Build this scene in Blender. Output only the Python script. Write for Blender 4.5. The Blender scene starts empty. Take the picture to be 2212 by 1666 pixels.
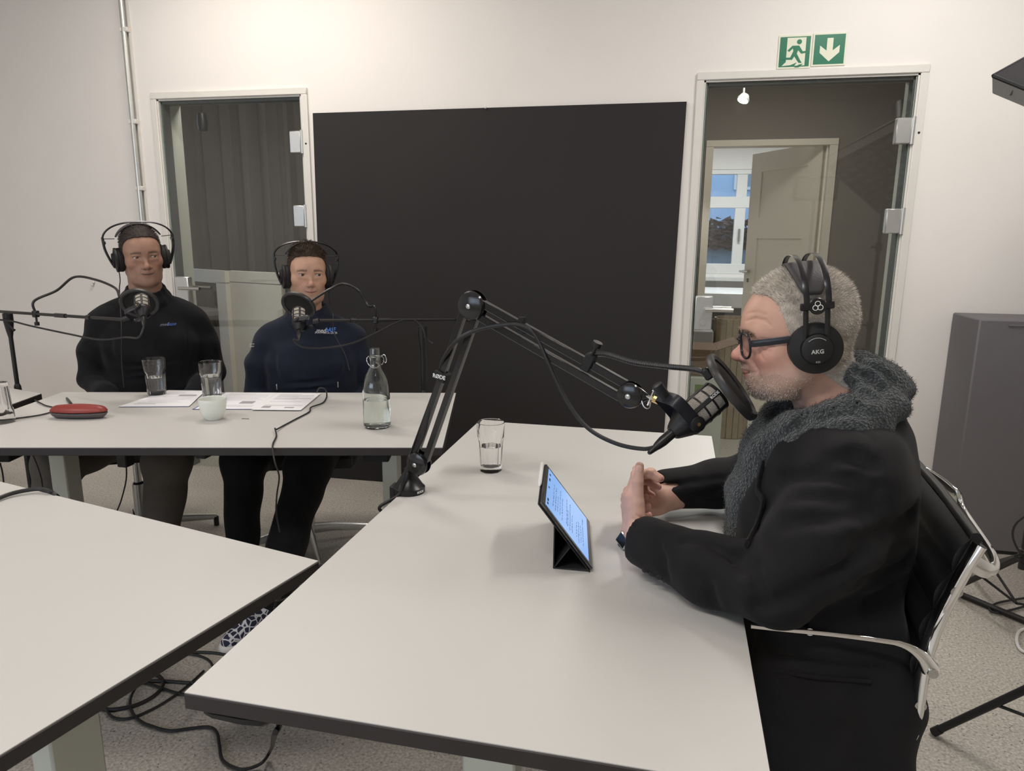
import bpy, math, random
import numpy as np
from mathutils import Vector, Matrix

# ------------------------------------------------------------------ camera
SC = bpy.context.scene
COL = SC.collection
PW, PH, FPX = 2212.0, 1666.0, 1529.7
PITCH, ROLL, YAW, CAMZ = 0.2063, 0.0077, 0.2016, 1.3538
_f = np.array([0, math.cos(PITCH), -math.sin(PITCH)]); _r = np.array([1., 0, 0]); _u = np.cross(_r, _f)
_R = math.cos(ROLL)*_r + math.sin(ROLL)*_u; _U = -math.sin(ROLL)*_r + math.cos(ROLL)*_u
_rz = np.array([[math.cos(YAW), -math.sin(YAW), 0], [math.sin(YAW), math.cos(YAW), 0], [0, 0, 1]])
CR, CU, CF = _rz@_R, _rz@_U, _rz@_f
cam_d = bpy.data.cameras.new('camera'); cam = bpy.data.objects.new('camera', cam_d); COL.objects.link(cam)
cam_d.sensor_fit = 'HORIZONTAL'; cam_d.sensor_width = 36.0; cam_d.lens = FPX/PW*36.0
cam_d.clip_start = 0.02; cam_d.clip_end = 200
M = Matrix.Identity(4)
for i in range(3):
    M[i][0], M[i][1], M[i][2] = CR[i], CU[i], -CF[i]
M[2][3] = CAMZ
cam.matrix_world = M
SC.camera = cam

# ------------------------------------------------------------------ world, light, exposure
SC.view_settings.view_transform = 'Standard'; SC.view_settings.look = 'None'
SC.view_settings.gamma = 1.0; SC.view_settings.use_curve_mapping = False
SC.view_settings.exposure = -0.07
SC.cycles.use_denoising = True
SC.cycles.max_bounces = 14; SC.cycles.diffuse_bounces = 5; SC.cycles.glossy_bounces = 4
SC.cycles.transmission_bounces = 14; SC.cycles.transparent_max_bounces = 24
SC.cycles.caustics_reflective = False; SC.cycles.caustics_refractive = False
SC.cycles.sample_clamp_indirect = 6.0
world = bpy.data.worlds.new('overcast_sky'); SC.world = world; world.use_nodes = True
_bg = world.node_tree.nodes['Background']; _bg.inputs[0].default_value = (0.62, 0.77, 1.0, 1); _bg.inputs[1].default_value = 2.0

def area(name, loc, size, power, color, target=None, size_y=None, spread=None):
    l = bpy.data.lights.new(name, 'AREA'); l.energy = power; l.color = color; l.shape = 'RECTANGLE'
    l.size = size; l.size_y = size_y or size
    if spread: l.spread = spread
    o = bpy.data.objects.new(name, l); COL.objects.link(o); o.location = loc
    if target is not None:
        d = Vector(target) - Vector(loc); o.rotation_euler = d.to_track_quat('-Z', 'Y').to_euler()
    return o
WARM = (1.0, 0.92, 0.835); NEUT = (1.0, 0.955, 0.905); COOL = (0.80, 0.89, 1.0)
# daylight entering through the long window band behind the camera
area('window_daylight', (-2.75, -2.70, 1.75), 3.0, 34, COOL, (-.5, 2.0, 1.0), 1.3)

# ------------------------------------------------------------------ projection helpers (photo pixel + real depth -> point)
CO = np.array([0, 0, CAMZ])
def ray(px, py): return CF + CR*(px-PW/2)/FPX - CU*(py-PH/2)/FPX
def at(px, py, Y): d = ray(px, py); return Vector(CO + d*(Y/d[1]))
def on(px, py, Z): d = ray(px, py); return Vector(CO + d*((Z-CAMZ)/d[2]))

# ------------------------------------------------------------------ materials
MATS = {}
def mat(name, col, rough=0.5, metal=0.0, noise=None, bump=None, spec=None, trans=0.0, ior=1.45, emit=None, coat=0.0, sheen=0.0, vcol=False, alpha=None):
    """noise=(scale, amount)  bump=(scale, strength)"""
    if name in MATS: return MATS[name]
    m = bpy.data.materials.new(name); m.use_nodes = True; nt = m.node_tree; b = nt.nodes['Principled BSDF']
    N = nt.nodes.new; L = nt.links.new
    c = (col[0], col[1], col[2], 1)
    b.inputs['Base Color'].default_value = c
    b.inputs['Roughness'].default_value = rough; b.inputs['Metallic'].default_value = metal
    b.inputs['IOR'].default_value = ior
    if spec is not None: b.inputs['Specular IOR Level'].default_value = spec
    if trans: b.inputs['Transmission Weight'].default_value = trans
    if coat: b.inputs['Coat Weight'].default_value = coat
    if sheen: b.inputs['Sheen Weight'].default_value = sheen
    if alpha is not None: b.inputs['Alpha'].default_value = alpha
    if emit: b.inputs['Emission Color'].default_value = (*emit[0], 1); b.inputs['Emission Strength'].default_value = emit[1]
    tc = N('ShaderNodeTexCoord')
    src = None
    if vcol:
        a = N('ShaderNodeAttribute'); a.attribute_name = 'Col'; src = a.outputs['Color']; L(src, b.inputs['Base Color'])
    if noise:
        n = N('ShaderNodeTexNoise'); n.inputs['Scale'].default_value = noise[0]; n.inputs['Detail'].default_value = 6
        L(tc.outputs['Object'], n.inputs['Vector'])
        mr = N('ShaderNodeMapRange'); mr.inputs['To Min'].default_value = 1-noise[1]; mr.inputs['To Max'].default_value = 1+noise[1]
        mr.inputs['From Min'].default_value = 0.25; mr.inputs['From Max'].default_value = 0.75
        L(n.outputs['Fac'], mr.inputs['Value'])
        mx = N('ShaderNodeVectorMath'); mx.operation = 'SCALE'
        if src: L(src, mx.inputs[0])
        else: mx.inputs[0].default_value = col[:3]
        L(mr.outputs['Result'], mx.inputs['Scale']); L(mx.outputs[0], b.inputs['Base Color'])
    if bump:
        n2 = N('ShaderNodeTexNoise'); n2.inputs['Scale'].default_value = bump[0]; n2.inputs['Detail'].default_value = 4
        L(tc.outputs['Object'], n2.inputs['Vector'])
        bp = N('ShaderNodeBump'); bp.inputs['Strength'].default_value = bump[1]; bp.inputs['Distance'].default_value = 0.004
        L(n2.outputs['Fac'], bp.inputs['Height']); L(bp.outputs['Normal'], b.inputs['Normal'])
    MATS[name] = m
    return m
def S(r, g, b):   # sRGB 0-255 -> linear
    f = lambda v: (v/255/12.92) if v/255 <= 0.04045 else ((v/255+0.055)/1.055)**2.4
    return (f(r), f(g), f(b))

m_wall = mat('wall_paint', (0.80, 0.77, 0.738), 0.75, noise=(3.0, 0.02), bump=(60, 0.08))
m_wall2 = mat('wall_paint_taupe', (0.22, 0.195, 0.172), 0.8, noise=(1.2, 0.08))
m_ceil = mat('ceiling_paint', (0.75, 0.72, 0.68), 0.8, noise=(3, 0.02))
m_frame = mat('door_frame_paint', (0.70, 0.68, 0.64), 0.4, noise=(20, 0.02))
m_seal = mat('rubber_seal', (0.10, 0.105, 0.11), 0.6)
m_alu = mat('satin_aluminium', (0.62, 0.63, 0.62), 0.38, 0.85, noise=(40, 0.03))
m_chrome = mat('chrome', (0.86, 0.86, 0.85), 0.06, 1.0)
m_steel = mat('brushed_steel', (0.6, 0.6, 0.59), 0.25, 1.0)
m_gold = mat('brass', (0.85, 0.62, 0.25), 0.25, 1.0)
m_black = mat('black_plastic', (0.012, 0.012, 0.013), 0.35)
m_blackm = mat('black_matte', (0.010, 0.010, 0.011), 0.7, noise=(60, 0.15))
m_blackg = mat('black_gloss_metal', (0.012, 0.012, 0.013), 0.18, spec=0.6)
m_rubber = mat('cable_rubber', (0.015, 0.015, 0.016), 0.5)
m_panel = mat('black_backdrop', (0.0215, 0.020, 0.0205), 0.85, noise=(1.5, 0.08), bump=(200, 0.05))
m_white = mat('white_lacquer', (0.72, 0.71, 0.69), 0.35)
m_greenleg = mat('pale_leg_paint', (0.66, 0.69, 0.61), 0.4, noise=(8, 0.03))
m_edge = mat('table_edge_dark', (0.030, 0.026, 0.026), 0.5, noise=(30, 0.1))
m_greyfoam = mat('grey_foam', (0.165, 0.160, 0.170), 0.9, noise=(3, 0.06), bump=(400, 0.3))
m_paper = mat('paper', (0.80, 0.80, 0.83), 0.7)
m_print = mat('printed_grey', (0.33, 0.33, 0.36), 0.8)
m_printd = mat('printed_dark', (0.10, 0.10, 0.13), 0.8)
m_bluecard = mat('blue_paper_edge', (0.07, 0.09, 0.25), 0.7)
m_ceramic = mat('white_ceramic', (0.72, 0.75, 0.70), 0.25, coat=0.2)
m_red = mat('red_case', (0.24, 0.034, 0.028), 0.40, noise=(6, 0.08))
m_greycase = mat('grey_case', (0.10, 0.085, 0.09), 0.5)
m_whiteprint = mat('white_print', (0.80, 0.80, 0.80), 0.5)
m_cord = mat('white_cord', (0.7, 0.7, 0.68), 0.5)
m_lamp = mat('lamp_diffuser', (0.9, 0.9, 0.9), 0.5, emit=((1.0, 0.88, 0.74), 3.0))
m_lampbody = mat('lamp_housing', (0.55, 0.55, 0.55), 0.4)

def m_tabletop_():
    m = mat('table_laminate', (0.535, 0.525, 0.508), 0.42, noise=(2.5, 0.025)); return m
m_top = m_tabletop_()

def make_floor_mat():
    m = bpy.data.materials.new('speckled_floor'); m.use_nodes = True; nt = m.node_tree; b = nt.nodes['Principled BSDF']; N = nt.nodes.new; L = nt.links.new
    tc = N('ShaderNodeTexCoord')
    n1 = N('ShaderNodeTexNoise'); n1.inputs['Scale'].default_value = 1.3; n1.inputs['Detail'].default_value = 5
    n2 = N('ShaderNodeTexNoise'); n2.inputs['Scale'].default_value = 130; n2.inputs['Detail'].default_value = 3
    v = N('ShaderNodeTexVoronoi'); v.inputs['Scale'].default_value = 95
    v2 = N('ShaderNodeTexVoronoi'); v2.inputs['Scale'].default_value = 60
    for n in (n1, n2, v, v2): L(tc.outputs['Object'], n.inputs['Vector'])
    r1 = N('ShaderNodeValToRGB'); r1.color_ramp.elements[0].position = 0.3; r1.color_ramp.elements[0].color = (0.40, 0.37, 0.33, 1)
    r1.color_ramp.elements[1].position = 0.7; r1.color_ramp.elements[1].color = (0.50, 0.465, 0.42, 1); L(n1.outputs['Fac'], r1.inputs['Fac'])
    r2 = N('ShaderNodeMapRange'); r2.inputs['From Min'].default_value = 0.3; r2.inputs['From Max'].default_value = 0.7; r2.inputs['To Min'].default_value = 0.62; r2.inputs['To Max'].default_value = 1.32; L(n2.outputs['Fac'], r2.inputs['Value'])
    sc = N('ShaderNodeVectorMath'); sc.operation = 'SCALE'; L(r1.outputs['Color'], sc.inputs[0]); L(r2.outputs['Result'], sc.inputs['Scale'])
    th = N('ShaderNodeMapRange'); th.inputs['From Min'].default_value = 0.14; th.inputs['From Max'].default_value = 0.24; th.inputs['To Min'].default_value = 1; th.inputs['To Max'].default_value = 0; L(v.outputs['Distance'], th.inputs['Value'])
    n3 = N('ShaderNodeTexNoise'); n3.inputs['Scale'].default_value = 33; L(tc.outputs['Object'], n3.inputs['Vector'])
    g = N('ShaderNodeMath'); g.operation = 'GREATER_THAN'; g.inputs[1].default_value = 0.56; L(n3.outputs['Fac'], g.inputs[0])
    mu = N('ShaderNodeMath'); mu.operation = 'MULTIPLY'; L(th.outputs['Result'], mu.inputs[0]); L(g.outputs[0], mu.inputs[1])
    mx = N('ShaderNodeMix'); mx.data_type = 'RGBA'; L(mu.outputs[0], mx.inputs['Factor']); L(sc.outputs[0], mx.inputs[6]); mx.inputs[7].default_value = (0.07, 0.06, 0.055, 1)
    th2 = N('ShaderNodeMapRange'); th2.inputs['From Min'].default_value = 0.10; th2.inputs['From Max'].default_value = 0.2; th2.inputs['To Min'].default_value = 0.7; th2.inputs['To Max'].default_value = 0; L(v2.outputs['Distance'], th2.inputs['Value'])
    g2 = N('ShaderNodeMath'); g2.operation = 'LESS_THAN'; g2.inputs[1].default_value = 0.42; L(n3.outputs['Fac'], g2.inputs[0])
    mu2 = N('ShaderNodeMath'); mu2.operation = 'MULTIPLY'; L(th2.outputs['Result'], mu2.inputs[0]); L(g2.outputs[0], mu2.inputs[1])
    mx2 = N('ShaderNodeMix'); mx2.data_type = 'RGBA'; L(mu2.outputs[0], mx2.inputs['Factor']); L(mx.outputs[2], mx2.inputs[6]); mx2.inputs[7].default_value = (0.62, 0.58, 0.53, 1)
    L(mx2.outputs[2], b.inputs['Base Color']); b.inputs['Roughness'].default_value = 0.45
    MATS['speckled_floor'] = m
    return m
m_floor = make_floor_mat()

def make_glass(name, tint=(0.93, 0.97, 0.95), rough=0.0, refl=.9):
    """thin architectural glass: fresnel mix of transparent and glossy"""
    m = bpy.data.materials.new(name); m.use_nodes = True; nt = m.node_tree; N = nt.nodes.new; L = nt.links.new
    nt.nodes.remove(nt.nodes['Principled BSDF']); out = nt.nodes['Material Output']
    t = N('ShaderNodeBsdfTransparent'); t.inputs[0].default_value = (*tint, 1)
    g = N('ShaderNodeBsdfGlossy'); g.inputs['Roughness'].default_value = rough; g.inputs[0].default_value = (1, 1, 1, 1)
    f = N('ShaderNodeLayerWeight'); f.inputs[0].default_value = .5          # Facing: 0 head-on .. 1 grazing
    pw = N('ShaderNodeMath'); pw.operation = 'POWER'; pw.inputs[1].default_value = 5.0; L(f.outputs['Facing'], pw.inputs[0])
    k = N('ShaderNodeMath'); k.operation = 'MULTIPLY_ADD'; k.inputs[1].default_value = refl; k.inputs[2].default_value = .045; L(pw.outputs[0], k.inputs[0])
    mx = N('ShaderNodeMixShader'); L(k.outputs[0], mx.inputs[0]); L(t.outputs[0], mx.inputs[1]); L(g.outputs[0], mx.inputs[2]); L(mx.outputs[0], out.inputs[0])
    MATS[name] = m
    return m
m_pane = make_glass('door_glass', (0.92, 0.94, 0.92))
m_winglass = make_glass('window_glass', (0.95, 0.97, 0.98))
m_drinkglass = mat('drinking_glass', (1, 1, 1), 0.0, trans=1.0, ior=1.42)
m_bottleglass = mat('bottle_glass', (0.95, 0.985, 0.96), 0.0, trans=1.0, ior=1.47)
m_water = mat('water', (0.98, 0.99, 0.985), 0.0, trans=1.0, ior=1.33)

# ------------------------------------------------------------------ mesh helpers
class MB:
    """collects faces; build() links ONE mesh object"""
    def __init__(s): s.v = []; s.f = []
    def add(s, V, F):
        o = len(s.v); s.v += [tuple(p) for p in V]; s.f += [tuple(i+o for i in f) for f in F]; return s
    def box(s, c, d, rot=None, bev=0.0):
        hx, hy, hz = d[0]/2, d[1]/2, d[2]/2
        if bev > 0:
            V = []; F = []
            b = min(bev, hx*.95, hy*.95, hz*.95)
            # chamfered box: 24 verts
            idx = {}
            for sx in (-1, 1):
                for sy in (-1, 1):
                    for sz in (-1, 1):
                        for ax in range(3):
                            p = [sx*(hx-b), sy*(hy-b), sz*(hz-b)]; p[ax] = (sx*hx, sy*hy, sz*hz)[ax]
                            idx[(sx, sy, sz, ax)] = len(V); V.append(p)
            for ax in range(3):
                o1, o2 = [a for a in range(3) if a != ax]
                for sg in (-1, 1):
                    q = []
                    for (a, bb) in ((-1, -1), (1, -1), (1, 1), (-1, 1)):
                        k = [0, 0, 0]; k[ax] = sg; k[o1] = a; k[o2] = bb; q.append(idx[(k[0], k[1], k[2], ax)])
                    F.append(q)
            for ax in range(3):
                o1, o2 = [a for a in range(3) if a != ax]
                for a in (-1, 1):
                    for bb in (-1, 1):
                        q = []
                        for (sg, w) in ((-1, o1), (1, o1), (1, o2), (-1, o2)):
                            k = [0, 0, 0]; k[ax] = sg; k[o1] = a; k[o2] = bb; q.append(idx[(k[0], k[1], k[2], w)])
                        F.append(q)
            for sx in (-1, 1):
                for sy in (-1, 1):
                    for sz in (-1, 1): F.append([idx[(sx, sy, sz, a)] for a in range(3)])
        else:
            V = [(x, y, z) for x in (-hx, hx) for y in (-hy, hy) for z in (-hz, hz)]
            F = [(0, 1, 3, 2), (4, 6, 7, 5), (0, 4, 5, 1), (2, 3, 7, 6), (0, 2, 6, 4), (1, 5, 7, 3)]
        c = Vector(c)
        if rot is not None: V = [rot @ Vector(p) + c for p in V]
        else: V = [Vector(p) + c for p in V]
        return s.add(V, F)
    def bb(s, x0, x1, y0, y1, z0, z1, bev=0.0):
        return s.box(((x0+x1)/2, (y0+y1)/2, (z0+z1)/2), (x1-x0, y1-y0, z1-z0), None, bev)
    def tube(s, pts, r, n=8, caps=True, flat=1.0, up=None):
        """swept tube; r number or list; flat squashes the 2nd axis"""
        P = [Vector(p) for p in pts]
        if len(P) < 2: return s
        R = r if isinstance(r, (list, tuple)) else [r]*len(P)
        T = []
        for i in range(len(P)):
            a = P[max(i-1, 0)]; b = P[min(i+1, len(P)-1)]; t = (b-a)
            T.append(t.normalized() if t.length > 1e-9 else Vector((0, 0, 1)))
        ref = Vector(up) if up is not None else (Vector((0, 0, 1)) if abs(T[0].z) < 0.9 else Vector((1, 0, 0)))
        nx = (ref - T[0]*ref.dot(T[0])).normalized()
        V = []; F = []
        for i, p in enumerate(P):
            if i > 0:
                nx = nx - T[i]*nx.dot(T[i])
                nx = nx.normalized() if nx.length > 1e-6 else T[i].orthogonal().normalized()
            ny = T[i].cross(nx)
            for k in range(n):
                a = 2*math.pi*k/n
                V.append(p + nx*(math.cos(a)*R[i]) + ny*(math.sin(a)*R[i]*flat))
        for i in range(len(P)-1):
            for k in range(n):
                a = i*n+k; b = i*n+(k+1) % n; F.append((a, b, b+n, a+n))
        if caps: F.append(tuple(range(n-1, -1, -1))); F.append(tuple((len(P)-1)*n+k for k in range(n)))
        return s.add(V, F)
    def cyl(s, a, b, r, n=20, r2=None): return s.tube([a, b], [r, r if r2 is None else r2], n)
    def lathe(s, prof, n=32, M=None, caps=True):
        """prof: [(r,z)] revolved about z"""
        V = []; F = []
        for (r, z) in prof:
            for k in range(n):
                a = 2*math.pi*k/n; V.append(Vector((r*math.cos(a), r*math.sin(a), z)))
        for i in range(len(prof)-1):
            for k in range(n):
                a = i*n+k; b = i*n+(k+1) % n; F.append((a, b, b+n, a+n))
        if caps:
            if prof[0][0] > 1e-6: F.append(tuple(range(n-1, -1, -1)))
            if prof[-1][0] > 1e-6: F.append(tuple((len(prof)-1)*n+k for k in range(n)))
        if M is not None: V = [M @ p for p in V]
        return s.add(V, F)
    def prism(s, poly, h, M=None):
        """2D polygon (x,y) extruded 0..h in z"""
        n = len(poly); V = [Vector((p[0], p[1], 0)) for p in poly] + [Vector((p[0], p[1], h)) for p in poly]
        F = [tuple(range(n-1, -1, -1)), tuple(range(n, 2*n))] + [(i, (i+1) % n, n+(i+1) % n, n+i) for i in range(n)]
        if M is not None: V = [M @ p for p in V]
        return s.add(V, F)
    def sphere(s, c, r, n=12, sc=(1, 1, 1), rot=None):
        V = []; F = []; c = Vector(c)
        for i in range(n+1):
            t = math.pi*i/n
            for k in range(2*n):
                a = math.pi*k/n; p = Vector((math.sin(t)*math.cos(a)*sc[0], math.sin(t)*math.sin(a)*sc[1], math.cos(t)*sc[2]))*r
                V.append((rot @ p if rot is not None else p) + c)
        for i in range(n):
            for k in range(2*n):
                a = i*2*n+k; b = i*2*n+(k+1) % (2*n); F.append((a, a+2*n, b+2*n, b))
        return s.add(V, F)
    def build(s, name, m, parent=None, smooth=True, kind=None, angle=40):
        me = bpy.data.meshes.new(name); me.from_pydata([tuple(p) for p in s.v], [], s.f); me.validate()
        return finish(name, me, m, parent, smooth, kind, angle)

def finish(name, me, m, parent=None, smooth=True, kind=None, angle=40):
    import bmesh
    bm = bmesh.new(); bm.from_mesh(me)
    bmesh.ops.remove_doubles(bm, verts=bm.verts, dist=1e-6)
    bmesh.ops.recalc_face_normals(bm, faces=bm.faces)
    if smooth:
        ca = math.radians(angle)
        for f in bm.faces: f.smooth = True
        for e in bm.edges:
            if len(e.link_faces) == 2: e.smooth = e.calc_face_angle(0) < ca
    bm.to_mesh(me); bm.free()
    if m is not None: me.materials.append(m)
    o = bpy.data.objects.new(name, me); COL.objects.link(o)
    if parent is not None: setparent(o, parent)
    if kind: o['kind'] = kind
    return o
LOCAL = set()
def wmat(o): return wmat(o.parent) @ o.matrix_parent_inverse @ o.matrix_basis if o.parent else o.matrix_basis.copy()
def setparent(o, p):
    # parts of a 'local' thing are modelled in its own frame, all others in world coordinates
    o.parent = p
    if p.name in LOCAL: LOCAL.add(o.name)
    else: o.matrix_parent_inverse = wmat(p).inverted()
def copy_tree(o, parent=None):
    c = o.copy(); COL.objects.link(c)
    if parent is not None: c.parent = parent; c.matrix_parent_inverse = o.matrix_parent_inverse.copy()
    if o.name in LOCAL: LOCAL.add(c.name)
    for ch in list(o.children): copy_tree(ch, c)
    return c
def empty(name, loc=(0, 0, 0), rz=0.0, label=None, cat=None, group=None, local=False):
    o = bpy.data.objects.new(name, None); COL.objects.link(o); o.location = loc; o.rotation_euler = (0, 0, rz); o.empty_display_size = 0.05
    if local: LOCAL.add(o.name)
    return tag(o, label, cat, group)
def tag(o, label=None, cat=None, group=None, kind=None):
    if label: o['label'] = label
    if cat: o['category'] = cat
    if group: o['group'] = group
    if kind: o['kind'] = kind
    return o
def struct(o): o['kind'] = 'structure'; return o
def spline(pts, sub=8):
    """Catmull-Rom through points"""
    P = [Vector(p) for p in pts]; P = [P[0]*2-P[1]] + P + [P[-1]*2-P[-2]]; out = []
    for i in range(1, len(P)-2):
        for k in range(sub):
            t = k/sub; a, b, c, d = P[i-1], P[i], P[i+1], P[i+2]
            out.append(0.5*((2*b)+(c-a)*t+(2*a-5*b+4*c-d)*t*t+(3*b-a-3*c+d)*t*t*t))
    out.append(P[-2]); return out
def frame(origin, z, xhint=(1, 0, 0)):
    z = Vector(z).normalized(); x = Vector(xhint); x = (x - z*x.dot(z)).normalized(); y = z.cross(x)
    return Matrix(((x.x, y.x, z.x, origin[0]), (x.y, y.y, z.y, origin[1]), (x.z, y.z, z.z, origin[2]), (0, 0, 0, 1)))
def text_mesh(txt, size, M, m, name, parent, depth=0.0004, bold=0.0, shear=0.0, align='CENTER', spacing=1.0):
    cu = bpy.data.curves.new(name, 'FONT'); cu.body = txt; cu.size = size; cu.align_x = align; cu.align_y = 'CENTER'; cu.extrude = depth; cu.offset = bold; cu.shear = shear
    cu.space_character = spacing; cu.resolution_u = 3
    o = bpy.data.objects.new(name+'_tmp', cu); COL.objects.link(o)
    dg = bpy.context.evaluated_depsgraph_get(); me = bpy.data.meshes.new_from_object(o.evaluated_get(dg))
    bpy.data.objects.remove(o); bpy.data.curves.remove(cu)
    me.name = name; me.transform(M); me.materials.clear(); me.materials.append(m)
    o = bpy.data.objects.new(name, me); COL.objects.link(o)
    if parent is not None: setparent(o, parent)
    return o
# ================================================================== the room
WY = 3.583                      # front face of the back wall
CEIL = 3.05
DL = (-2.731, -1.818); DR = (0.126, 1.104); DTOP = 2.10
WT = 0.16                       # wall thickness
struct(MB().bb(-4.8, 3.2, -2.8, WY+WT, -0.1, 0.0).build('floor', m_floor))
fl = MB(); fl.bb(-4.8, 3.2, WY+WT, 10.4, -0.1, 0.0); struct(fl.build('floor_corridor', m_floor))
struct(MB().bb(-4.8, 3.2, -2.8, WY+WT, CEIL, CEIL+0.1).build('ceiling', m_ceil))
# back wall with two door openings
w = MB(); X0 = -2.862
f4 = 0.03
for (a, b) in ((X0, DL[0]+f4), (DL[1]-f4, DR[0]+f4), (DR[1]-f4, 3.2)): w.bb(a, b, WY, WY+WT, 0, CEIL)
for d in (DL, DR): w.bb(d[0]+f4, d[1]-f4, WY, WY+WT, DTOP-f4, CEIL)
wall_back = struct(w.build('wall_back', m_wall, smooth=False))
# the stretch left of the conduit steps back a little and turns away
ang = math.radians(6)
R9 = Matrix.Rotation(ang, 3, 'Z')
w = MB(); L = 2.3; c = Vector((X0, WY+0.02, 0)) + R9 @ Vector((-L/2, 0.06, CEIL/2)) ; w.box(c, (L, 0.12, CEIL), Matrix.Rotation(-ang, 3, 'Z'))
w.v = [(p[0], p[1]+0.0, p[2]) for p in w.v]
del w
w = MB(); a = Vector((X0, WY+0.025, 0)); d = Vector((-math.cos(ang), math.sin(ang), 0)); n = Vector((math.sin(ang), math.cos(ang), 0))
q = [a, a+d*2.2, a+d*2.2+n*0.14, a+n*0.14]; w.prism([(p.x, p.y) for p in q], CEIL); struct(w.build('wall_back_left', m_wall, smooth=False))
struct(MB().bb(-4.92, -4.8, -2.8, WY+0.9, 0, CEIL).build('wall_left', m_wall))
struct(MB().bb(3.2, 3.32, -2.8, WY+WT, 0, CEIL).build('wall_right', m_wall))
# wall behind the photographer with a long window band
w = MB(); w.bb(-4.8, 3.2, -2.92, -2.8, 0, 1.05); w.bb(-4.8, 3.2, -2.92, -2.8, 2.45, CEIL)
for (a, b) in ((-4.8, -4.3), (-1.2, 3.2)): w.bb(a, b, -2.92, -2.8, 1.05, 2.45)
struct(w.build('wall_front', m_wall, smooth=False))
wf = struct(MB().bb(-4.3, -1.2, -2.88, -2.87, 1.05, 2.45).build('window_1', m_winglass))
fr = MB()
for x in (-4.28, -3.25, -2.25, -1.22): fr.bb(x-.025, x+.025, -2.90, -2.84, 1.05, 2.45)
fr.build('window_frame', m_white, wf, smooth=False)
MB().bb(-4.3, -1.2, -2.90, -2.84, 2.40, 2.45).build('window_frame', m_white, wf); MB().bb(-4.35, -1.15, -2.90, -2.72, 1.02, 1.05).build('window_sill', m_white, wf)

# ------------------------------------------------------------------ glass doors
def glass_door(name, D, hinge_z, lock, handle_dir):
    x0, x1 = D
    root = struct(empty(name, ((x0+x1)/2, WY, 0)))
    fw = 0.034
    j = MB(); j.bb(x0, x0+fw, WY-0.014, WY+0.05, 0, DTOP-fw, .003); j.build('frame_jamb', m_frame, root)
    j = MB(); j.bb(x1-fw, x1, WY-0.014, WY+0.05, 0, DTOP-fw, .003); j.build('frame_jamb', m_frame, root)
    MB().bb(x0, x1, WY-0.014, WY+0.05, DTOP-fw, DTOP, .003).build('frame_head', m_frame, root)
    # stepped rebate (second profile) and dark seal
    for (a, b) in ((x0+fw, x0+fw+.008), (x1-fw-.008, x1-fw)): MB().bb(a, b, WY-0.004, WY+0.06, 0, DTOP-fw).build('frame_rebate', m_frame, root)
    MB().bb(x0+fw, x1-fw, WY-0.004, WY+0.06, DTOP-fw-.008, DTOP-fw).build('frame_rebate', m_frame, root)
    for (a, b) in ((x0+fw+.008, x0+fw+.020), (x1-fw-.020, x1-fw-.008)): MB().bb(a, b, WY+0.012, WY+0.07, 0, DTOP-fw-.008).build('rubber_seal', m_seal, root)
    MB().bb(x0+fw, x1-fw, WY+0.012, WY+0.07, DTOP-fw-.022, DTOP-fw-.008).build('rubber_seal', m_seal, root)
    pane = MB().bb(x0+fw+.012, x1-fw-.012, WY+0.002, WY+0.010, 0.008, DTOP-fw-.012).build('pane', m_pane, root)
    # polished glass edge seen along both sides
    for xe in (x0+fw+.0105, x1-fw-.0135): MB().bb(xe, xe+.003, WY+.001, WY+.011, .008, DTOP-fw-.012).build('pane_edge', mat('glass_edge', (.35, .42, .38), .2), pane)
    for z in hinge_z:
        h = MB(); h.bb(x1-fw-.075, x1-fw-.012, WY-0.014, WY+0.024, z-.055, z+.055, .004); hb = h.build('hinge', m_alu, root)
        k = MB(); k.cyl((x1-fw-.006, WY-0.010, z-.058), (x1-fw-.006, WY-0.010, z+.058), .009, 14); k.build('hinge_barrel', m_alu, hb)
    lx, lz0, lz1 = lock
    b = MB(); b.bb(lx-.042, lx+.042, WY-0.016, WY+0.028, lz0, lz1, .004); lb = b.build('lock_case', m_alu, root)
    hz = lz1-.062
    for yy in (-1, 1):
        y = WY-0.045 if yy < 0 else WY+0.062; ys = WY-0.016 if yy < 0 else WY+.028
        h = MB(); h.tube([(lx+.012, ys, hz), (lx+.012, y, hz)], .009, 12); h.tube([(lx+.004, y, hz), (lx+.135, y, hz)], .010, 14); h.build('lever_handle', m_steel, lb)
    k = MB(); k.cyl((lx, WY-.016, lz0+.035), (lx, WY-.021, lz0+.035), .013, 20); k.build('turn_knob', m_alu, lb)
    # screw cover in the frame
    MB().cyl((x1-.016, WY-.0145, hinge_z[0]-.01), (x1-.016, WY-.0152, hinge_z[0]-.01), .005, 12).build('screw_hole', m_black, root)
    return root
def wz(px, py): p = at(px, py, WY); return p.x, p.z
_, h1 = wz(650, 307); _, h2 = wz(656, 467)
glass_door('door_1', DL, (h1, h2), (DL[0]+.093, wz(400, 622)[1]-.12, wz(400, 598)[1]), 1)
_, h3 = wz(1955, 283); _, h4 = wz(1932, 478)
glass_door('door_2', DR, (h3, h4), (DR[0]+.095, wz(1510, 712)[1], wz(1515, 640)[1]), 1)
# reveals of the two openings (deeper lining behind the glass)
for nm, D in (('trim_1', DL), ('trim_2', DR)):
    t = MB(); t.bb(D[0]-.02, D[0]+f4+.004, WY+.08, WY+WT+.03, 0, DTOP-f4); t.bb(D[1]-f4-.004, D[1]+.02, WY+.08, WY+WT+.03, 0, DTOP-f4); t.bb(D[0]-.02, D[1]+.02, WY+.08, WY+WT+.03, DTOP-f4-.004, DTOP+.03)
    struct(t.build(nm, mat('reveal_paint', (.60, .61, .565), .6), smooth=False))

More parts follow.
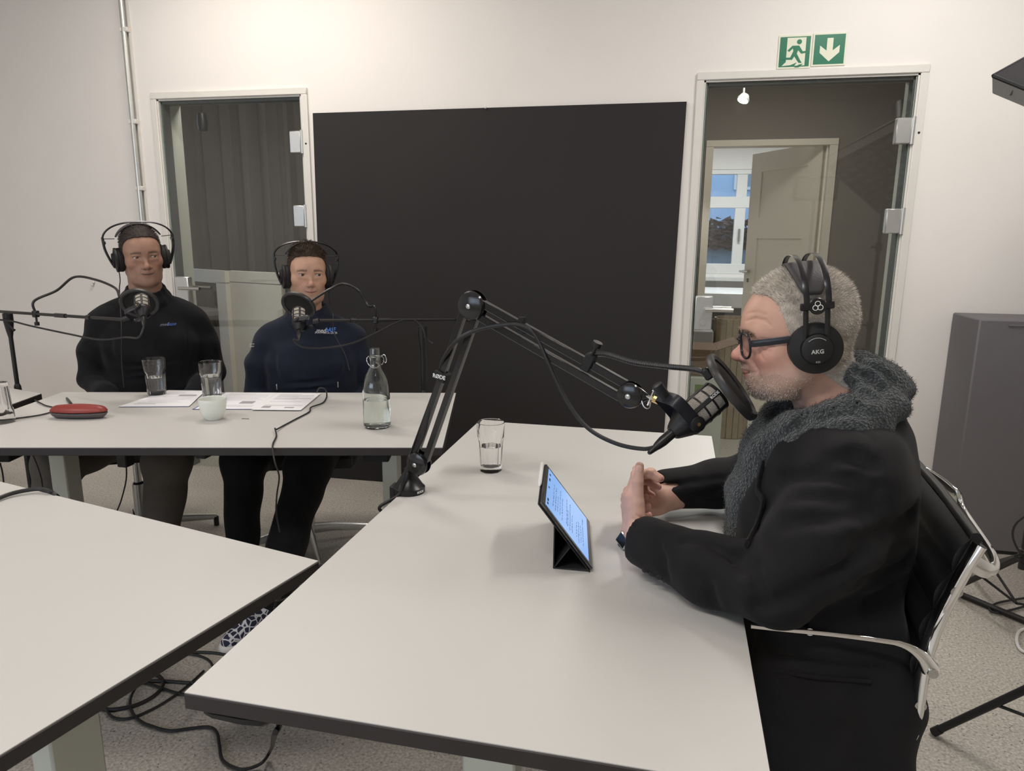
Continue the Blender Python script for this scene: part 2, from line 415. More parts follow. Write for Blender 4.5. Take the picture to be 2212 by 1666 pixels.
# ------------------------------------------------------------------ things on the back wall
# black backdrop board
x0, zt = -1.786, 1.972; x1 = 0.082
bd = MB(); q = [(-1.812, .004), (0.058, .004), (0.086, 1.975), (-1.787, 1.972)]
T = Matrix(((1, 0, 0, 0), (0, 0, -1, WY-.004), (0, 1, 0, 0), (0, 0, 0, 1)))
bd.prism(q, .012, T)
tag(bd.build('backdrop_board', m_panel, smooth=False), 'large matte black backdrop board standing against the wall between two glass doors', 'backdrop')
hk = MB(); hp = at(1051, 234, WY); hk.cyl((hp.x, WY, hp.z), (hp.x, WY-.022, hp.z), .004, 10); hk.sphere((hp.x, WY-.022, hp.z), .006, 8)
tag(hk.build('wall_hook', m_white), 'small pale hook at the top edge of the black backdrop', 'hook')
# conduit
cr = empty('wall_conduit', (-2.842, WY-.03, 0), 0, 'grey metal conduit pipe running down the wall beside the left door', 'pipe')
MB().tube([(-2.843, WY-.022, 0.0), (-2.843, WY-.022, 2.56)], .0135, 18).build('pipe', mat('conduit_metal', (.60, .61, .58), .3, .75, noise=(30, .04)), cr)
MB().tube([(-2.843, WY-.022, 2.56), (-2.843, WY-.022, CEIL)], .0165, 18).build('pipe_sleeve', mat('conduit_sleeve', (.35, .34, .32), .4, .6), cr)
MB().bb(-2.825, -2.817, WY-.012, WY, 0.0, 2.56).build('cable_duct', m_frame, cr)
for (px, py) in ((275, 64), (294, 263), (310, 407)):
    p = at(px, py, WY-.02); k = MB(); k.bb(-2.862, -2.815, WY-.034, WY, p.z-.012, p.z+.012, .003); k.build('pipe_clip', m_frame, cr)
# small cable hook low on wall
p = at(190, 615, WY+.03); k = MB(); k.sphere((p.x, WY+.03+.03, p.z), .010, 8, (1, .6, 1.3)); k.sphere((p.x+.010, WY+.03+.03, p.z+.012), .008, 8)
tag(k.build('wall_plug', m_white), 'tiny white cable clip on the wall beside the left man', 'clip')
# emergency exit signs
def exit_sign(name, xa, xb, za, zb, kind, label):
    root = empty(name, ((xa+xb)/2, WY, za), 0, label, 'sign', 'emergency exit signs above the right door')
    MB().bb(xa, xb, WY-.004, WY-.0005, za, zb).build('plate', mat('sign_cream', (.70, .72, .58), .4), root)
    W, H = xb-xa, zb-za; m_g = mat('sign_green', (.008, .16, .085), .35); m_c = MATS['sign_cream']
    def poly(pts, lay, m, nm):
        b = MB(); q = [(xa+W*p[0], za+H*p[1]) for p in pts]; T = Matrix(((1, 0, 0, 0), (0, 0, -1, WY-.004-lay*.0005), (0, 1, 0, 0), (0, 0, 0, 1))); b.prism(q, .0006, T); return b.build(nm, m, root, smooth=False)
    poly([(.05, .05), (.95, .05), (.95, .95), (.05, .95)], 0, m_g, 'green_field')
    if kind == 'arrow':
        poly([(.42, .84), (.60, .84), (.60, .46), (.80, .62), (.80, .40), (.51, .13), (.22, .40), (.22, .62), (.42, .46)], 1, m_c, 'arrow')
    else:
        poly([(.26, .92), (.82, .92), (.82, .08), (.52, .08), (.60, .18), (.40, .10), (.14, .08), (.26, .20)], 1, m_c, 'doorway')
        c = [(.62+.075*math.cos(t*math.pi/8), .79+.075*math.sin(t*math.pi/8)) for t in range(16)]; poly(c, 2, m_g, 'figure_head')
        poly([(.42, .68), (.62, .68), (.74, .50), (.86, .52), (.86, .46), (.70, .43), (.60, .54), (.57, .44), (.68, .24), (.74, .16), (.64, .16), (.50, .36), (.44, .26), (.14, .27), (.20, .33), (.38, .33), (.46, .52), (.44, .60), (.34, .50), (.28, .54)], 2, m_g, 'figure')
        poly([(.52, .03), (.66, .03), (.78, .13), (.66, .11)], 2, m_g, 'figure_shadow')
    return root
p0 = at(1679, 150, WY); p1 = at(1756, 73, WY); p2 = at(1829, 70, WY)
exit_sign('exit_sign', .472, .614, 2.104, 2.243, 'man', 'green emergency exit sign with running figure above the right door')
exit_sign('exit_sign', .617, .758, 2.110, 2.246, 'arrow', 'green emergency sign with downward arrow above the right door')

# ------------------------------------------------------------------ rooms behind the glass doors
YB = 5.3; CZ2 = 2.45
YW2 = WY+WT
XA = at(1535, 400, YB).x; XB = at(1800, 400, YB).x; DZ3 = at(1700, 311, YB).z
w = MB(); w.bb(-1.05, XA, YB, YB+.10, 0, CZ2); w.bb(XB, 2.6, YB, YB+.10, 0, CZ2); w.bb(XA, XB, YB, YB+.10, DZ3, CZ2); struct(w.build('wall_corridor', m_wall2, smooth=False))
struct(MB().bb(-4.8, 2.6, YW2, YB+.1, CZ2, CZ2+.06).build('ceiling_corridor', m_ceil))
struct(MB().bb(-1.15, -1.05, YW2, YB, 0, CZ2).build('wall_corridor_left', m_wall2)); struct(MB().bb(1.62, 1.72, YW2+.1, YB, 0, CZ2).build('wall_corridor_right', mat('wall_paint_stone', (.28, .255, .225), .8, noise=(2, .05))))
# plain painted wall and curtain behind the left door
struct(MB().bb(-4.8, -1.15, YB-.05, YB+.1, 0, CZ2).build('wall_store', m_wall2))
cu = MB(); n = 120; V = []; F = []
for i in range(n+1):
    x = -4.6 + 3.4*i/n; y = 5.12 + .030*math.sin(i*1.05) + .015*math.sin(i*2.3+1)
    V += [(x, y, 0.02), (x, y, CZ2-.02), (x, y+.012, CZ2-.02), (x, y+.012, .02)]
for i in range(n):
    a = i*4; b = a+4; F += [(a, b, b+1, a+1), (a+1, b+1, b+2, a+2), (a+2, b+2, b+3, a+3), (a+3, b+3, b, a)]
cu.add(V, F); tag(cu.build('curtain', mat('taupe_curtain', (.155, .135, .115), .9, noise=(3, .10))), 'dark taupe curtain hanging behind the left glass door', 'curtain')
# white counter cabinet behind left door
cz = at(495, 585, 4.25).z
ct = empty('counter_cabinet', (-2.3, 4.25, 0), 0, 'white counter cabinet with open shelf behind the left glass door', 'cabinet')
pc = at(498, 640, 4.25); pl = at(437, 640, 4.42); pr = at(598, 640, 4.10); 
def vpanel(name, a, b, z0, z1, th, m, parent):
    a, b = Vector((a[0], a[1], 0)), Vector((b[0], b[1], 0)); d = (b-a).normalized(); nn = Vector((-d.y, d.x, 0))*th
    k = MB(); k.prism([(a.x, a.y), (b.x, b.y), (b.x+nn.x, b.y+nn.y), (a.x+nn.x, a.y+nn.y)], z1-z0, Matrix.Translation((0, 0, z0))); return k.build(name, m, parent, smooth=False)
m_cab = mat('cabinet_white', (.72, .67, .61), .5)
pc2 = pc + (pr-pc)*1.1
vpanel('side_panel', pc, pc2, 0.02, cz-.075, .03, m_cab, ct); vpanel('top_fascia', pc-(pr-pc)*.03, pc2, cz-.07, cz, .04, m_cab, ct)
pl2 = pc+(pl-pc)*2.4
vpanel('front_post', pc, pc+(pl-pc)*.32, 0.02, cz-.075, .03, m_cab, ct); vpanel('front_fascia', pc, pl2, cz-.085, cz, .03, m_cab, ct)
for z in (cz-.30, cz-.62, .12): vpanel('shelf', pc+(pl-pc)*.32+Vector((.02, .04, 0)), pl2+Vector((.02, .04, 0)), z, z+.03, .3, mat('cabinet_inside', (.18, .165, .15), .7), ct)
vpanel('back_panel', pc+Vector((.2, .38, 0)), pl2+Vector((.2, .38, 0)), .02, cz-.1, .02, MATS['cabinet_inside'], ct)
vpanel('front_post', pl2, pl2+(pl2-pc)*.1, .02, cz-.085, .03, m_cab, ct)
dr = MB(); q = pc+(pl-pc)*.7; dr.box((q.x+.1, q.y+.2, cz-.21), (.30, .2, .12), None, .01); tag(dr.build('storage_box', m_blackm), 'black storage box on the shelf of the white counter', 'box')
# pendant in the left room
pp = at(437, 262, 4.6); pd = empty('pendant_lamp', pp, 0, 'dark bell shaped pendant lamp seen through the left glass door', 'lamp')
k = MB(); k.lathe([(.012, .06), (.03, .05), (.036, -.02), (.03, -.06), (.0, -.06)], 18, Matrix.Translation(pp)); k.build('shade', m_black, pd)
MB().cyl(pp+Vector((0, 0, .05)), (pp.x, pp.y, CZ2), .003, 8).build('cord', m_black, pd)
# unseen fill lights added to brighten the rooms behind the glass doors
area('corridor_fill_light', (.6, 4.5, CZ2-.03), .9, 8.0, NEUT, (.6, 4.5, 0), .3); area('store_fill_light', (-2.4, 4.0, CZ2-.03), .8, 9, WARM, (-2.4, 4.35, 0), .3); area('far_room_fill_light', (.6, 6.9, CZ2-.03), 1.2, 46, (.92,.95,1), (.6, 6.9, 0), .6)
# corridor spot
sp = at(1606, 214, 4.7); so = empty('ceiling_spot', sp, 0, 'small round white spotlight lit below the corridor ceiling', 'lamp')
Ms = frame(sp, Vector((-.35, -.35, -.86)), (1, 0, 0))
k = MB(); k.lathe([(.0, -.025), (.025, -.025), (.036, .0), (.036, .010), (.032, .010)], 24, Ms, caps=False); k.build('housing', m_lampbody, so)
k = MB(); k.lathe([(.0, .009), (.033, .009)], 24, Ms, caps=False); k.build('lens', mat('spot_lens', (1, 1, 1), .5, emit=((1, .92, .8), 14)), so)
MB().cyl(sp, (sp.x, sp.y+.02, CZ2), .006, 8).build('stem', m_lampbody, so)
l = bpy.data.lights.new('ceiling_spot_light', 'SPOT'); l.energy = 18; l.color = NEUT; l.spot_size = 2.4; l.shadow_soft_size = .05; lo = bpy.data.objects.new('ceiling_spot_light', l); COL.objects.link(lo); lo.matrix_world = frame(sp+Vector((-.35, -.35, -.86))*.03, -Vector((-.35, -.35, -.86)), (1, 0, 0))
# white panel door standing open into the far room
dn = struct(empty('door_3', (1.17, YB+.05, 0)))
jw = MB(); jw.bb(XB-.045, XB+.005, YB-.012, YB+.11, 0, DZ3-.01); jw.build('frame_jamb', mat('cream_paint', (.80, .73, .63), .45), dn); MB().bb(XA-.045, XA+.005, YB-.012, YB+.11, 0, DZ3-.01).build('frame_jamb', MATS['cream_paint'], dn); MB().bb(XA-.045, XB+.005, YB-.016, YB+.11, DZ3-.01, DZ3+.03).build('frame_head', MATS['cream_paint'], dn)
ha = Vector((XB-.05, YB+.06, 0)); hb = Vector(at(1630, 400, YB+.74)); hb.z = 0; dd = (hb-ha); dl = dd.length; dd.normalize(); nn = Vector((-dd.y, dd.x, 0))
Td = Matrix(((dd.x, nn.x, 0, ha.x), (dd.y, nn.y, 0, ha.y), (0, 0, 1, 0), (0, 0, 0, 1)))
def dbox(name, a0, a1, t0, t1, z0, z1, m, bev=.0):
    k = MB(); k.bb(a0, a1, t0, t1, z0, z1, bev); k.v = [tuple(Td @ Vector(p)) for p in k.v]; return k.build(name, m, dn, smooth=False)
m_door = mat('door_cream', (.80, .735, .635), .45)
dbox('leaf_core', 0, dl, .008, .028, .01, 2.0, m_door)
for (a0, a1, z0, z1) in ((0, .13, .01, 2.0), (dl-.13, dl, .01, 2.0), (.13, dl-.13, 1.86, 2.0), (.13, dl-.13, .01, .25), (.13, dl-.13, 1.36, 1.52), (.13, dl-.13, .78, .93)): dbox('rail', a0, a1, 0, .036, z0, z1, m_door)
hz = at(1617, 586, YB+.72).z
for sgn in (-.045, .08): dbox('lever_handle', dl-.11, dl+.0, sgn-.008, sgn+.008, hz-.008, hz+.008, m_steel, .003)
dbox('lever_rose', dl-.07, dl-.04, -.05, .085, hz-.012, hz+.012, m_steel, .003); dbox('keyhole', dl-.065, dl-.045, -.004, .04, hz-.085, hz-.055, m_seal)
# far room
YF = 8.2
struct(MB().bb(-1.2, 2.9, YB+.1, YF, CZ2, CZ2+.06).build('ceiling_far', m_ceil)); struct(MB().bb(-1.3, -1.2, YB+.1, YF, 0, CZ2).build('wall_far_left', m_wall)); struct(MB().bb(2.8, 2.9, YB+.1, YF, 0, CZ2).build('wall_far_right', m_wall))
wl = at(1512, 480, YF).x; wxc = at(1598, 480, YF).x; wr = wxc+(wxc-wl)+.15; wb = at(1560, 592, YF).z; wt = at(1560, 366, YF).z; wm = at(1560, 437, YF).z
w = MB(); w.bb(-1.2, wl, YF, YF+.14, 0, CZ2); w.bb(wr, 2.8, YF, YF+.14, 0, CZ2); w.bb(wl, wr, YF, YF+.14, 0, wb); w.bb(wl, wr, YF, YF+.14, wt, CZ2); struct(w.build('wall_far', m_wall, smooth=False))
w2 = struct(MB().bb(wl, wr, YF+.05, YF+.058, wb, wt).build('window_2', m_winglass))
for (a, b, c, d, nm) in ((wl, wl+.09, wb, wt, 'window_frame'), (wr-.09, wr, wb, wt, 'window_frame'), (wxc-.055, wxc+.055, wb, wt, 'mullion'), (wl, wr, wb, wb+.11, 'window_frame'), (wl, wr, wt-.05, wt, 'window_frame'), (wl, wr, wm-.06, wm+.06, 'transom')): MB().bb(a, b, YF+.01+(.006 if nm == 'transom' else .012 if nm == 'mullion' else 0), YF+.09, c, d, .004).build(nm, m_white, w2, smooth=False)
MB().bb(wl-.1, wr+.1, YF-.12, YF+.02, wb-.07, wb-.03).build('window_sill', m_white, w2)
MB().bb(wxc-.012, wxc+.012, YF-.01, YF+.01, wm-.42, wm-.28, .004).build('window_handle', m_steel, w2)
# desk under far window
dz = at(1560, 632, 7.0).z
dk = empty('desk', (.9, 7.2, 0), 0, 'white desk below the far window seen through the right door', 'desk')
xl = at(1512, 630, 7.0).x
MB().bb(xl-.2, xl+1.7, 6.95, 7.75, dz-.14, dz, .01).build('desk_top', m_white, dk)
for (x, y) in ((xl-.15, 7.0), (xl+1.6, 7.0), (xl-.15, 7.7), (xl+1.6, 7.7)): MB().bb(x-.03, x+.03, y-.03, y+.03, 0, dz-.14).build('leg', m_white, dk)
tag(MB().bb(xl+.10, xl+.55, 7.72, 7.78, .12, dz-.16).build('privacy_panel', mat('grey_panel', (.17, .165, .165), .8)), 'dark grey privacy panel under the far desk', 'panel')
kb = on(1578, 612, dz+.01); tag(MB().bb(kb.x-.17, kb.x+.12, kb.y-.05, kb.y+.05, dz, dz+.018, .004).build('keyboard', m_black), 'dark keyboard on the white desk by the far window', 'keyboard')
kb = on(1527, 610, dz+.01); k = MB(); k.sphere((kb.x, kb.y, dz+.02), .03, 8, (2.2, 1, .7)); tag(k.build('headset_bundle', m_black), 'dark cable bundle on the white desk by the far window', 'cable')
# things on the corridor floor behind the right door
def carton(name, px, py, Y, w_, d_, z0, z1, m, label, cat, flaps=False):
    p = at(px, py, Y); r = empty(name, (p.x, Y, z0), 0, label, cat)
    MB().bb(p.x-w_/2, p.x+w_/2, Y, Y+d_, z0, z1, .003).build('body', m, r, smooth=False)
    if flaps:
        k = MB(); k.box((p.x+w_/2+.05, Y+d_/2, z1+.015), (.14, d_*.95, .004), Matrix.Rotation(-.35, 3, 'Y')); k.build('flap', m, r); k = MB(); k.box((p.x-w_/2-.04, Y+d_/2, z1+.03), (.10, d_*.95, .004), Matrix.Rotation(.9, 3, 'Y')); k.build('flap', m, r)
    return r, p
z0c = on(1500, 812, 0)
Yb = 4.15
zb0 = at(1510, 812, Yb).z; zb1 = at(1510, 755, Yb).z
r_, p_ = carton('cardboard_box', 1503, 800, Yb, .22, .3, zb0, zb1, mat('cardboard', (.17, .105, .07), .8, noise=(5, .06)), 'brown cardboard carton stacked on a white box behind the right door', 'box', True)
r2_, p2_ = carton('archive_box', 1512, 850, Yb-.05, .26, .36, 0, zb0-.002, mat('box_white', (.55, .56, .52), .6), 'white carton with green leaf square under the brown carton', 'box')
g0 = at(1518, 850, Yb-.05); k = MB(); k.bb(g0.x-.045, g0.x+.045, Yb-.053, Yb-.051, g0.z-.06, g0.z+.05); gs = k.build('green_square', mat('leaf_green', (.16, .27, .05), .5), r2_)
k = MB(); k.box((g0.x, Yb-.0545, g0.z), (.022, .001, .085), Matrix.Rotation(.35, 3, 'Y')); k.build('leaf_mark', MATS['box_white'], gs)
bq = at(1585, 745, 5.0); bk = empty('wooden_bin', (bq.x+.0, 5.05, 0), 0, 'round slatted wooden waste bin in the corridor', 'bin')
zt_ = at(1585, 688, 5.0).z
for i in range(20):
    a = 2*math.pi*i/20; k = MB(); k.box((bq.x+.13*math.cos(a), 5.05+.13*math.sin(a), zt_/2+.002), (.008, .037, zt_-.004), Matrix.Rotation(a, 3, 'Z')); k.build('slat', mat('light_wood', (.34, .27, .19), .6, noise=(12, .15)), bk, smooth=False)
k = MB(); k.lathe([(0, .02), (.122, .02)], 24, Matrix.Translation((bq.x, 5.05, 0)), caps=False); k.build('base', MATS['light_wood'], bk)
k = MB(); q = at(1545, 715, 4.95); k.box((bq.x-.215, 4.98, q.z/2), (.14, .16, q.z), None, .005); tag(k.build('grey_box', mat('grey_lid', (.30, .28, .27), .6)), 'grey lidded box standing beside the wooden bin', 'box')
# outside: pale house front and hedge
ho = empty('house_facade', (1.0, 15.0, 0), 0, 'pale blue house front outside the far window', 'building')
MB().bb(-4, 8, 15, 15.3, 0.9, 7).build('wall', mat('facade_blue', (.42, .55, .72), .8, noise=(1, .05)), ho)
for x in (-1.6, -.1, 1.35, 2.8): f_ = MB().bb(x, x+.75, 14.93, 15.02, 2.3, 3.5).build('window', m_white, ho); MB().bb(x+.07, x+.68, 14.92, 14.94, 2.36, 3.44).build('pane', mat('dark_pane', (.22, .30, .36), .15), f_)
for (x, z) in ((-.1, 1.15), (1.35, 1.15)): pass
tag(MB().bb(-4, 8, 13.4, 13.6, -.5, 1.55).build('garden_wall', mat('wet_concrete', (.20, .26, .31), .8, noise=(2.5, .35))), 'grey blue garden wall outside the far window', 'wall')
rng = random.Random(3)
def bush(name, c, rx, ry, rz, n, size, m, label, cat='plant'):
    k = MB()
    for i in range(n):
        u = Vector((rng.gauss(0, 1), rng.gauss(0, 1), rng.gauss(0, 1))).normalized()*rng.uniform(.6, 1); p = Vector(c)+Vector((u.x*rx, u.y*ry, u.z*rz)); R = Matrix.Rotation(rng.uniform(0, 6.28), 3, 'Z') @ Matrix.Rotation(rng.uniform(-1.2, 1.2), 3, 'X')
        s_ = size*rng.uniform(.6, 1.3); k.add([p+R @ Vector(q)*s_ for q in ((-1, 0, 0), (0, -.5, .12), (1, 0, 0), (0, .5, .12))], [(0, 1, 2, 3)])
    return tag(k.build(name, m, smooth=False), label, cat)
bush('ivy_hedge', (1.2, 13.24, 1.45), 2.4, .12, .28, 1500, .09, mat('ivy_brown', (.10, .055, .05), .8, noise=(3, .5)), 'dark reddish ivy over the garden wall outside the far window')
bush('ground_shrub', (1.2, 12.6, .30), 2.2, .35, .22, 1200, .08, mat('shrub_green', (.10, .17, .07), .7, noise=(4, .6)), 'low green shrubs outside the far window')
struct(MB().bb(-5, 9, YF+.14, 15, -.2, -.1).build('ground_outside', mat('gravel', (.25, .26, .26), .9, noise=(8, .2))))

# ------------------------------------------------------------------ ceiling lamps (above the frame)
def ceiling_lamp(x, y, lx, ly, power, color, label, drop=.12):
    r = empty('ceiling_lamp', (x, y, CEIL-drop), 0, label, 'lamp', 'flat ceiling lamps of the meeting room')
    z = CEIL-drop
    MB().bb(x-lx/2, x+lx/2, y-ly/2, y+ly/2, z, z+.03, .004).build('housing', m_lampbody, r)
    MB().bb(x-lx/2+.02, x+lx/2-.02, y-ly/2+.02, y+ly/2-.02, z-.003, z+.001).build('diffuser', m_lamp, r)
    for s in (-1, 1): MB().cyl((x+s*lx*.4, y, z+.03), (x+s*lx*.4, y, CEIL), .003, 6).build('suspension', m_steel, r)
    area('ceiling_lamp_light', (x, y, z-.01), lx-.05, power, color, (x, y, 0), ly-.05)
ceiling_lamp(-1.9, 2.75, 1.2, .25, 23, WARM, 'flat ceiling lamp near the wall above the left door')
ceiling_lamp(1.0, 2.25, .25, 1.3, 36, NEUT, 'flat ceiling lamp over the right of the table')
ceiling_lamp(-.6, -.2, 1.3, .25, 30, NEUT, 'flat ceiling lamp over the photographer')
ceiling_lamp(-2.8, .6, 1.3, .25, 25, WARM, 'flat ceiling lamp over the left tables')
# ================================================================== tables
TZ = 0.74; TT = 0.026
def table(name, corner, u, w_, L, W, label, legs):
    """corner + u*L + w*W rectangle; u,w unit vectors"""
    corner = Vector((corner[0], corner[1], 0)); u = Vector((u[0], u[1], 0)).normalized(); w = Vector((w_[0], w_[1], 0)).normalized()
    c = corner+u*L/2+w*W/2
    r = empty(name, (c.x, c.y, 0), 0, label, 'table', 'white rectangular meeting tables')
    rot = Matrix(((u.x, w.x, 0), (u.y, w.y, 0), (0, 0, 1)))
    b = MB(); b.box((c.x, c.y, TZ-TT/2-.0005), (L, W, TT-.001), rot, .002); b.build('table_core', m_edge, r, smooth=False)
    b = MB(); b.box((c.x, c.y, TZ-.001), (L-.003, W-.003, .002), rot); b.build('table_surface', m_top, r, smooth=False)
    # steel frame rails
    for s in (-1, 1):
        b = MB(); q = c+w*(s*W*.30); b.box((q.x, q.y, TZ-TT-.02), (L*.78, .04, .035), rot); b.build('frame_rail', m_blackm, r)
    for s in legs:
        q = c+u*(s*(L/2-.21)); b = MB(); b.box((q.x, q.y, (TZ-TT-.04+.035)/2), (.055, .085, TZ-TT-.075), rot, .004); lg = b.build('leg', m_greenleg, r)
        b = MB(); b.box((q.x, q.y, TZ-TT-.022), (.08, W*.86, .03), rot, .003); b.build('leg_bracket', m_blackm, r)
        b = MB(); b.box((q.x, q.y, .018), (.09, W*.82, .034), rot, .006); b.build('foot', m_greenleg, r)
        b = MB(); b.box((q.x, q.y, (TZ-TT)/2), (.040, .07, TZ-TT-.05), rot); b.build('inner_column', mat('leg_inner', (.22, .18, .17), .5), lg)
    return r, c, u, w
tA, cA, uA, wA = table('meeting_table', (-.611, .755), (.033, 1.517), (1, -.02), 1.5175, .768, 'white meeting table in front of the grey haired man, tablet on it', (-1, 1))
uB = Vector((-.768, .177, 0)); dB = Vector((-1.261, -.292, 0)).normalized(); wB = Vector((-dB.y, dB.x, 0))*-1
if wB.y < 0: wB = -wB
tB, cB, uB, wB_ = table('meeting_table', (-.605, 1.942), dB, wB, 1.56, .757, 'white meeting table at the back in front of the two seated men', (-1, 1))
tC, cC, uC, wC = table('meeting_table', (-.616, 1.169), (-.99, .239), (-.131, -.566), 1.52, .768, 'white meeting table in the near left corner with only a cable on it', (-1, 1))
dD = Vector((-.231, .033, 0)).normalized(); 
tD, cD, uD, wD = table('meeting_table', (-2.352, 2.288), (-.966, .259), (.259, -.966), 1.52, .768, 'white meeting table at the far left edge beside the back table', (1,))
# black control handsets under the table edges
def handset(name, px, py, px2, py2, label):
    a = on(px, py, TZ-TT-.012); b = on(px2, py2, TZ-TT-.012); d = (b-a); k = MB(); k.tube([a, a+d*.15, a+d*.6, a+d*.85, b], [.006, .010, .013, .012, .004], 10, flat=1.6); return tag(k.build(name, m_black), label, 'control')
handset('table_control', 448, 1530, 600, 1548, 'black height control under the near end of the tablet table')
handset('table_control', 640, 1262, 585, 1290, 'black height control under the edge of the near left table')
# ================================================================== signed-distance modelling (smooth unions -> one closed surface)
class SDF:
    def __init__(s, lo, hi, h):
        s.lo = np.array(lo, float); s.h = h; s.n = np.ceil((np.array(hi)-s.lo)/h).astype(int)+1
        s.d = np.full(s.n, 0.06, np.float32); s.pr = []
    def grid(s, i0, i1):
        return np.meshgrid(*[(s.lo[a]+np.arange(i0[a], i1[a])*s.h).astype(np.float32) for a in range(3)], indexing='ij')
    def _blk(s, lo, hi, k):
        m = k*1.2+s.h*2+.030
        i0 = np.clip(np.floor((np.array(lo)-m-s.lo)/s.h).astype(int), 0, s.n); i1 = np.clip(np.ceil((np.array(hi)+m-s.lo)/s.h).astype(int)+1, 0, s.n)
        return i0, i1
    def apply(s, fn, lo, hi, k, sub=False):
        i0, i1 = s._blk(lo, hi, k)
        if (i1 <= i0).any(): return s
        sl = tuple(slice(a, b) for a, b in zip(i0, i1)); X, Y, Z = s.grid(i0, i1); e = fn(X, Y, Z); a = s.d[sl]
        if not sub:
            if k > 0: t = np.maximum(k-np.abs(a-e), 0)/k; s.d[sl] = np.minimum(a, e)-t*t*k*.25
            else: s.d[sl] = np.minimum(a, e)
        else:
            e = -e
            if k > 0: t = np.maximum(k-np.abs(a-e), 0)/k; s.d[sl] = np.maximum(a, e)+t*t*k*.25
            else: s.d[sl] = np.maximum(a, e)
        return s
    def cone(s, a, b, r1, r2, k=.01, sub=False, sq=None):
        """tapered capsule; sq=(axis unit vector, factor) thins it along an axis"""
        a = np.array(a, float); b = np.array(b, float); ba = b-a; L2 = max(float(ba@ba), 1e-12); R = max(r1, r2)
        def fn(X, Y, Z):
            px, py, pz = X-a[0], Y-a[1], Z-a[2]
            h = np.clip((px*ba[0]+py*ba[1]+pz*ba[2])/L2, 0, 1); px = px-h*ba[0]; py = py-h*ba[1]; pz = pz-h*ba[2]
            if sq is not None:
                ax, fc = sq; t = (px*ax[0]+py*ax[1]+pz*ax[2])*(1/fc-1); px = px+t*ax[0]; py = py+t*ax[1]; pz = pz+t*ax[2]
                return (np.sqrt(px*px+py*py+pz*pz)-(r1+(r2-r1)*h))*max(min(1.0, fc*1.3), .4)
            return np.sqrt(px*px+py*py+pz*pz)-(r1+(r2-r1)*h)
        return s.apply(fn, np.minimum(a, b)-R, np.maximum(a, b)+R, k, sub)
    def chain(s, P, R, k=.01, sq=None):
        for i in range(len(P)-1): s.cone(P[i], P[i+1], R[i], R[i+1], k, False, sq)
        return s
    def ell(s, c, r, k=.01, sub=False, rot=None):
        c = np.array(c, float); r = np.array(r, float); Rm = None if rot is None else np.array(rot)
        def fn(X, Y, Z):
            px, py, pz = X-c[0], Y-c[1], Z-c[2]
            if Rm is not None: px, py, pz = (Rm[0, 0]*px+Rm[1, 0]*py+Rm[2, 0]*pz, Rm[0, 1]*px+Rm[1, 1]*py+Rm[2, 1]*pz, Rm[0, 2]*px+Rm[1, 2]*py+Rm[2, 2]*pz)
            k0 = np.sqrt((px/r[0])**2+(py/r[1])**2+(pz/r[2])**2); k1 = np.sqrt((px/r[0]**2)**2+(py/r[1]**2)**2+(pz/r[2]**2)**2)
            return k0*(k0-1)/np.maximum(k1, 1e-6)
        m = r.max() if Rm is not None else r
        return s.apply(fn, c-m, c+m, k, sub)
    def mesh(s, d=None):
        """surface nets"""
        d = s.d if d is None else d; ins = d < 0
        c = np.zeros(np.array(d.shape)-1, np.int8)
        for i in (0, 1):
            for j in (0, 1):
                for k in (0, 1): c += ins[i:d.shape[0]-1+i, j:d.shape[1]-1+j, k:d.shape[2]-1+k]
        act = (c > 0) & (c < 8); I = np.argwhere(act); idx = np.full(act.shape, -1, np.int64); idx[act] = np.arange(len(I))
        cor = {}
        for i in (0, 1):
            for j in (0, 1):
                for k in (0, 1): cor[(i, j, k)] = d[I[:, 0]+i, I[:, 1]+j, I[:, 2]+k]
        acc = np.zeros((len(I), 3)); cnt = np.zeros(len(I))
        for ax in range(3):
            o = [a for a in range(3) if a != ax]
            for u in (0, 1):
                for v in (0, 1):
                    p = [0, 0, 0]; p[o[0]] = u; p[o[1]] = v; q = list(p); q[ax] = 1
                    a = cor[tuple(p)]; b = cor[tuple(q)]; m = (a < 0) != (b < 0); t = np.where(m, a/np.where(m, a-b, 1), 0)
                    e = np.zeros((len(I), 3)); e[:, ax] = t; e[:, o[0]] = u; e[:, o[1]] = v; acc[m] += e[m]; cnt[m] += 1
        V = s.lo+(I+acc/np.maximum(cnt, 1)[:, None])*s.h
        F = []
        for ax in range(3):
            o = [a for a in range(3) if a != ax]
            sa = [slice(None)]*3; sb = [slice(None)]*3; sa[ax] = slice(0, -1); sb[ax] = slice(1, None)
            for q in o: sa[q] = slice(1, -1); sb[q] = slice(1, -1)
            A = ins[tuple(sa)]; B = ins[tuple(sb)]; E = np.argwhere(A != B)
            if len(E) == 0: continue
            flip = A[E[:, 0], E[:, 1], E[:, 2]]
            base = E.copy(); base[:, o[0]] += 1; base[:, o[1]] += 1
            def g(du, dv):
                p = base.copy(); p[:, o[0]] -= du; p[:, o[1]] -= dv; return idx[p[:, 0], p[:, 1], p[:, 2]]
            Q = np.stack([g(1, 1), g(0, 1), g(0, 0), g(1, 0)], 1)
            if ax == 1: flip = ~flip
            Q[~flip] = Q[~flip][:, ::-1]; F.append(Q)
        F = np.concatenate(F); F = F[(F >= 0).all(1)]
        return V, F
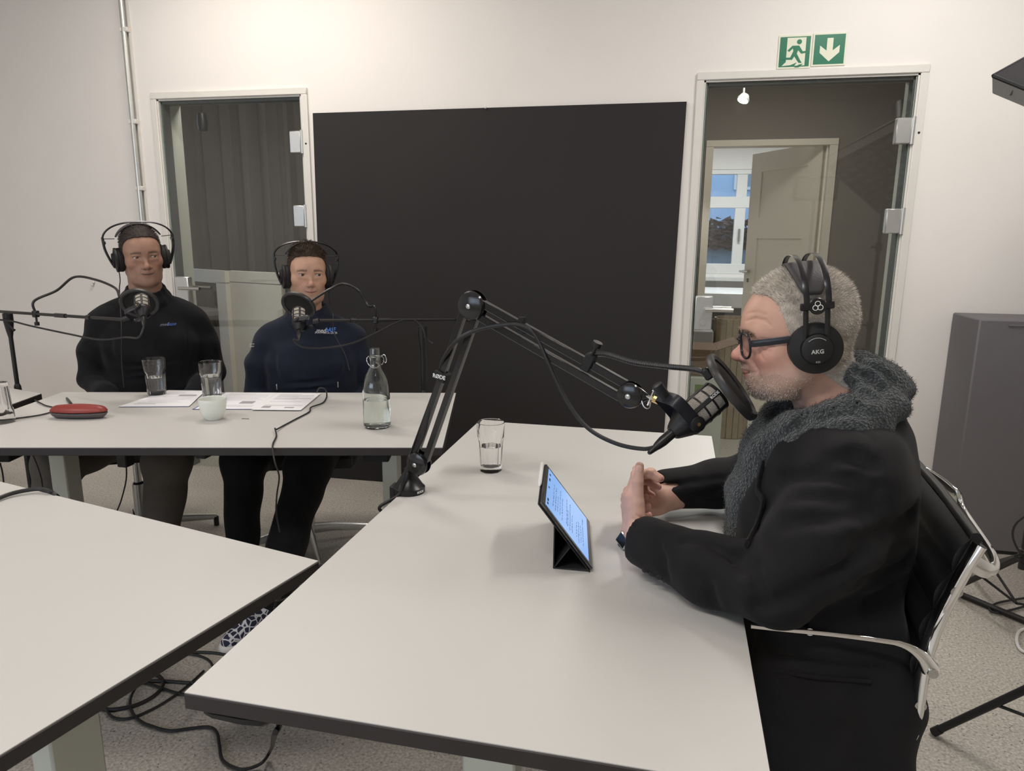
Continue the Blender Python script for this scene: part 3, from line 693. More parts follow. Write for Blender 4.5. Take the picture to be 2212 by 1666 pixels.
def nets_obj(name, V, F, m, parent=None, col=None, smooth_it=0, kind=None):
    me = bpy.data.meshes.new(name)
    V = np.asarray(V, float)
    if smooth_it:
        E = np.concatenate([F[:, [0, 1]], F[:, [1, 2]], F[:, [2, 3]], F[:, [3, 0]]]); E = np.concatenate([E, E[:, ::-1]])
        cnt = np.bincount(E[:, 0], minlength=len(V)).astype(float)[:, None]
        for _ in range(smooth_it):
            acc = np.zeros_like(V)
            for a in range(3): acc[:, a] = np.bincount(E[:, 0], weights=V[E[:, 1], a], minlength=len(V))
            V = V*.5+.5*acc/np.maximum(cnt, 1)
    nf = len(F); me.vertices.add(len(V)); me.vertices.foreach_set('co', V.astype(np.float32).ravel())
    me.loops.add(nf*4); me.loops.foreach_set('vertex_index', F.astype(np.int32).ravel())
    me.polygons.add(nf); me.polygons.foreach_set('loop_start', np.arange(0, nf*4, 4, dtype=np.int32))
    try: me.polygons.foreach_set('loop_total', np.full(nf, 4, np.int32))
    except Exception: pass
    me.polygons.foreach_set('use_smooth', np.ones(nf, bool)); me.update(calc_edges=True); me.validate()
    if col is not None:
        a = me.color_attributes.new('Col', 'FLOAT_COLOR', 'POINT'); c4 = np.ones((len(V), 4), np.float32); c4[:, :3] = col; a.data.foreach_set('color', c4.ravel())
    me.materials.append(m)
    o = bpy.data.objects.new(name, me); COL.objects.link(o)
    if parent is not None: setparent(o, parent)
    if kind: o['kind'] = kind
    return o
def vnoise(P, sc, seed=0):
    """cheap smooth pseudo noise in -1..1"""
    r = np.random.RandomState(seed); out = 0
    for i in range(5):
        k = r.normal(size=3); k = k/np.linalg.norm(k)*sc*r.uniform(.6, 1.6); out = out+np.sin(P@k+r.uniform(0, 6.28))
    return out/3.2
def strands(V, N, n, L, w, lean, seed, jit=.35, colors=None, up=None):
    """short tapered hair blades on surface points; returns verts, faces(quads), cols"""
    r = np.random.RandomState(seed); i = r.randint(0, len(V), n); P = V[i]+r.normal(size=(n, 3))*.0012; D = N[i]*(.55)+lean[i]+r.normal(size=(n, 3))*jit
    D /= np.linalg.norm(D, axis=1)[:, None]; Ln = L[i]*r.uniform(.6, 1.25, n); S_ = np.cross(D, r.normal(size=(n, 3))); S_ /= np.linalg.norm(S_, axis=1)[:, None]
    T = P+D*Ln[:, None]+N[i]*0; mid = P+D*Ln[:, None]*.55+N[i]*Ln[:, None]*.12
    W = w*r.uniform(.7, 1.3, n)[:, None]
    Q = np.stack([P-S_*W, P+S_*W, mid+S_*W*.7, T, mid-S_*W*.7], 1).reshape(-1, 3)
    b = np.arange(n)*5; F = np.concatenate([np.stack([b, b+1, b+2, b+4], 1), np.stack([b+4, b+2, b+3, b+3], 1)])
    c = colors[r.randint(0, len(colors), n)]*r.uniform(.75, 1.2, n)[:, None]; C = np.repeat(c, 5, 0)
    return Q, F, C
def vnormals(V, F):
    n = np.cross(V[F[:, 2]]-V[F[:, 0]], V[F[:, 3]]-V[F[:, 1]]); out = np.zeros_like(V)
    for k in range(4):
        for a in range(3): out[:, a] += np.bincount(F[:, k], weights=n[:, a], minlength=len(V))
    return out/np.maximum(np.linalg.norm(out, axis=1)[:, None], 1e-9)
def poly_obj(name, Q, quads, C, m, parent):
    """quads may hold repeated last index (triangles)"""
    me = bpy.data.meshes.new(name); tri = quads[:, 2] == quads[:, 3]
    qa = quads[~tri]; ta = quads[tri][:, :3]
    loops = np.concatenate([qa.ravel(), ta.ravel()]).astype(np.int32); st = np.concatenate([np.arange(len(qa))*4, len(qa)*4+np.arange(len(ta))*3]).astype(np.int32)
    me.vertices.add(len(Q)); me.vertices.foreach_set('co', Q.astype(np.float32).ravel()); me.loops.add(len(loops)); me.loops.foreach_set('vertex_index', loops)
    me.polygons.add(len(st)); me.polygons.foreach_set('loop_start', st)
    try: me.polygons.foreach_set('loop_total', np.concatenate([np.full(len(qa), 4), np.full(len(ta), 3)]).astype(np.int32))
    except Exception: pass
    me.update(calc_edges=True)
    a = me.color_attributes.new('Col', 'FLOAT_COLOR', 'POINT'); c4 = np.ones((len(Q), 4), np.float32); c4[:, :3] = C; a.data.foreach_set('color', c4.ravel())
    me.materials.append(m); o = bpy.data.objects.new(name, me); COL.objects.link(o)
    if parent is not None: setparent(o, parent)
    return o
def join_into(o, others):
    """merge other mesh objects' data into o (same frame)"""
    import bmesh
    bm = bmesh.new(); bm.from_mesh(o.data)
    for p in others: bm.from_mesh(p.data)
    bm.to_mesh(o.data); bm.free()
    for p in others:
        d = p.data; bpy.data.objects.remove(p); bpy.data.meshes.remove(d)
    return o

m_skin = mat('skin', (.5, .3, .22), .48, vcol=True, noise=(55, .06), bump=(220, .06), spec=.4)
m_skin.node_tree.nodes['Principled BSDF'].inputs['Subsurface Weight'].default_value = 0.06
m_skin.node_tree.nodes['Principled BSDF'].inputs['Subsurface Radius'].default_value = (.012, .005, .003)
m_skin.node_tree.nodes['Principled BSDF'].inputs['Subsurface Scale'].default_value = 1.0
m_hair = mat('hair_strands', (.3, .3, .3), .65, vcol=True, spec=.2)
m_eye = mat('eye', (.8, .8, .8), .08, vcol=True)

def surf_in(g, Bm, px, py):
    Bi = Bm.inverted(); o = np.array(Bi @ Vector(CO)); d = np.array(Bi.to_3x3() @ Vector(ray(px, py))); t = np.arange(.7, 3.6, g.h*.4); P = o+t[:, None]*d; i = np.round((P-g.lo)/g.h).astype(int)
    ok = ((i >= 0) & (i < g.n)).all(1); v = np.full(len(t), 1.0); ii = i[ok]; v[ok] = g.d[ii[:, 0], ii[:, 1], ii[:, 2]]; w = np.argmax(v < 0)
    return (Bm @ Vector(P[w])) if v[w] < 0 else None
def crease_in(g, Bm, pts, r, k, sub=True):
    Bi = Bm.inverted(); Q = [surf_in(g, Bm, *p) for p in pts]; Q = [np.array(Bi @ q) for q in Q if q is not None]
    for i, (a, b) in enumerate(zip(Q[:-1], Q[1:])): g.cone(a, b, r*(.6 if i == 0 else 1), r*(.6 if i == len(Q)-2 else 1), k, sub)
# ------------------------------------------------------------------ head
def make_head(h, P):
    """head modelled in its own frame: face towards -y, z up, origin between the ears. returns dict of arrays"""
    g = SDF((-.105, -.14, -.27), (.105, .16, .155), h)
    sx = P.get('wide', 1.0); jw = P.get('jaw', 1.0); jz = P.get('jaw_up', 0.0)
    g.ell((0, -.002, .040), (.0755*sx, .091, .086), 0)
    g.ell((0, -.045, .035), (.060*sx, .056, .050), .03)
    g.ell((0, -.045, -.020), (.060*sx, .049, .070), .025)
    br = P.get('brow_r', .0125)
    for s_ in (-1, 1): g.cone((s_*.012, -.0838, .024), (s_*.040, -.0765, .024), br, br*.9, .018)
    for s_ in (-1, 1):
        g.ell((s_*.046*sx, -.058, -.016), (.022, .026, .020), .025)
        g.cone((s_*.053*jw, -.012, -.052+jz*.6), (s_*.036*jw, -.045, -.082+jz), .022, .021, .03)
        g.cone((s_*.036*jw, -.045, -.082+jz), (s_*.012, -.074, -.090+jz), .021, .017, .022)
        g.ell((s_*.074*sx, .004, -.002), (.010, .017, .028), .008)
    g.ell((0, -.035, -.060+jz*.5), (.050*jw, .050, .038), .03)
    g.ell((0, -.068, -.048+P.get('mouth_dz', 0.0)*.8), (.034, .034, .030), .022)
    g.ell((0, -.0765, -.091+jz), (.020*P.get('chin', 1), .0185, .018), .018)
    # eye sockets
    for s_ in (-1, 1): g.ell((s_*.034, -.106, .009), (.019, .017, .012), .014, True)
    # nose
    nl = P.get('nose', 1.0)
    nz = P.get('nose_dz', 0.0); nw = P.get('nose_w', 1.0)
    g.cone((0, -.088, .016), (0, -.1075-.003*(nl-1)*10, -.014+nz), .0072*nw, .0095*nw, .009)
    g.ell((0, -.1085-.004*(nl-1)*10, -.0185+nz), (.0125*nl*nw, .0125, .0108), .007)
    for s_ in (-1, 1): g.ell((s_*.0130*nl*nw, -.0985, -.0235+nz), (.0080*nw, .0115, .0075), .005); g.ell((s_*.0075, -.1035, -.0320+nz), (.0042, .0055, .0030), .003, True)
    g.cone((0, -.101, -.034+nz), (0, -.100, -.040+nz), .006, .006, .01)
    # lids around the eyeballs
    eo = P.get('eye_open', .0045)
    for s_ in (-1, 1):
        g.ell((s_*.0325, -.0815, .008), (.0165, .0140, .0138), .006)
        g.ell((s_*.0325, -.0985, .0078), (.0135, .0125, eo), .0022, True)
        # upper lid fold and bag
        g.cone((s_*.021, -.0945, .0165), (s_*.045, -.0885, .0165), .003, .003, .006)
        g.cone((s_*.022, -.0920, -.004), (s_*.043, -.0870, -.003), .0035, .0035, .008)
    # lips
    my = -.0515+P.get('mouth_dz', 0.0); sm = P.get('smile', .002); LR = P.get('lip_r', 1.0)
    for q in range(-3, 3):
        a, b = q/3, (q+1)/3
        md = P.get('mouth_deep', .0135)
        def lp(t, z, y): return (t*.0235, y+md*abs(t)**1.7, z+sm*t*t)
        g.cone(lp(a, my+.0048-.002*abs(a), -.0985), lp(b, my+.0048-.002*abs(b), -.0985), LR*.0048*(1-.5*abs(a)), LR*.0048*(1-.5*abs(b)), .005)
        g.cone(lp(a, my-.0060+.003*abs(a), -.0970), lp(b, my-.0060+.003*abs(b), -.0970), LR*.0058*(1-.5*abs(a)), LR*.0058*(1-.5*abs(b)), .005)
    for q in range(-4, 4):
        a, b = q/4, (q+1)/4
        def mp(t): return (t*.0265, -.1035+md*1.1*abs(t)**1.7, my+.0003+sm*1.15*t*t)
        op = P.get('mouth_open', .0012)
        if op > 0: g.cone(mp(a), mp(b), op*(1.05-abs(a)), op*(1.05-abs(b)), .0022, True)
    for s_ in (-1, 1):
        for q, (y, z, x, r_) in enumerate(((-.094, -.028, .019, .0020), (-.088, -.038, .0275, .0022), (-.083, -.050, .0315, .0018))):
            pass
        # nasolabial crease
        cr_ = P.get('crease', 1)
        if cr_ > 0: g.cone((s_*.0190, -.0985, -.026), (s_*.0300, -.0880, -.045), .0016*cr_, .0016*cr_, .006, True); g.cone((s_*.0300, -.0880, -.045), (s_*.0335, -.0800, -.062), .0016*cr_, .0008*cr_, .006, True)
        for t in P.get('wrinkles', ()):
            (y0, z0, x0), (y1, z1, x1) = t; g.cone((s_*x0, y0, z0), (s_*x1, y1, z1), .0017, .0012, .0035, True)
    # neck
    nb = P.get('neck', (0, .040, -.22)); nr = P.get('neck_r', .058)
    g.cone((0, .018, -.045), nb, nr*.98, nr*1.08, .028)
    if P.get('adams', 1): g.ell((nb[0]*.5, -.018+nb[1]*.3, -.135), (.012, .014, .018), .025)
    if 'post' in P: P['post'](g)
    V, F = g.mesh()
    return g, V, F
def head_colors(V, P):
    x, y, z = V[:, 0], -V[:, 1], V[:, 2]
    base = np.array(P['skin']); C = np.tile(base, (len(V), 1))
    def blot(cx, cy, cz, r, colr, amt):
        w = np.exp(-(((x-cx)**2+(y-cy)**2+(z-cz)**2)/(r*r)))*amt; return w[:, None]*(np.array(colr)-base)
    red = P.get('red', (.55, .22, .17)); ra = P.get('red_amt', .5)
    nz = P.get('nose_dz', 0.0); mdz = P.get('mouth_dz', 0.0)
    D = blot(0, .118, -.02+nz, .020, red, ra)
    for s_ in (-1, 1): D += blot(s_*.045, .075, -.022, .028, red, ra*.75); D += blot(s_*.035, .088, .0, .012, (.32, .16, .13), .25)
    C = C+D
    lips = (np.abs(x) < .0245) & (y > .080); zc = -.0515+mdz+P.get('smile', .002)*(x/.0235)**2
    wl = np.exp(-((z-zc)/.0075)**4)*np.clip(1-(np.abs(x)/.0255)**4, 0, 1)*(y > .085); C = C*(1-.75*wl[:, None])+np.array(P.get('lip', (.42, .17, .15)))*.75*wl[:, None]
    dark = np.exp(-((z-zc)/P.get('mline', .0016))**2)*np.clip((.0255-np.abs(x))/.004, 0, 1)*(y > .075); C = C*(1-.8*dark[:, None])
    for s_ in (-1, 1): C = C*(1-.35*P.get('fold', .5)*(np.exp(-((((np.abs(x)-(.020+.35*(-.026+nz-z)))/.0028)**2)))*(z < -.024+nz)*(z > -.050+nz)*(y > .07)*.5)[:, None])
    for s_ in (-1, 1): C = C*(1-.6*np.exp(-(((x-s_*.0072)**2+(z+.0315-nz)**2)/.0036**2))*(y > .09))[:, None] if False else C*(1-.55*(np.exp(-(((x-s_*.0072)**2+(z+.0318-nz)**2)/.0036**2))*(y > .09))[:, None])
    # stubble
    st = P.get('stubble', 0)
    if st:
        a = np.clip((-.026-z)/.02, 0, 1)*np.clip((y+.01)/.03, 0, 1)*np.clip((.115+z+.03)/.03, 0, 1)*np.clip((np.abs(x)-.0)/.001+1, 0, 1)
        a = a*(1-wl); a = a*(1-np.exp(-(((np.abs(x)-.045)/.02)**2+((z+.03)/.018)**2))*.9)
        C = C*(1-st*a[:, None])+np.array(P.get('stubble_col', (.2, .17, .15)))*st*a[:, None]
    C = C*(1+.05*vnoise(V, 160, 3)[:, None])
    return np.clip(C, .004, 1)
def hair_line(y, P): return np.interp(y, P['hl_y'], P['hl_z'])
def make_person_head(name, P, h, Mx, parent_name_props, hair_n, seed):
    g, V, F = make_head(h, P)
    x, y, z = V[:, 0], -V[:, 1], V[:, 2]
    C = head_colors(V, P)
    # hair root colour on the scalp
    hm = np.clip((z-hair_line(y-.25*np.abs(x)*0, P)+.25*0)/.012+.5, 0, 1)*(np.abs(x) < .2)
    if P.get('root', 1): C = C*(1-P.get('root_amt', .6)*hm[:, None])+np.array(P['hair'])*P.get('root_amt', .6)*hm[:, None]
    # eyebrows
    eb = np.exp(-((z-(.0265+P.get('brow_z', 0)-.25*np.clip(np.abs(x)-.034, 0, 1)))/.0042)**2)*((np.abs(x) > .012) & (np.abs(x) < .050))*(y > .07)*P.get('brow', .75); C = C*(1-eb[:, None])+np.array(P.get('brow_col', P['hair']))*eb[:, None]
    # lash line
    ll = np.exp(-(((np.abs(x)-.0325)/.013)**4))*np.exp(-((z-.0078-P.get('eye_open', .0045))/.0018)**2)*(y > .085); C = C*(1-.6*ll[:, None])
    R3 = np.array(Mx.to_3x3()); t = np.array(Mx.translation)
    tw = lambda A: A@R3.T+t
    body = nets_obj(name, tw(V), F, m_skin, None, C, 2)
    # hair cap: offset shell cut by hairline
    i0, i1 = (0, 0, 0), g.n; X, Y, Z = g.grid(i0, i1); th = P['thick'](X, -Y, Z)
    hl3 = hair_line(-Y, P)+P.get('wob', .0012)*(np.sin(X*210+1)+.6*np.sin(X*630+Y*300))+P.get('temple', .12)*np.clip(.030-np.abs(X), -.03, 0)*0; dh = np.maximum(g.d-th, (hl3-Z)*.75); dh = np.maximum(dh, -(g.d+.006))
    Vh, Fh = g.mesh(dh); Nh = vnormals(Vh, Fh)
    rr = np.random.RandomState(seed); Ch = np.array(P['hair'])*(1+.25*vnoise(Vh, 260, seed)[:, None]); Ch = np.clip(Ch, .004, 1)
    hair = nets_obj('hair', tw(Vh), Fh, m_hair, body, Ch, 2)
    objs = [hair]
    if hair_n:
        Nw = Nh@R3.T
        keep = Vh[:, 2] > hair_line(-Vh[:, 1], P)+.001; Vk = Vh[keep]; Nk = Nh[keep]
        lean = P['lean'](Vk); Lh = P['slen'](Vk)
        Q, FQ, CQ = strands(Vk-Nk*.001, Nk, hair_n, Lh, P.get('sw', .0005), lean, seed, P.get('jit', .3), np.array(P['hair_cols']))
        s_ = poly_obj('hair_strand', tw(Q), FQ, CQ, m_hair, None); join_into(hair, [s_])
    # eyeballs
    gz = P.get('gaze', (0, 0))
    for s_ in (-1, 1):
        k = MB(); k.sphere((0, 0, 0), .0128, 14); VV = np.array(k.v); FF = np.array([f for f in k.f])
        dirv = np.array([math.sin(gz[0])*math.cos(gz[1]), -math.cos(gz[0])*math.cos(gz[1]), math.sin(gz[1])]); an = np.arccos(np.clip(VV@dirv/.0128, -1, 1))
        cc = np.tile(np.array([.42, .38, .35]), (len(VV), 1)); cc[an < .50] = P.get('iris', (.10, .08, .05)); cc[an < .22] = (.005, .005, .005)
        VV = VV+np.array([s_*.0325, -.0815, .008])
        o = nets_obj('eye', tw(VV), FF, m_eye, body, cc)
    return body, hair, tw, R3
# ================================================================== people
def surf(g, px, py, t0=.6, t1=4.0):
    """first surface point of a field along the sight line of a photo pixel"""
    r_ = ray(px, py); t = np.arange(t0, t1, g.h*.5); P = CO+t[:, None]*r_; i = np.round((P-g.lo)/g.h).astype(int)
    ok = ((i >= 0) & (i < g.n)).all(1); v = np.full(len(t), 1.0); ii = i[ok]; v[ok] = g.d[ii[:, 0], ii[:, 1], ii[:, 2]]
    w = np.argmax(v < 0)
    return P[w] if v[w] < 0 else None
def crease(g, pts, r, k, sub=True, deep=0.0):
    Q = [surf(g, *p) for p in pts]; Q = [q+np.array(CF)*deep for q in Q if q is not None]
    for a, b in zip(Q[:-1], Q[1:]): g.cone(a, b, r, r, k, sub)
def hand(g, wrist, f, n, right, sc=1.0, curl=((15, 60, 30),)*4, thumb=(.55, .75, .25), tcurl=15, spread=.06, fr=1.0, tl=1.0):
    """adds a hand with palm, four unequal fingers and a thumb"""
    f = np.array(f, float); f /= np.linalg.norm(f); n = np.array(n, float); n -= f*(n@f); n /= np.linalg.norm(n)
    s = np.cross(f, n) if right else np.cross(n, f); w = np.array(wrist, float)
    offs = (.029, .009, -.011, -.029); lens = ((.044, .027, .021), (.048, .031, .022), (.044, .028, .021), (.034, .021, .019)); rad = (.0095, .0098, .0092, .0080)
    # palm
    kn = [w+(f*(.088-.006*abs(i-1))+s*offs[i])*sc for i in range(4)]
    for i in range(4): g.cone(w+s*offs[i]*.62*sc+f*.008*sc, kn[i], .0155*sc, .0118*sc, .012*sc)
    g.cone(w+f*.030*sc-s*.018*sc+n*.006*sc, w+f*.062*sc-s*.022*sc+n*.004*sc, .015*sc, .012*sc, .014*sc)
    g.cone(w-f*.05*sc, w+f*.012*sc, .0265*sc, .0245*sc, .02*sc, False, (tuple(n), .74))
    tips = []
    for i in range(4):
        p = kn[i].copy(); a = 0.0; base = f+s*spread*(1.5-i)/1.5; base /= np.linalg.norm(base); r0 = rad[i]*sc*fr
        for j in range(3):
            a += math.radians(curl[i][j]); d = base*math.cos(a)+n*math.sin(a); q = p+d*lens[i][j]*sc
            g.cone(p, q, r0*(1.04-.07*j), r0*(.98-.07*j), .0035*sc); 
            g.ell(p, (r0*1.08,)*3, .003*sc)
            p = q
        tips.append((p, d))
    # thumb
    td = s*thumb[0]+f*thumb[1]+n*thumb[2]; td /= np.linalg.norm(td); b0 = w+f*.022*sc+s*.020*sc+n*.008*sc; b1 = b0+td*.040*sc*tl
    g.cone(b0, b1, .0165*sc, .0125*sc, .014*sc); td2 = td+f*math.tan(math.radians(tcurl)); td2 /= np.linalg.norm(td2); b2 = b1+td2*.034*sc*tl; b3 = b2+(td2+n*.12)*.025*sc*tl
    g.cone(b1, b2, .0118*sc, .0108*sc, .004*sc); g.cone(b2, b3, .0112*sc, .0088*sc, .003*sc)
    return kn, tips, (b0, b1, b2, b3)
def cloth(name, col, rough=.85, weave=900, amt=.25, sheen=.15, nz=(25, .12)):
    m = mat(name, col, rough, noise=nz, bump=(weave, amt), sheen=sheen, spec=.25); return m
m_blazer = cloth('black_wool_blazer', (.0085, .0083, .0095), .8, 1100, .22, .04)
m_fleece1 = cloth('black_fleece', (.0075, .0080, .0100), .9, 500, .3, .06)
m_fleece2 = cloth('navy_fleece', (.0115, .0150, .0285), .9, 600, .3, .08)
m_trous1 = cloth('grey_brown_trousers', (.120, .108, .097), .85, 600, .2, .05)
m_trous2 = cloth('black_trousers', (.0085, .0085, .0100), .8, 600, .2, .05)
m_shoe = mat('dark_shoe', (.03, .03, .035), .5)
def knit_mat():
    m = mat('charcoal_knit', (.044, .052, .055), .95, spec=.2, sheen=.3)
    nt = m.node_tree; b = nt.nodes['Principled BSDF']; N = nt.nodes.new; L = nt.links.new; tc = N('ShaderNodeTexCoord')
    v = N('ShaderNodeTexVoronoi'); v.inputs['Scale'].default_value = 210; L(tc.outputs['Object'], v.inputs['Vector'])
    n = N('ShaderNodeTexNoise'); n.inputs['Scale'].default_value = 420; L(tc.outputs['Object'], n.inputs['Vector'])
    ad = N('ShaderNodeMath'); ad.operation = 'ADD'; L(v.outputs['Distance'], ad.inputs[0]); L(n.outputs['Fac'], ad.inputs[1])
    bp = N('ShaderNodeBump'); bp.inputs['Strength'].default_value = .9; bp.inputs['Distance'].default_value = .006; L(ad.outputs[0], bp.inputs['Height']); L(bp.outputs['Normal'], b.inputs['Normal'])
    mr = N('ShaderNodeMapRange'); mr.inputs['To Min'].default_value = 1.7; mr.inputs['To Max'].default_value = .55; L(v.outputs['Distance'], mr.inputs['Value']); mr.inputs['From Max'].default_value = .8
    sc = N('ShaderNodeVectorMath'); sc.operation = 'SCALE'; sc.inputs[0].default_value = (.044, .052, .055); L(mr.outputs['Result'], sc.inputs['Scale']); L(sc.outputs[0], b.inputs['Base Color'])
    return m
m_knit = knit_mat()

# ------------------------------------------------------------------ grey-haired man at the right
HM = Vector((.257, 1.322, 1.180))
HMAT = Matrix.Translation(HM) @ Matrix.Rotation(math.radians(-90), 4, 'Z') @ Matrix.Rotation(math.radians(7), 4, 'X')
def man_folds(g):
    C = lambda pts, r, k: crease_in(g, HMAT, pts, r, k)
    C([(1606, 801), (1614, 804), (1624, 806), (1634, 805)], .0022, .003)                      # parted lips
    C([(1618, 777), (1628, 786), (1636, 800), (1640, 816), (1638, 832)], .0016, .006)           # smile fold
    for L_ in ([(1644, 731), (1660, 735), (1678, 734)], [(1642, 737), (1658, 744), (1676, 748)], [(1640, 744), (1652, 754), (1666, 762)], [(1628, 735), (1640, 738), (1652, 736)], [(1630, 752), (1642, 764), (1650, 778)]): C(L_, .0013, .0032)
    C([(1612, 694), (1632, 688), (1652, 692), (1664, 704)], .0010, .005); C([(1612, 678), (1635, 674), (1655, 680)], .0008, .005)
    C([(1700, 850), (1708, 870), (1706, 888)], .0020, .010); C([(1730, 845), (1726, 868)], .0018, .010)    # neck tendons
PM = dict(brow_r=.0145, jaw_up=.015, mouth_deep=.0165, lip_r=1.2, skin=(.56, .335, .258), red=(.58, .235, .20), red_amt=.75, lip=(.40, .16, .135), smile=.005, mouth_open=0, eye_open=.0016, nose=1.12, crease=0, post=man_folds,
    stubble=.42, stubble_col=(.34, .28, .24), hair=(.40, .36, .315), root_amt=.45, brow=.75, brow_col=(.20, .14, .10), jaw=1.06, chin=1.15, neck=(0, .060, -.165), neck_r=.058,
    hl_y=[-.2, -.06, -.045, -.01, .012, .030, .040, .050, .062, .085, .105, .2], hl_z=[-.085, -.085, -.075, -.045, -.030, .010, .040, .073, .088, .093, .097, .15],
    thick=lambda X, Y, Z: .0015+.0025*np.clip((Z-.05)/.06, 0, 1), root=1,
    lean=lambda V: np.stack([V[:, 0]*3, np.where(V[:, 1] < -.01, -.35, .55), np.where(V[:, 2] > .07, .1, -.75)], 1),
    slen=lambda V: .0042+.0050*np.clip((V[:, 2]-.05)/.06, 0, 1), sw=.00027, jit=.22,
    hair_cols=[(.62, .58, .52), (.78, .75, .70), (.50, .44, .37), (.36, .31, .26), (.68, .62, .54), (.85, .83, .80)])
man, man_hair, twM, R3M = make_person_head('person', PM, .0017, HMAT, None, 46000, 5)
# short grey beard: fine blades over lower face
def beard(body, P, n, seed, Mx, cols, L0):
    R3 = np.array(Mx.to_3x3()); t = np.array(Mx.translation); nv = len(body.data.vertices); co = np.empty(nv*3, np.float32); body.data.vertices.foreach_get('co', co); V = (co.reshape(-1, 3)-t)@R3
    no = np.empty(nv*3, np.float32); body.data.vertices.foreach_get('normal', no); N = no.reshape(-1, 3)@R3
    x, y, z = V[:, 0], -V[:, 1], V[:, 2]; zc = -.0515
    k = (y > .0) & (z < -.034-.35*np.clip(.085-y, 0, .05)*(y < .085)) & (z > -.106) & ~((np.abs(z-zc) < .0095) & (np.abs(x) < .026) & (y > .08)) & ~((np.hypot((np.abs(x)-.047)/1.4, z+.028) < .020)) & ~((y < .02) & (z < -.062)) & ~((y < .055) & (z < -.094))
    k &= ~((z > -.034) & (np.abs(x) < .015))
    V, N = V[k], N[k]; lean = np.stack([V[:, 0]*0, V[:, 1]*0-.15, V[:, 2]*0-.75], 1); Ln = L0*(.7+.6*np.clip((-.06-V[:, 2])/.04, 0, 1))
    Q, FQ, CQ = strands(V, N, n, Ln, .00024, lean, seed, .3, np.array(cols)); return poly_obj('beard', Q@R3.T+t, FQ, CQ, m_hair, body)
beard(man, PM, 11000, 8, HMAT, [(.62, .58, .54), (.45, .38, .32), (.72, .70, .67), (.34, .25, .19)], .0024)
def eyebrow(body, Mx, n, cols, z0=.0265, L0=.0065):
    R3 = np.array(Mx.to_3x3()); t = np.array(Mx.translation); nv = len(body.data.vertices); co = np.empty(nv*3, np.float32); body.data.vertices.foreach_get('co', co); V = (co.reshape(-1, 3)-t)@R3
    no = np.empty(nv*3, np.float32); body.data.vertices.foreach_get('normal', no); N = no.reshape(-1, 3)@R3; ax_ = np.abs(V[:, 0])
    k = (ax_ > .012) & (ax_ < .052) & (V[:, 1] < -.06) & (np.abs(V[:, 2]-z0+.25*np.clip(ax_-.034, 0, 1)) < .0042)
    V, N = V[k], N[k]; lean = np.stack([np.sign(V[:, 0])*.9, V[:, 0]*0, V[:, 0]*0+.15], 1); Q, FQ, CQ = strands(V, N, n, np.full(len(V), L0), .00028, lean, 9, .25, np.array(cols)); return poly_obj('eyebrow', Q@R3.T+t, FQ, CQ, m_hair, body)
eyebrow(man, HMAT, 700, [(.20, .15, .11), (.32, .26, .20), (.45, .40, .34)])
tag(man, 'grey haired man in dark glasses and black blazer speaking into the microphone', 'person')
# hands: left palm towards himself, fingers wrapped over the right fist
gh = SDF((-.14, 1.22, .70), (.10, 1.66, .92), .0020)
wl_ = np.array(at(1370, 1168, 1.372)); fl_ = np.array(at(1352, 1040, 1.435))-wl_
kL, tipL, thL = hand(gh, wl_, fl_, (1, .25, .15), False, 1.02, ((22, 62, 42), (26, 62, 40), (30, 60, 40), (34, 55, 38)), (.32, .95, .10), 4, tl=1.22)
wr_ = np.array(at(1424, 1080, 1.515)); fr_ = (-.86, -.50, .02)
kR, tipR, thR = hand(gh, wr_, fr_, (.45, -.88, .05), True, .94, ((55, 88, 45), (62, 84, 40), (62, 74, 35), (56, 66, 30)), (.80, .60, .30), 10)
# sleeve-side forearms so that the hands run on into the cuffs
gh.cone(wl_, (.02, 1.27, .795), .026, .030, .02); gh.cone(wr_, (.075, 1.575, .800), .026, .030, .02)
for q in ((.0, 0), (.012, .004), (.022, .010)):
    pass
crease(gh, [(1385, 1118), (1398, 1128), (1404, 1140)], .0012, .003); crease(gh, [(1376, 1112), (1392, 1122), (1400, 1133)], .0012, .003); crease(gh, [(1368, 1120), (1385, 1130), (1395, 1140)], .0012, .003)
Vh_, Fh_ = gh.mesh(); Ch_ = np.tile(np.array([.56, .345, .275]), (len(Vh_), 1)); 
for (p, d) in tipL+tipR:
    w_ = np.exp(-((Vh_-p)**2).sum(1)/.014**2)[:, None]*.45; Ch_ = Ch_*(1-w_)+np.array([.60, .27, .225])*w_
w_ = np.exp(-((Vh_-np.array(kR).mean(0))**2).sum(1)/.05**2)[:, None]*.35; Ch_ = Ch_*(1-w_)+np.array([.58, .28, .235])*w_
Ch_ = np.clip(Ch_*(1+.06*vnoise(Vh_, 220, 4)[:, None]), 0, 1)
ho_ = nets_obj('hands_tmp', Vh_, Fh_, m_skin, None, Ch_, 1)
# coarse body core inside the clothes links head, arms and legs
gb = SDF((-.16, .95, .0), (.62, 1.75, 1.16), .012)
gb.chain([(.305, 1.32, 1.03), (.305, 1.32, .80), (.32, 1.32, .56)], [.055, .09, .10], .03)
for s_, sh, el, wrp in ((-1, (.33, 1.15, .99), (.21, 1.12, .815), (.03, 1.265, .795)), (1, (.33, 1.50, .99), (.25, 1.62, .82), (.085, 1.58, .80))):
    gb.chain([(.300, 1.32, .98), (sh[0]-.02, sh[1]+.02*(-s_), sh[2]-.04), el, wrp], [.05, .030, .026, .022], .02)
    gb.chain([(.38, 1.32+s_*.09, .54), (-.03, 1.32+s_*.11, .53), (.0, 1.32+s_*.11, .10)], [.085, .058, .042], .03)
Vb_, Fb_ = gb.mesh(); Cb_ = np.tile(np.array(PM['skin']), (len(Vb_), 1)); bo_ = nets_obj('core_tmp', Vb_, Fb_, m_skin, None, Cb_, 1)
join_into(man, [ho_, bo_])
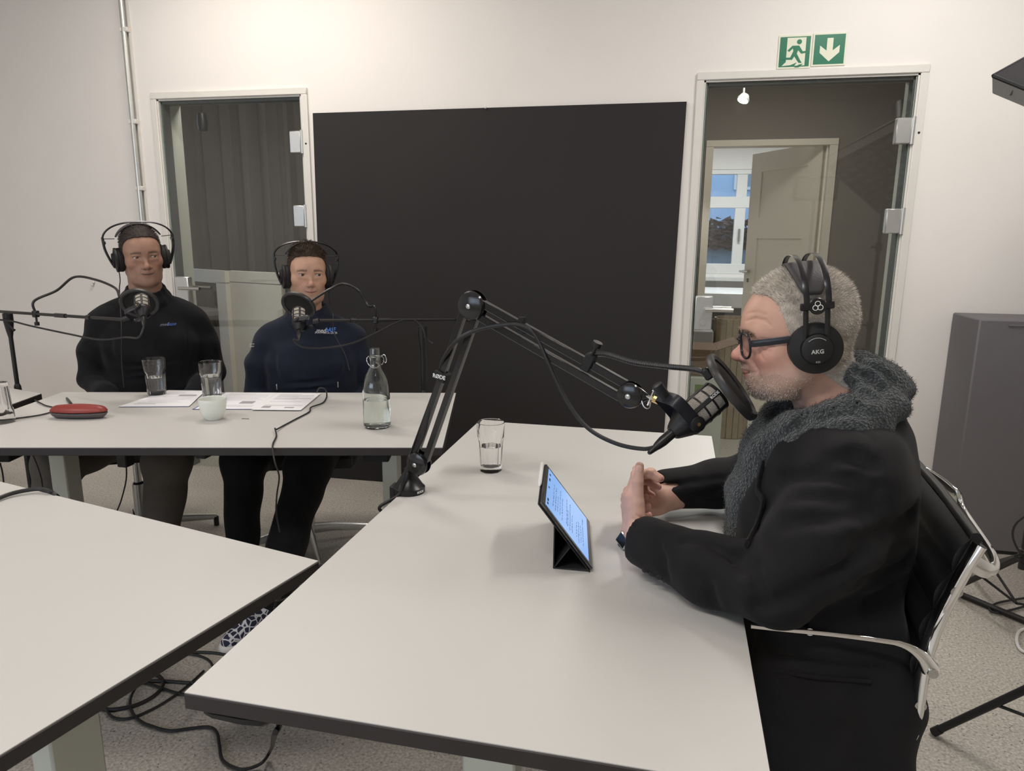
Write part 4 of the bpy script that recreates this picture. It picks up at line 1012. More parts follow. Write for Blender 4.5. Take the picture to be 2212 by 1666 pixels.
# fingernail of the left thumb
tb2, tb3 = thL[2], thL[3]; nd = np.array(tb3)-np.array(tb2); nd /= np.linalg.norm(nd); toc = np.array([0, 0, CAMZ])-np.array(tb3); toc -= nd*(toc@nd); toc /= np.linalg.norm(toc)
k = MB(); Mn = frame(np.array(tb3)-nd*.006+toc*.0086, toc, nd); k.sphere((0, 0, 0), 1, 8, (.0085, .0062, .0014)); k.v = [tuple(Mn @ Vector(p)) for p in k.v]; k.build('fingernail', mat('nail', (.58, .36, .30), .3), man)

# blazer
g = SDF((-.06, .985, .40), (.56, 1.78, 1.16), .0048)
for s_ in (-1, 1):
    o = s_*.070
    g.chain([(.318, 1.32+o*.8, .50), (.312, 1.32+o*.85, .66), (.300, 1.32+o, .86), (.305, 1.32+o*.9, .965)], [.128, .130, .130, .092], .05)
    g.chain([(.310, 1.32+s_*.045, 1.005), (.322, 1.32+s_*.140, .990)], [.055, .062], .05)
    g.ell((.345, 1.32+s_*.06, .92), (.080, .11, .12), .06)
# upper back and collar stand
g.chain([(.340, 1.215, 1.000), (.372, 1.270, 1.022), (.378, 1.32, 1.026), (.372, 1.370, 1.022), (.340, 1.425, 1.000)], [.056, .050, .048, .050, .056], .04)
g.chain([(.362, 1.25, .955), (.362, 1.39, .955)], [.076, .076], .04)
g.chain([(.300, 1.225, 1.004), (.262, 1.240, .985)], [.050, .045], .04)
# skirt of the jacket draping outside the chair frame
g.chain([(.30, 1.150, .74), (.305, 1.122, .62), (.310, 1.106, .50)], [.060, .056, .052], .04)
g.chain([(.37, 1.150, .72), (.392, 1.118, .62), (.396, 1.104, .50)], [.052, .050, .050], .04)
g.chain([(.25, 1.150, .72), (.245, 1.130, .62), (.245, 1.120, .50)], [.055, .050, .046], .04)
# arms
g.chain([(.325, 1.170, .970), (.275, 1.118, .895), (.205, 1.096, .820)], [.080, .076, .064], .035)
g.chain([(.205, 1.096, .820), (.105, 1.165, .803), (-.012, 1.272, .798)], [.063, .058, .0475], .02)
g.chain([(.34, 1.485, .985), (.30, 1.56, .90), (.245, 1.618, .825)], [.085, .074, .062], .035)
g.chain([(.245, 1.618, .825), (.15, 1.598, .806), (.015, 1.545, .797)], [.060, .054, .044], .02)
# keep clear of the table top and cut the cuffs open
g.apply(lambda X, Y, Z: np.maximum(Z-.7415, X-.185), (-.1, .9, .3), (.186, 1.9, .7415), 0, True)
dl_ = np.array([-.76, .65, -.02]); dl_ /= np.linalg.norm(dl_)
def cuff_cut(c, d, inner):
    c = np.array(c)
    g.apply(lambda X, Y, Z: np.maximum(-((X-c[0])*d[0]+(Y-c[1])*d[1]+(Z-c[2])*d[2]), np.sqrt((X-c[0])**2+(Y-c[1])**2+(Z-c[2])**2)-.085), c-.09, c+.09, .004, True)
    g.cone(c-d*.03, c+d*.02, inner, inner, .003, True)
cuff_cut((-.011, 1.271, .800), dl_, .040)
dr_ = np.array([-.94, -.34, -.03]); dr_ /= np.linalg.norm(dr_); cuff_cut((.022, 1.549, .797), dr_, .037)
# front opening (hoodie shows) carved between the lapels
g.cone((.10, 1.315, 1.03), (.12, 1.335, .78), .060, .050, .02, True)
# folds read off the sleeve and flank
for pts, r_, k_ in (([(1700, 1130), (1780, 1118), (1860, 1108), (1900, 1098)], .006, .020), ([(1690, 1035), (1760, 1025), (1850, 1040), (1890, 1060)], .005, .018), ([(1720, 1075), (1800, 1075), (1880, 1082)], .005, .018),
    ([(1605, 1190), (1625, 1230), (1640, 1275), (1650, 1300)], .006, .016), ([(1560, 1185), (1590, 1200), (1600, 1230)], .005, .014), ([(1480, 1165), (1540, 1180), (1580, 1210)], .004, .014),
    ([(1790, 995), (1840, 985), (1880, 1005)], .005, .018), ([(1850, 1180), (1920, 1155), (1975, 1115)], .008, .02), ([(1640, 1312), (1700, 1300), (1790, 1250), (1870, 1195)], .007, .016),
    ([(1870, 1255), (1930, 1240), (1965, 1215)], .006, .02), ([(1880, 1300), (1935, 1275), (1968, 1250)], .006, .02), ([(1690, 1420), (1800, 1440), (1900, 1445)], .003, .01), ([(1420, 1175), (1430, 1210), (1438, 1245)], .003, .014), ([(1500, 1240), (1530, 1270), (1545, 1300)], .004, .016),
    ([(1850, 925), (1885, 950), (1898, 1000), (1893, 1060)], .0012, .006), ([(1440, 1050), (1500, 1040), (1560, 1032)], .0022, .012), ([(1490, 1080), (1550, 1062)], .0022, .012)):
    crease(g, pts, r_*1.5, k_)
# hem: keep the skirt of the blazer hanging straight
V, F = g.mesh(); N_ = vnormals(V, F)
V = V+N_*(.0022*vnoise(V*np.array([1, 1, 1.6]), 38, 11)+.0010*vnoise(V, 95, 12))[:, None]
bl = nets_obj('blazer', V, F, m_blazer, man, None, 3)
gBlazer = g
# lapel and collar edge
lap = [surf(g, *p) for p in ((1668, 955), (1650, 1010), (1640, 1060), (1652, 1085), (1640, 1130), (1618, 1175))]; lap = [Vector(p)+Vector((-.004, -.006, .002)) for p in lap if p is not None]
if len(lap) > 3: MB().tube(spline(lap, 6), .009, 8, flat=.45).build('lapel', m_blazer, bl)
for i, (px, py) in enumerate(((1393, 1232), (1408, 1240), (1424, 1247), (1437, 1254))):
    p = surf(g, px, py)
    if p is not None: k = MB(); d = (Vector((0, 0, CAMZ))-Vector(p)).normalized(); k.lathe([(0, .0016), (.0045, .0015), (.0054, .0006), (.0054, -.002)], 14, frame(Vector(p)+d*.000, (d+Vector((0, 0, -.6))).normalized()), caps=False); k.build('sleeve_button', m_blackg, bl)
pk = [surf(g, *p) for p in ((1672, 1448), (1760, 1462), (1880, 1472))]; pk = [Vector(p)-Vector(CF)*.002 for p in pk if p is not None]
if len(pk) > 1: MB().tube(spline(pk, 5), .0035, 6).build('pocket_flap', m_blazer, bl)
# knitted hooded cardigan under the blazer
g = SDF((.08, 1.08, .74), (.50, 1.56, 1.21), .0042)
g.chain([(.185, 1.295, .775), (.192, 1.300, .88), (.215, 1.295, .97), (.240, 1.275, 1.02)], [.038, .042, .042, .040], .025)
g.chain([(.185, 1.345, .775), (.192, 1.350, .88), (.215, 1.35, .97), (.240, 1.37, 1.02)], [.038, .042, .042, .040], .025)
ring = [(.232, 1.290, 1.005), (.255, 1.248, 1.028), (.300, 1.226, 1.052), (.345, 1.236, 1.078), (.378, 1.275, 1.096), (.388, 1.32, 1.102), (.378, 1.365, 1.096), (.345, 1.405, 1.078), (.300, 1.415, 1.052), (.255, 1.395, 1.028), (.232, 1.35, 1.005)]
g.chain(ring, [.034, .037, .038, .036, .034, .034, .034, .036, .038, .037, .034], .02)
# collapsed hood: broad fold behind the neck with a pointed tip
g.chain([(.330, 1.29, 1.112), (.365, 1.29, 1.118), (.402, 1.292, 1.110), (.425, 1.295, 1.104)], [.034, .034, .023, .012], .02)
g.chain([(.330, 1.37, 1.112), (.365, 1.36, 1.118), (.402, 1.34, 1.110), (.425, 1.32, 1.104)], [.034, .034, .023, .012], .025)
g.chain([(.300, 1.225, 1.060), (.345, 1.222, 1.078), (.392, 1.235, 1.085), (.405, 1.245, 1.078)], [.030, .032, .020, .010], .015)
g.chain([(.270, 1.215, 1.015), (.320, 1.195, 1.045), (.360, 1.205, 1.055)], [.030, .030, .022], .02)
# neck hole
g.cone(tuple(twM(np.array([[0, .010, -.06]]))[0]), tuple(twM(np.array([[0, .085, -.205]]))[0]), .066, .056, .006, True)
g.cone((.20, 1.32, 1.085), (.243, 1.32, 1.025), .045, .030, .015, True)
for pts, r_, k_ in (([(1848, 800), (1880, 815), (1905, 840), (1910, 858)], .005, .012), ([(1838, 782), (1870, 785), (1900, 798), (1930, 825)], .003, .010), ([(1790, 850), (1830, 838), (1870, 850), (1890, 862)], .006, .012), ([(1720, 920), (1780, 905), (1840, 890)], .003, .012), ([(1660, 960), (1700, 935), (1740, 905)], .004, .012), ([(1650, 1000), (1690, 970)], .004, .012)):
    crease(g, pts, r_, k_)
for i in range(9):
    x = 1740+i*17; crease(g, [(x, 862-i*2), (x-8, 900-i*3)], .0022, .007)
V, F = g.mesh(); N_ = vnormals(V, F); V = V+N_*(.0016*vnoise(V, 110, 21)+.0010*vnoise(V, 260, 22))[:, None]
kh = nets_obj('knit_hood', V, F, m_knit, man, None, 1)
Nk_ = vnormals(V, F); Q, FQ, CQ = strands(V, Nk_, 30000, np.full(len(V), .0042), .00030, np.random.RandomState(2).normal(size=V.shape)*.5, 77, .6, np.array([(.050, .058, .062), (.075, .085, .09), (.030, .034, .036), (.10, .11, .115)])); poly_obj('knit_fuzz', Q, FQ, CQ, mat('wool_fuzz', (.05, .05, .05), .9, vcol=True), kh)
# trousers and shoes under the table
g = SDF((-.18, 1.10, .02), (.56, 1.56, .68), .010)
for s_ in (-1, 1): g.chain([(.37, 1.32+s_*.085, .545), (-.03, 1.32+s_*.11, .535), (.0, 1.32+s_*.11, .09)], [.112, .080, .062], .03)
V, F = g.mesh(); nets_obj('trousers', V, F, m_trous2, man, None, 2)
def shoe(parent, heel, toe, m_u, m_s, nm='shoe'):
    heel = Vector(heel); toe = Vector(toe); d = (toe-heel).normalized(); L = (toe-heel).length; M_ = frame(heel, (0, 0, 1), d)
    gg = SDF((-.06, -.07, .0), (L+.06, .07, .14), .006); gg.chain([(.0, 0, .045), (.06, 0, .060), (L*.6, 0, .042), (L-.02, 0, .030)], [.036, .040, .040, .030], .02); gg.cone((.02, 0, .06), (.01, 0, .11), .038, .036, .02)
    gg.apply(lambda X, Y, Z: Z-.022, (-1, -1, -1), (1, 1, .022), 0, True)
    Vv, Ff = gg.mesh(); R_ = np.array(M_.to_3x3()); Vv = Vv@R_.T+np.array(heel); up = nets_obj(nm, Vv, Ff, m_u, parent, None, 1)
    gg = SDF((-.06, -.07, -.01), (L+.06, .07, .06), .005); gg.chain([(.0, 0, .012), (L*.35, 0, .012), (L*.7, .0, .012), (L-.015, 0, .012)], [.038, .037, .044, .034], .01); gg.apply(lambda X, Y, Z: Z-.026, (-1, -1, .026), (1, 1, 1), 0, True) if False else None
    gg.d = np.maximum(gg.d, np.broadcast_to(((gg.lo[2]+np.arange(gg.n[2])*gg.h)-.027)[None, None, :], gg.d.shape)); gg.d = np.maximum(gg.d, np.broadcast_to((.001-(gg.lo[2]+np.arange(gg.n[2])*gg.h))[None, None, :], gg.d.shape))
    Vv, Ff = gg.mesh(); Vv = Vv@R_.T+np.array(heel); nets_obj('sole', Vv, Ff, m_s, up, None, 0); return up
for s_ in (-1, 1): shoe(man, (.06, 1.32+s_*.11, 0), (-.17, 1.32+s_*.12, 0), m_shoe, m_black)

# ------------------------------------------------------------------ two men behind the back table
def seated_man(name, head_pos, body_yaw, head_yaw, head_roll, P, hair_n, seed, m_jacket, m_tr, feet, label, sw=.185, el=.262):
    H = head_pos.z; Bm = Matrix.Translation((head_pos.x, head_pos.y, 0)) @ Matrix.Rotation(body_yaw, 4, 'Z')
    Hm = Matrix.Translation(head_pos) @ Matrix.Rotation(head_yaw, 4, 'Z') @ Matrix.Rotation(head_roll, 4, 'Y') @ Matrix.Rotation(math.radians(P.get('pitch', 0)), 4, 'X')
    body, hair, tw_, R3_ = make_person_head(name, P, .0019, Hm, None, hair_n, seed)
    RB = np.array(Bm.to_3x3()); tB_ = np.array(Bm.translation); bw = lambda A: np.asarray(A, float)@RB.T+tB_
    z = H
    # jacket (own frame)
    g = SDF((-.36, -.36, .44), (.36, .26, z-.08), .0052)
    for s_ in (-1, 1):
        g.chain([(s_*.075, .075, .50), (s_*.075, .065, .66), (s_*.085, .050, z-.36), (s_*.080, .050, z-.262)], [.108, .104, .100, .074], .05)
        g.chain([(s_*.040, .048, z-.195), (s_*(sw-.035), .058, z-.240)], [.045, .052], .045)
        g.chain([(s_*sw, .060, z-.268), (s_*(sw+el)*.52, .075, z-.38), (s_*el, .070, z-.505)], [.057, .054, .049], .03)
        g.chain([(s_*el, .070, z-.505), (s_*.18, -.06, z-.545), (s_*.115, -.155, .645)], [.049, .047, .040], .02)
    g.chain([(0, .045, z-.225), (0, .030, z-.30), (0, .035, z-.45)], [.066, .085, .105], .04)
    # stand-up collar
    for i in range(14):
        a0, a1 = 2*math.pi*i/14, 2*math.pi*(i+1)/14
        def cp(a): return (.066*math.sin(a), .034-.063*math.cos(a), z-.132-.024*math.cos(a))
        p, q = cp(a0), cp(a1); g.cone(p, q, .012, .012, .008); g.cone((p[0]*1.12, p[1]*1.0+.004, p[2]-.030), (q[0]*1.12, q[1]*1.0+.004, q[2]-.034), .019, .019, .014)
    g.cone((0, .02, z-.10), (0, .030, z-.185), .055, .048, .006, True)
    for s_ in (-1, 1):
        g.cone((s_*.15, -.035, z-.30), (s_*.135, -.055, z-.48), .008, .006, .025, True)
        g.cone((s_*.165, -.01, z-.245), (s_*.06, -.035, z-.215), .0015, .0015, .005, True)
    for zz in (z-.44, z-.47, z-.50): g.cone((-.12, -.055, zz), (.10, -.062, zz+.012), .004, .004, .02, True)
    g.cone((0, -.07, z-.19), (0, -.075, .60), .0030, .0030, .006, True)
    V, F = g.mesh(); N_ = vnormals(V, F); V = V+N_*(.0050*vnoise(V*np.array([1, 1, 1.9]), 34, seed)+.0012*vnoise(V, 90, seed+1))[:, None]
    jk = nets_obj('fleece_jacket', bw(V), F, m_jacket, body, None, 2)
    # arms/hands/legs core
    gh = SDF((-.30, -.34, .52), (.30, .02, .76), .004)
    for s_ in (-1, 1):
        hand(gh, (s_*.10, -.175, .645), (-s_*.55, -.75, -.12), (-s_*.1, 0, -1), s_ < 0, .95, ((20, 30, 20),)*4, (.45, .85, .1)); gh.cone((s_*.10, -.175, .645), (s_*.16, -.10, .655), .024, .028, .02)
    Vv, Ff = gh.mesh(); hnd = nets_obj('hands_tmp', bw(Vv), Ff, m_skin, None, np.tile(np.array(P['skin']), (len(Vv), 1)), 1)
    gc = SDF((-.3, -.3, .40), (.3, .3, z-.10), .014); gc.chain([(0, .05, z-.17), (0, .05, z-.35), (0, .07, .52)], [.07, .09, .09], .04)
    for s_ in (-1, 1): gc.chain([(0, .05, z-.24), (s_*sw, .06, z-.27), (s_*el, .07, z-.505), (s_*.12, -.14, .65)], [.05, .04, .034, .026], .03)
    Vv, Ff = gc.mesh(); core = nets_obj('core_tmp', bw(Vv), Ff, m_skin, None, np.tile(np.array(P['skin']), (len(Vv), 1)), 1)
    join_into(body, [hnd, core])
    # trousers in world frame
    hips = [bw([(s_*.09, .08, .53)])[0] for s_ in (-1, 1)]
    allp = np.array([*hips]+[np.array(k) for f_ in feet for k in f_[:2]]); lo = allp.min(0)-.15; hi = allp.max(0)+.15; lo[2] = 0.02; hi[2] = .70
    gt = SDF(lo, hi, .0085)
    for hp, (kn, an, toe) in zip(hips, feet): gt.chain([hp, kn, an], [.105, .078, .062], .03); gt.ell(kn, (.082, .082, .082), .03)
    gt.cone(hips[0], hips[1], .115, .115, .04)
    Vv, Ff = gt.mesh(); N_ = vnormals(Vv, Ff); Vv = Vv+N_*(.006*vnoise(Vv*np.array([1, 1, 1.5]), 30, seed+7))[:, None]; nets_obj('trousers', Vv, Ff, m_tr, body, None, 2)
    tag(body, label, 'person')
    return body, jk, g, Bm, Hm
SK1 = (.330, .190, .135); SK2 = (.500, .300, .215)
P1 = dict(skin=SK1, red=(.36, .16, .12), red_amt=.35, lip=(.26, .12, .10), smile=.0035, eye_open=.0042, nose=1.05, fold=.8, jaw=.86, nose_dz=-.0095, nose_w=.86, mouth_dz=-.0085, crease=0, mouth_open=0, mline=.0022, stubble=.12, hair=(.040, .032, .028), root_amt=.7, brow=.7, brow_col=(.06, .045, .035), wide=.955, chin=1.05, neck=(0, .045, -.22), neck_r=.062, gaze=(.45, -.02), pitch=3,
    hl_y=[-.2, -.06, -.045, -.01, .012, .035, .050, .065, .085, .105, .2], hl_z=[-.08, -.08, -.07, -.04, -.02, .02, .060, .080, .087, .092, .12],
    thick=lambda X, Y, Z: .0025+.0045*np.clip((Z-.06)/.06, 0, 1), lean=lambda V: np.stack([V[:, 0]*4, V[:, 1]*0+.9, np.where(V[:, 2] > .07, -.05, -.6)], 1), slen=lambda V: .007+.010*np.clip((V[:, 2]-.05)/.06, 0, 1), sw=.00045, jit=.14,
    hair_cols=[(.035, .028, .024), (.055, .045, .04), (.10, .085, .075), (.025, .02, .018)])
P2 = dict(skin=SK2, red=(.55, .25, .19), red_amt=.35, lip=(.45, .19, .17), smile=.0045, eye_open=.0054, nose=1.0, fold=.5, jaw=.86, nose_dz=-.0095, nose_w=.86, mouth_dz=-.0085, crease=0, mouth_open=0, mline=.0022, stubble=.30, stubble_col=(.16, .11, .08), hair=(.050, .034, .024), root_amt=.75, brow=.75, brow_col=(.09, .055, .035), wide=.955, chin=.95, neck=(0, .04, -.22), neck_r=.058, gaze=(.42, .0), iris=(.05, .055, .04), brow_z=-.001,
    hl_y=[-.2, -.06, -.045, -.01, .012, .035, .052, .065, .085, .105, .2], hl_z=[-.08, -.08, -.07, -.04, -.015, .02, .062, .076, .081, .086, .12],
    thick=lambda X, Y, Z: .0025+.0085*np.clip((Z-.072)/.04, 0, 1)*(.75+.25*np.clip(Y/.08, -1, 1)), lean=lambda V: np.stack([V[:, 0]*2+.25, np.where(V[:, 1] < 0, -.25, .5), np.where(V[:, 2] > .075, .25, -.6)], 1), slen=lambda V: .005+.011*np.clip((V[:, 2]-.06)/.05, 0, 1), sw=.00045, jit=.14,
    hair_cols=[(.055, .036, .025), (.08, .055, .038), (.12, .085, .06), (.035, .024, .018)])
h1p = Vector(CO+ray(306, 556)*2.90); h2p = Vector(CO+ray(663, 596)*2.90)
A_ = lambda px, py, Y: tuple(at(px, py, Y)); O_ = lambda px, py, z: tuple(on(px, py, z))
f1a = (A_(130, 1000, 2.12), (-2.27, 2.08, .09), None); f1b = (A_(362, 1000, 2.20), (-1.86, 2.22, .09), None)
f2a = (A_(527, 1000, 2.32), A_(523, 1172, 2.33), None); f2b = (A_(668, 1005, 2.36), tuple(on(588, 1290, .10)), None)
man1, jk1, gJ1, B1, Hm1 = seated_man('person', h1p, math.radians(36), math.radians(46), math.radians(-4), P1, 16000, 31, m_fleece1, m_trous1, (f1a, f1b), 'dark haired man in black fleece with headphones, leftmost of the three', .178, .236)
man2, jk2, gJ2, B2, Hm2 = seated_man('person', h2p, math.radians(26), math.radians(35), math.radians(1), P2, 18000, 41, m_fleece2, m_trous2, (f2a, f2b), 'young man in navy fleece jacket seated between the other two men', .172, .235)
m_navyshoe = mat('navy_print_canvas', (.03, .035, .07), .8)
def _shoe_print():
    nt = m_navyshoe.node_tree; b = nt.nodes['Principled BSDF']; N = nt.nodes.new; L = nt.links.new; tc = N('ShaderNodeTexCoord'); v = N('ShaderNodeTexVoronoi'); v.feature = 'DISTANCE_TO_EDGE'; v.inputs['Scale'].default_value = 48; L(tc.outputs['Object'], v.inputs['Vector'])
    r = N('ShaderNodeValToRGB'); r.color_ramp.elements[0].position = .06; r.color_ramp.elements[0].color = (.55, .55, .58, 1); r.color_ramp.elements[1].position = .10; r.color_ramp.elements[1].color = (.014, .016, .04, 1); L(v.outputs['Distance'], r.inputs['Fac']); L(r.outputs['Color'], b.inputs['Base Color'])
_shoe_print(); m_sole = mat('white_rubber', (.55, .54, .54), .5)
def foot(parent, ankle, yaw, mu, ms, L=.27):
    a = Vector((ankle[0], ankle[1], 0)); d = Vector((math.sin(yaw), -math.cos(yaw), 0)); return shoe(parent, a-d*.04, a+d*(L-.06), mu, ms)
foot(man1, f1a[1], .3, m_shoe, m_black); foot(man1, f1b[1], 1.15, m_shoe, m_black); foot(man2, f2a[1], .1, m_navyshoe, m_sole)
sa = on(600, 1300, 0); sb = on(468, 1378, 0); dd_ = Vector((sb.x-sa.x, sb.y-sa.y, 0)).normalized()
shoe(man2, Vector((f2b[1][0], f2b[1][1], 0))-dd_*.03, Vector((f2b[1][0], f2b[1][1], 0))+dd_*.21, m_navyshoe, m_sole)

# ------------------------------------------------------------------ prints on the fleece jackets
def print_on(g, Bm, txt, x0, x1, yc, hpx, m, parent, slope=0.0, shear=.2, bold=0.0):
    """flat lettering laid on the cloth surface"""
    o = text_mesh(txt, 1.0, Matrix.Identity(4), m, 'jacket_print', None, 0.0, bold, shear, 'LEFT'); me = o.data
    xs = [v.co.x for v in me.vertices]; ys = [v.co.y for v in me.vertices]; X0, X1, Y0, Y1 = min(xs), max(xs), min(ys), max(ys)
    c = surf_in(g, Bm, (x0+x1)/2, yc)
    if c is None: return
    pc = Vector(CF); dist = (c-Vector(CO)).dot(pc); fx = surf_in(g, Bm, x0, yc); fy = surf_in(g, Bm, x1, yc); fu = surf_in(g, Bm, (x0+x1)/2, yc-12); fd = surf_in(g, Bm, (x0+x1)/2, yc+12)
    ex = (fy-fx).normalized() if fx and fy else Vector(CR); eu = (fu-fd).normalized() if fu and fd else Vector(CU); nrm = ex.cross(eu).normalized(); s_ = dist/FPX; W = (x1-x0)*s_/max(ex.dot(Vector(CR)), .5); Hh = hpx*s_
    if slope: ex = (ex+eu*slope).normalized()
    for v in me.vertices:
        u = (v.co.x-X0)/(X1-X0)-.5; w = (v.co.y-Y0)/(Y1-Y0)-.5; v.co = c+ex*(u*W)+eu*(w*Hh)+nrm*.011
    setparent(o, parent); return o
m_logow = mat('logo_white', (.55, .56, .60), .6); m_logob = mat('logo_blue', (.06, .20, .62), .6); m_logodim = mat('logo_grey', (.16, .17, .22), .6)
print_on(gJ2, B2, 'med', 683, 702, 714, 10, m_logow, jk2, 0, .25, .01); print_on(gJ2, B2, 'bASE', 704.5, 724, 714, 10, m_logob, jk2, 0, .25, .02)
print_on(gJ2, B2, 'SPORTS MEDICAL CENTER', 682, 724, 721, 4.5, m_logow, jk2, -.02, .15)
print_on(gJ2, B2, 'Sports Medical', 541, 553, 745, 3.2, m_logow, jk2); print_on(gJ2, B2, 'Center', 541, 551, 750, 3.0, m_logow, jk2)
print_on(gJ1, B1, 'med', 347, 360, 702, 7, m_logodim, jk1, .10, .25, .01); print_on(gJ1, B1, 'base', 362.5, 378, 701, 7.5, mat('logo_blue_dim', (.035, .075, .30), .6), jk1, .10, .25, .02)
for (px, py) in ((599, 836), (731, 831)):
    q = surf_in(gJ2, B2, px, py)
    if q is not None: k = MB(); k.tube([q-Vector(CF)*.006+Vector((0, 0, .012)), q-Vector(CF)*.008-Vector((0, 0, .012))], .0022, 6); k.build('zip_pull', m_steel, jk2)
# ================================================================== worn things
m_cup = mat('headphone_shell', (.010, .010, .011), .55, noise=(80, .1)); m_leath = mat('headband_leather', (.040, .036, .040), .5, bump=(300, .1)); m_band = mat('headband_metal', (.050, .050, .056), .28, .8)
m_pad = mat('ear_pad', (.012, .012, .012), .7)
def headphones(Mx, label, logo=True, r=.0455, bow=.122, top=.152, cupx=.080, cable=True, zc=0.0, by=.0165):
    root = empty('headphones', (0, 0, 0), 0, label, 'headphones', 'closed black studio headphones', local=True); root.matrix_basis = Mx
    for s in (-1, 1):
        A = Matrix(((0, 0, s, 0), (0, s, 0, 0), (-1, 0, 0, zc), (0, 0, 0, 1))) if False else frame((0, .002, zc), (s, 0, 0), (0, 0, 1))
        k = MB(); k.lathe([(r*.55, cupx-.020), (r*.9, cupx-.020), (r*.99, cupx-.012), (r*.97, cupx-.002), (r*.9, cupx)], 40, A, caps=True); pad = k.build('ear_pad', m_pad, root)
        k = MB(); k.lathe([(r*.95, cupx-.001), (r, cupx+.003), (r*.985, cupx+.009), (r*.60, cupx+.0135), (r*.59, cupx+.0125), (r*.55, cupx+.0125)], 48, A); cup = k.build('ear_cup', m_cup, root)
        k = MB(); k.lathe([(r*.57, cupx+.012), (r*.565, cupx+.0185), (r*.50, cupx+.0200), (0, cupx+.0202)], 40, A, caps=False); cap = k.build('cup_cap', m_cup, cup)
        if logo:
            T = Matrix(((0, 0, s, s*(cupx+.0203)), (s, 0, 0, .002), (0, 1, 0, zc-.004), (0, 0, 0, 1)))
            text_mesh('AKG', .0092, T, mat('silver_print', (.45, .45, .43), .4), 'brand_lettering', cap, .0002, .0003, 0, 'CENTER', 1.05)
            T2 = Matrix(((0, 0, s, s*(cupx+.0203)), (s, 0, 0, .002), (0, 1, 0, zc-.021), (0, 0, 0, 1)))
            text_mesh('K52', .0042, T2, MATS['silver_print'], 'model_lettering', cap, .0002)
            k = MB(); arc = [(s*(cupx+.0204), .002+.0195*math.sin(t), zc+.0195*math.cos(t)-.0006) for t in np.linspace(-.75, .75, 17)]; k.tube(arc, .0005, 5); k.build('arc_print', MATS['silver_print'], cap)
        for dy in (-.0165, .0165):
            k = MB(); k.tube([(s*(cupx+.012), dy+.002, zc+.012), (s*(cupx+.019), dy+.002, zc+.040), (s*(cupx+.0255), dy+.002, zc+.074)] if logo else spline([(s*(cupx+.014), dy*.4+.002, zc-.030), (s*(cupx+.026), dy*.4+.002, zc), (s*(bow*.985), dy*.4+.002, zc+.045), (s*bow, dy*.4+.002, zc+.092)], 5), .0042 if logo else .0055, 4 if logo else 8, flat=.45 if logo else .8, up=(0, 1, 0)); k.build('slider_rod', m_black, root)
        zh = zc+.072; xh = cupx+.0285 if logo else bow-.004
        k = MB(); k.bb(xh-.003, xh+.003, -.024, .028, zh-.006, zh+.006, .0015); k.lathe([(.0125, -.001), (.0135, .002), (.0125, .0045), (0, .0045)], 28, frame((xh, .002, zh), (s, 0, 0), (0, 0, 1)) if s > 0 else frame((-xh, .002, zh), (-1, 0, 0), (0, 0, 1)), caps=False)
        if s < 0: k.v = [((-abs(p[0]) if abs(p[0]) > .05 else p[0]), p[1], p[2]) for p in k.v]
        hub = k.build('hub', m_black, root)
        if logo:
            for a in (90, 210, 330):
                c = (.002+.0042*math.cos(math.radians(a)), zh+.0042*math.sin(math.radians(a))); ring = [(s*(xh+.005), c[0]+.0040*math.cos(t), c[1]+.0040*math.sin(t)) for t in np.linspace(0, 2*math.pi, 19)]
                q = MB(); q.tube(ring, .0006, 5, caps=False); q.build('emblem_ring', m_whiteprint, hub)
    # double spring bows
    for dy in (-by, by):
        pts = []
        for t in np.linspace(-.18, math.pi+.18, 41): pts.append((bow*math.copysign(abs(math.cos(t))**.85, math.cos(t)) if True else 0, dy+.002, zc+.082+(top-.082)*math.sin(t)))
        if logo: pts[0] = (cupx+.0265, dy+.002, zc+.066); pts[-1] = (-(cupx+.0265), dy+.002, zc+.066)
        k = MB(); k.tube(pts, .0046 if logo else .0034, 4, flat=.16 if logo else .9, up=(0, 1, 0)); k.build('spring_bow', m_band, root)
    # padded leather headband on the scalp
    V = []; F = []; n = 30; m_ = 7
    for i in range(n+1):
        t = math.pi*(.14+.72*i/n); hw = .012+.0195*math.sin((t-.44)/2.26*math.pi)**.6 if .44 < t < 2.70 else .012
        for j in range(m_):
            v = (j/(m_-1)-.5)*2; rr = 1+.012*(1-v*v)
            V.append((.0885*math.cos(t)*rr, .002+hw*v, zc*.0+.050+(.083)*math.sin(t)*rr))
    for i in range(n):
        for j in range(m_-1): a = i*m_+j; F.append((a, a+1, a+m_+1, a+m_))
    k = MB(); k.add(V, F); hb = k.build('headband_pad', m_leath, root); md = hb.modifiers.new('thick', 'SOLIDIFY'); md.thickness = .004; md.offset = 1
    for s in (-1, 1):
        k = MB(); k.tube([(s*.086, .002, .080), (s*((cupx+.024) if logo else bow-.004), .002, zc+(.078 if logo else .086))], .008, 6, flat=.2, up=(0, 1, 0)); k.build('headband_strap', m_leath, root)
    return root
headphones(HMAT, 'large black headphones with white logo worn by the grey haired man', True, .0430, .116, .152, .0815, zc=-.002)
headphones(Hm1, 'black headphones worn by the man in black fleece', False, .0490, .128, .146, .088, zc=-.004, by=.005)
headphones(Hm2, 'black headphones worn by the man in navy fleece', False, .0490, .126, .142, .086, zc=-.004, by=.005)
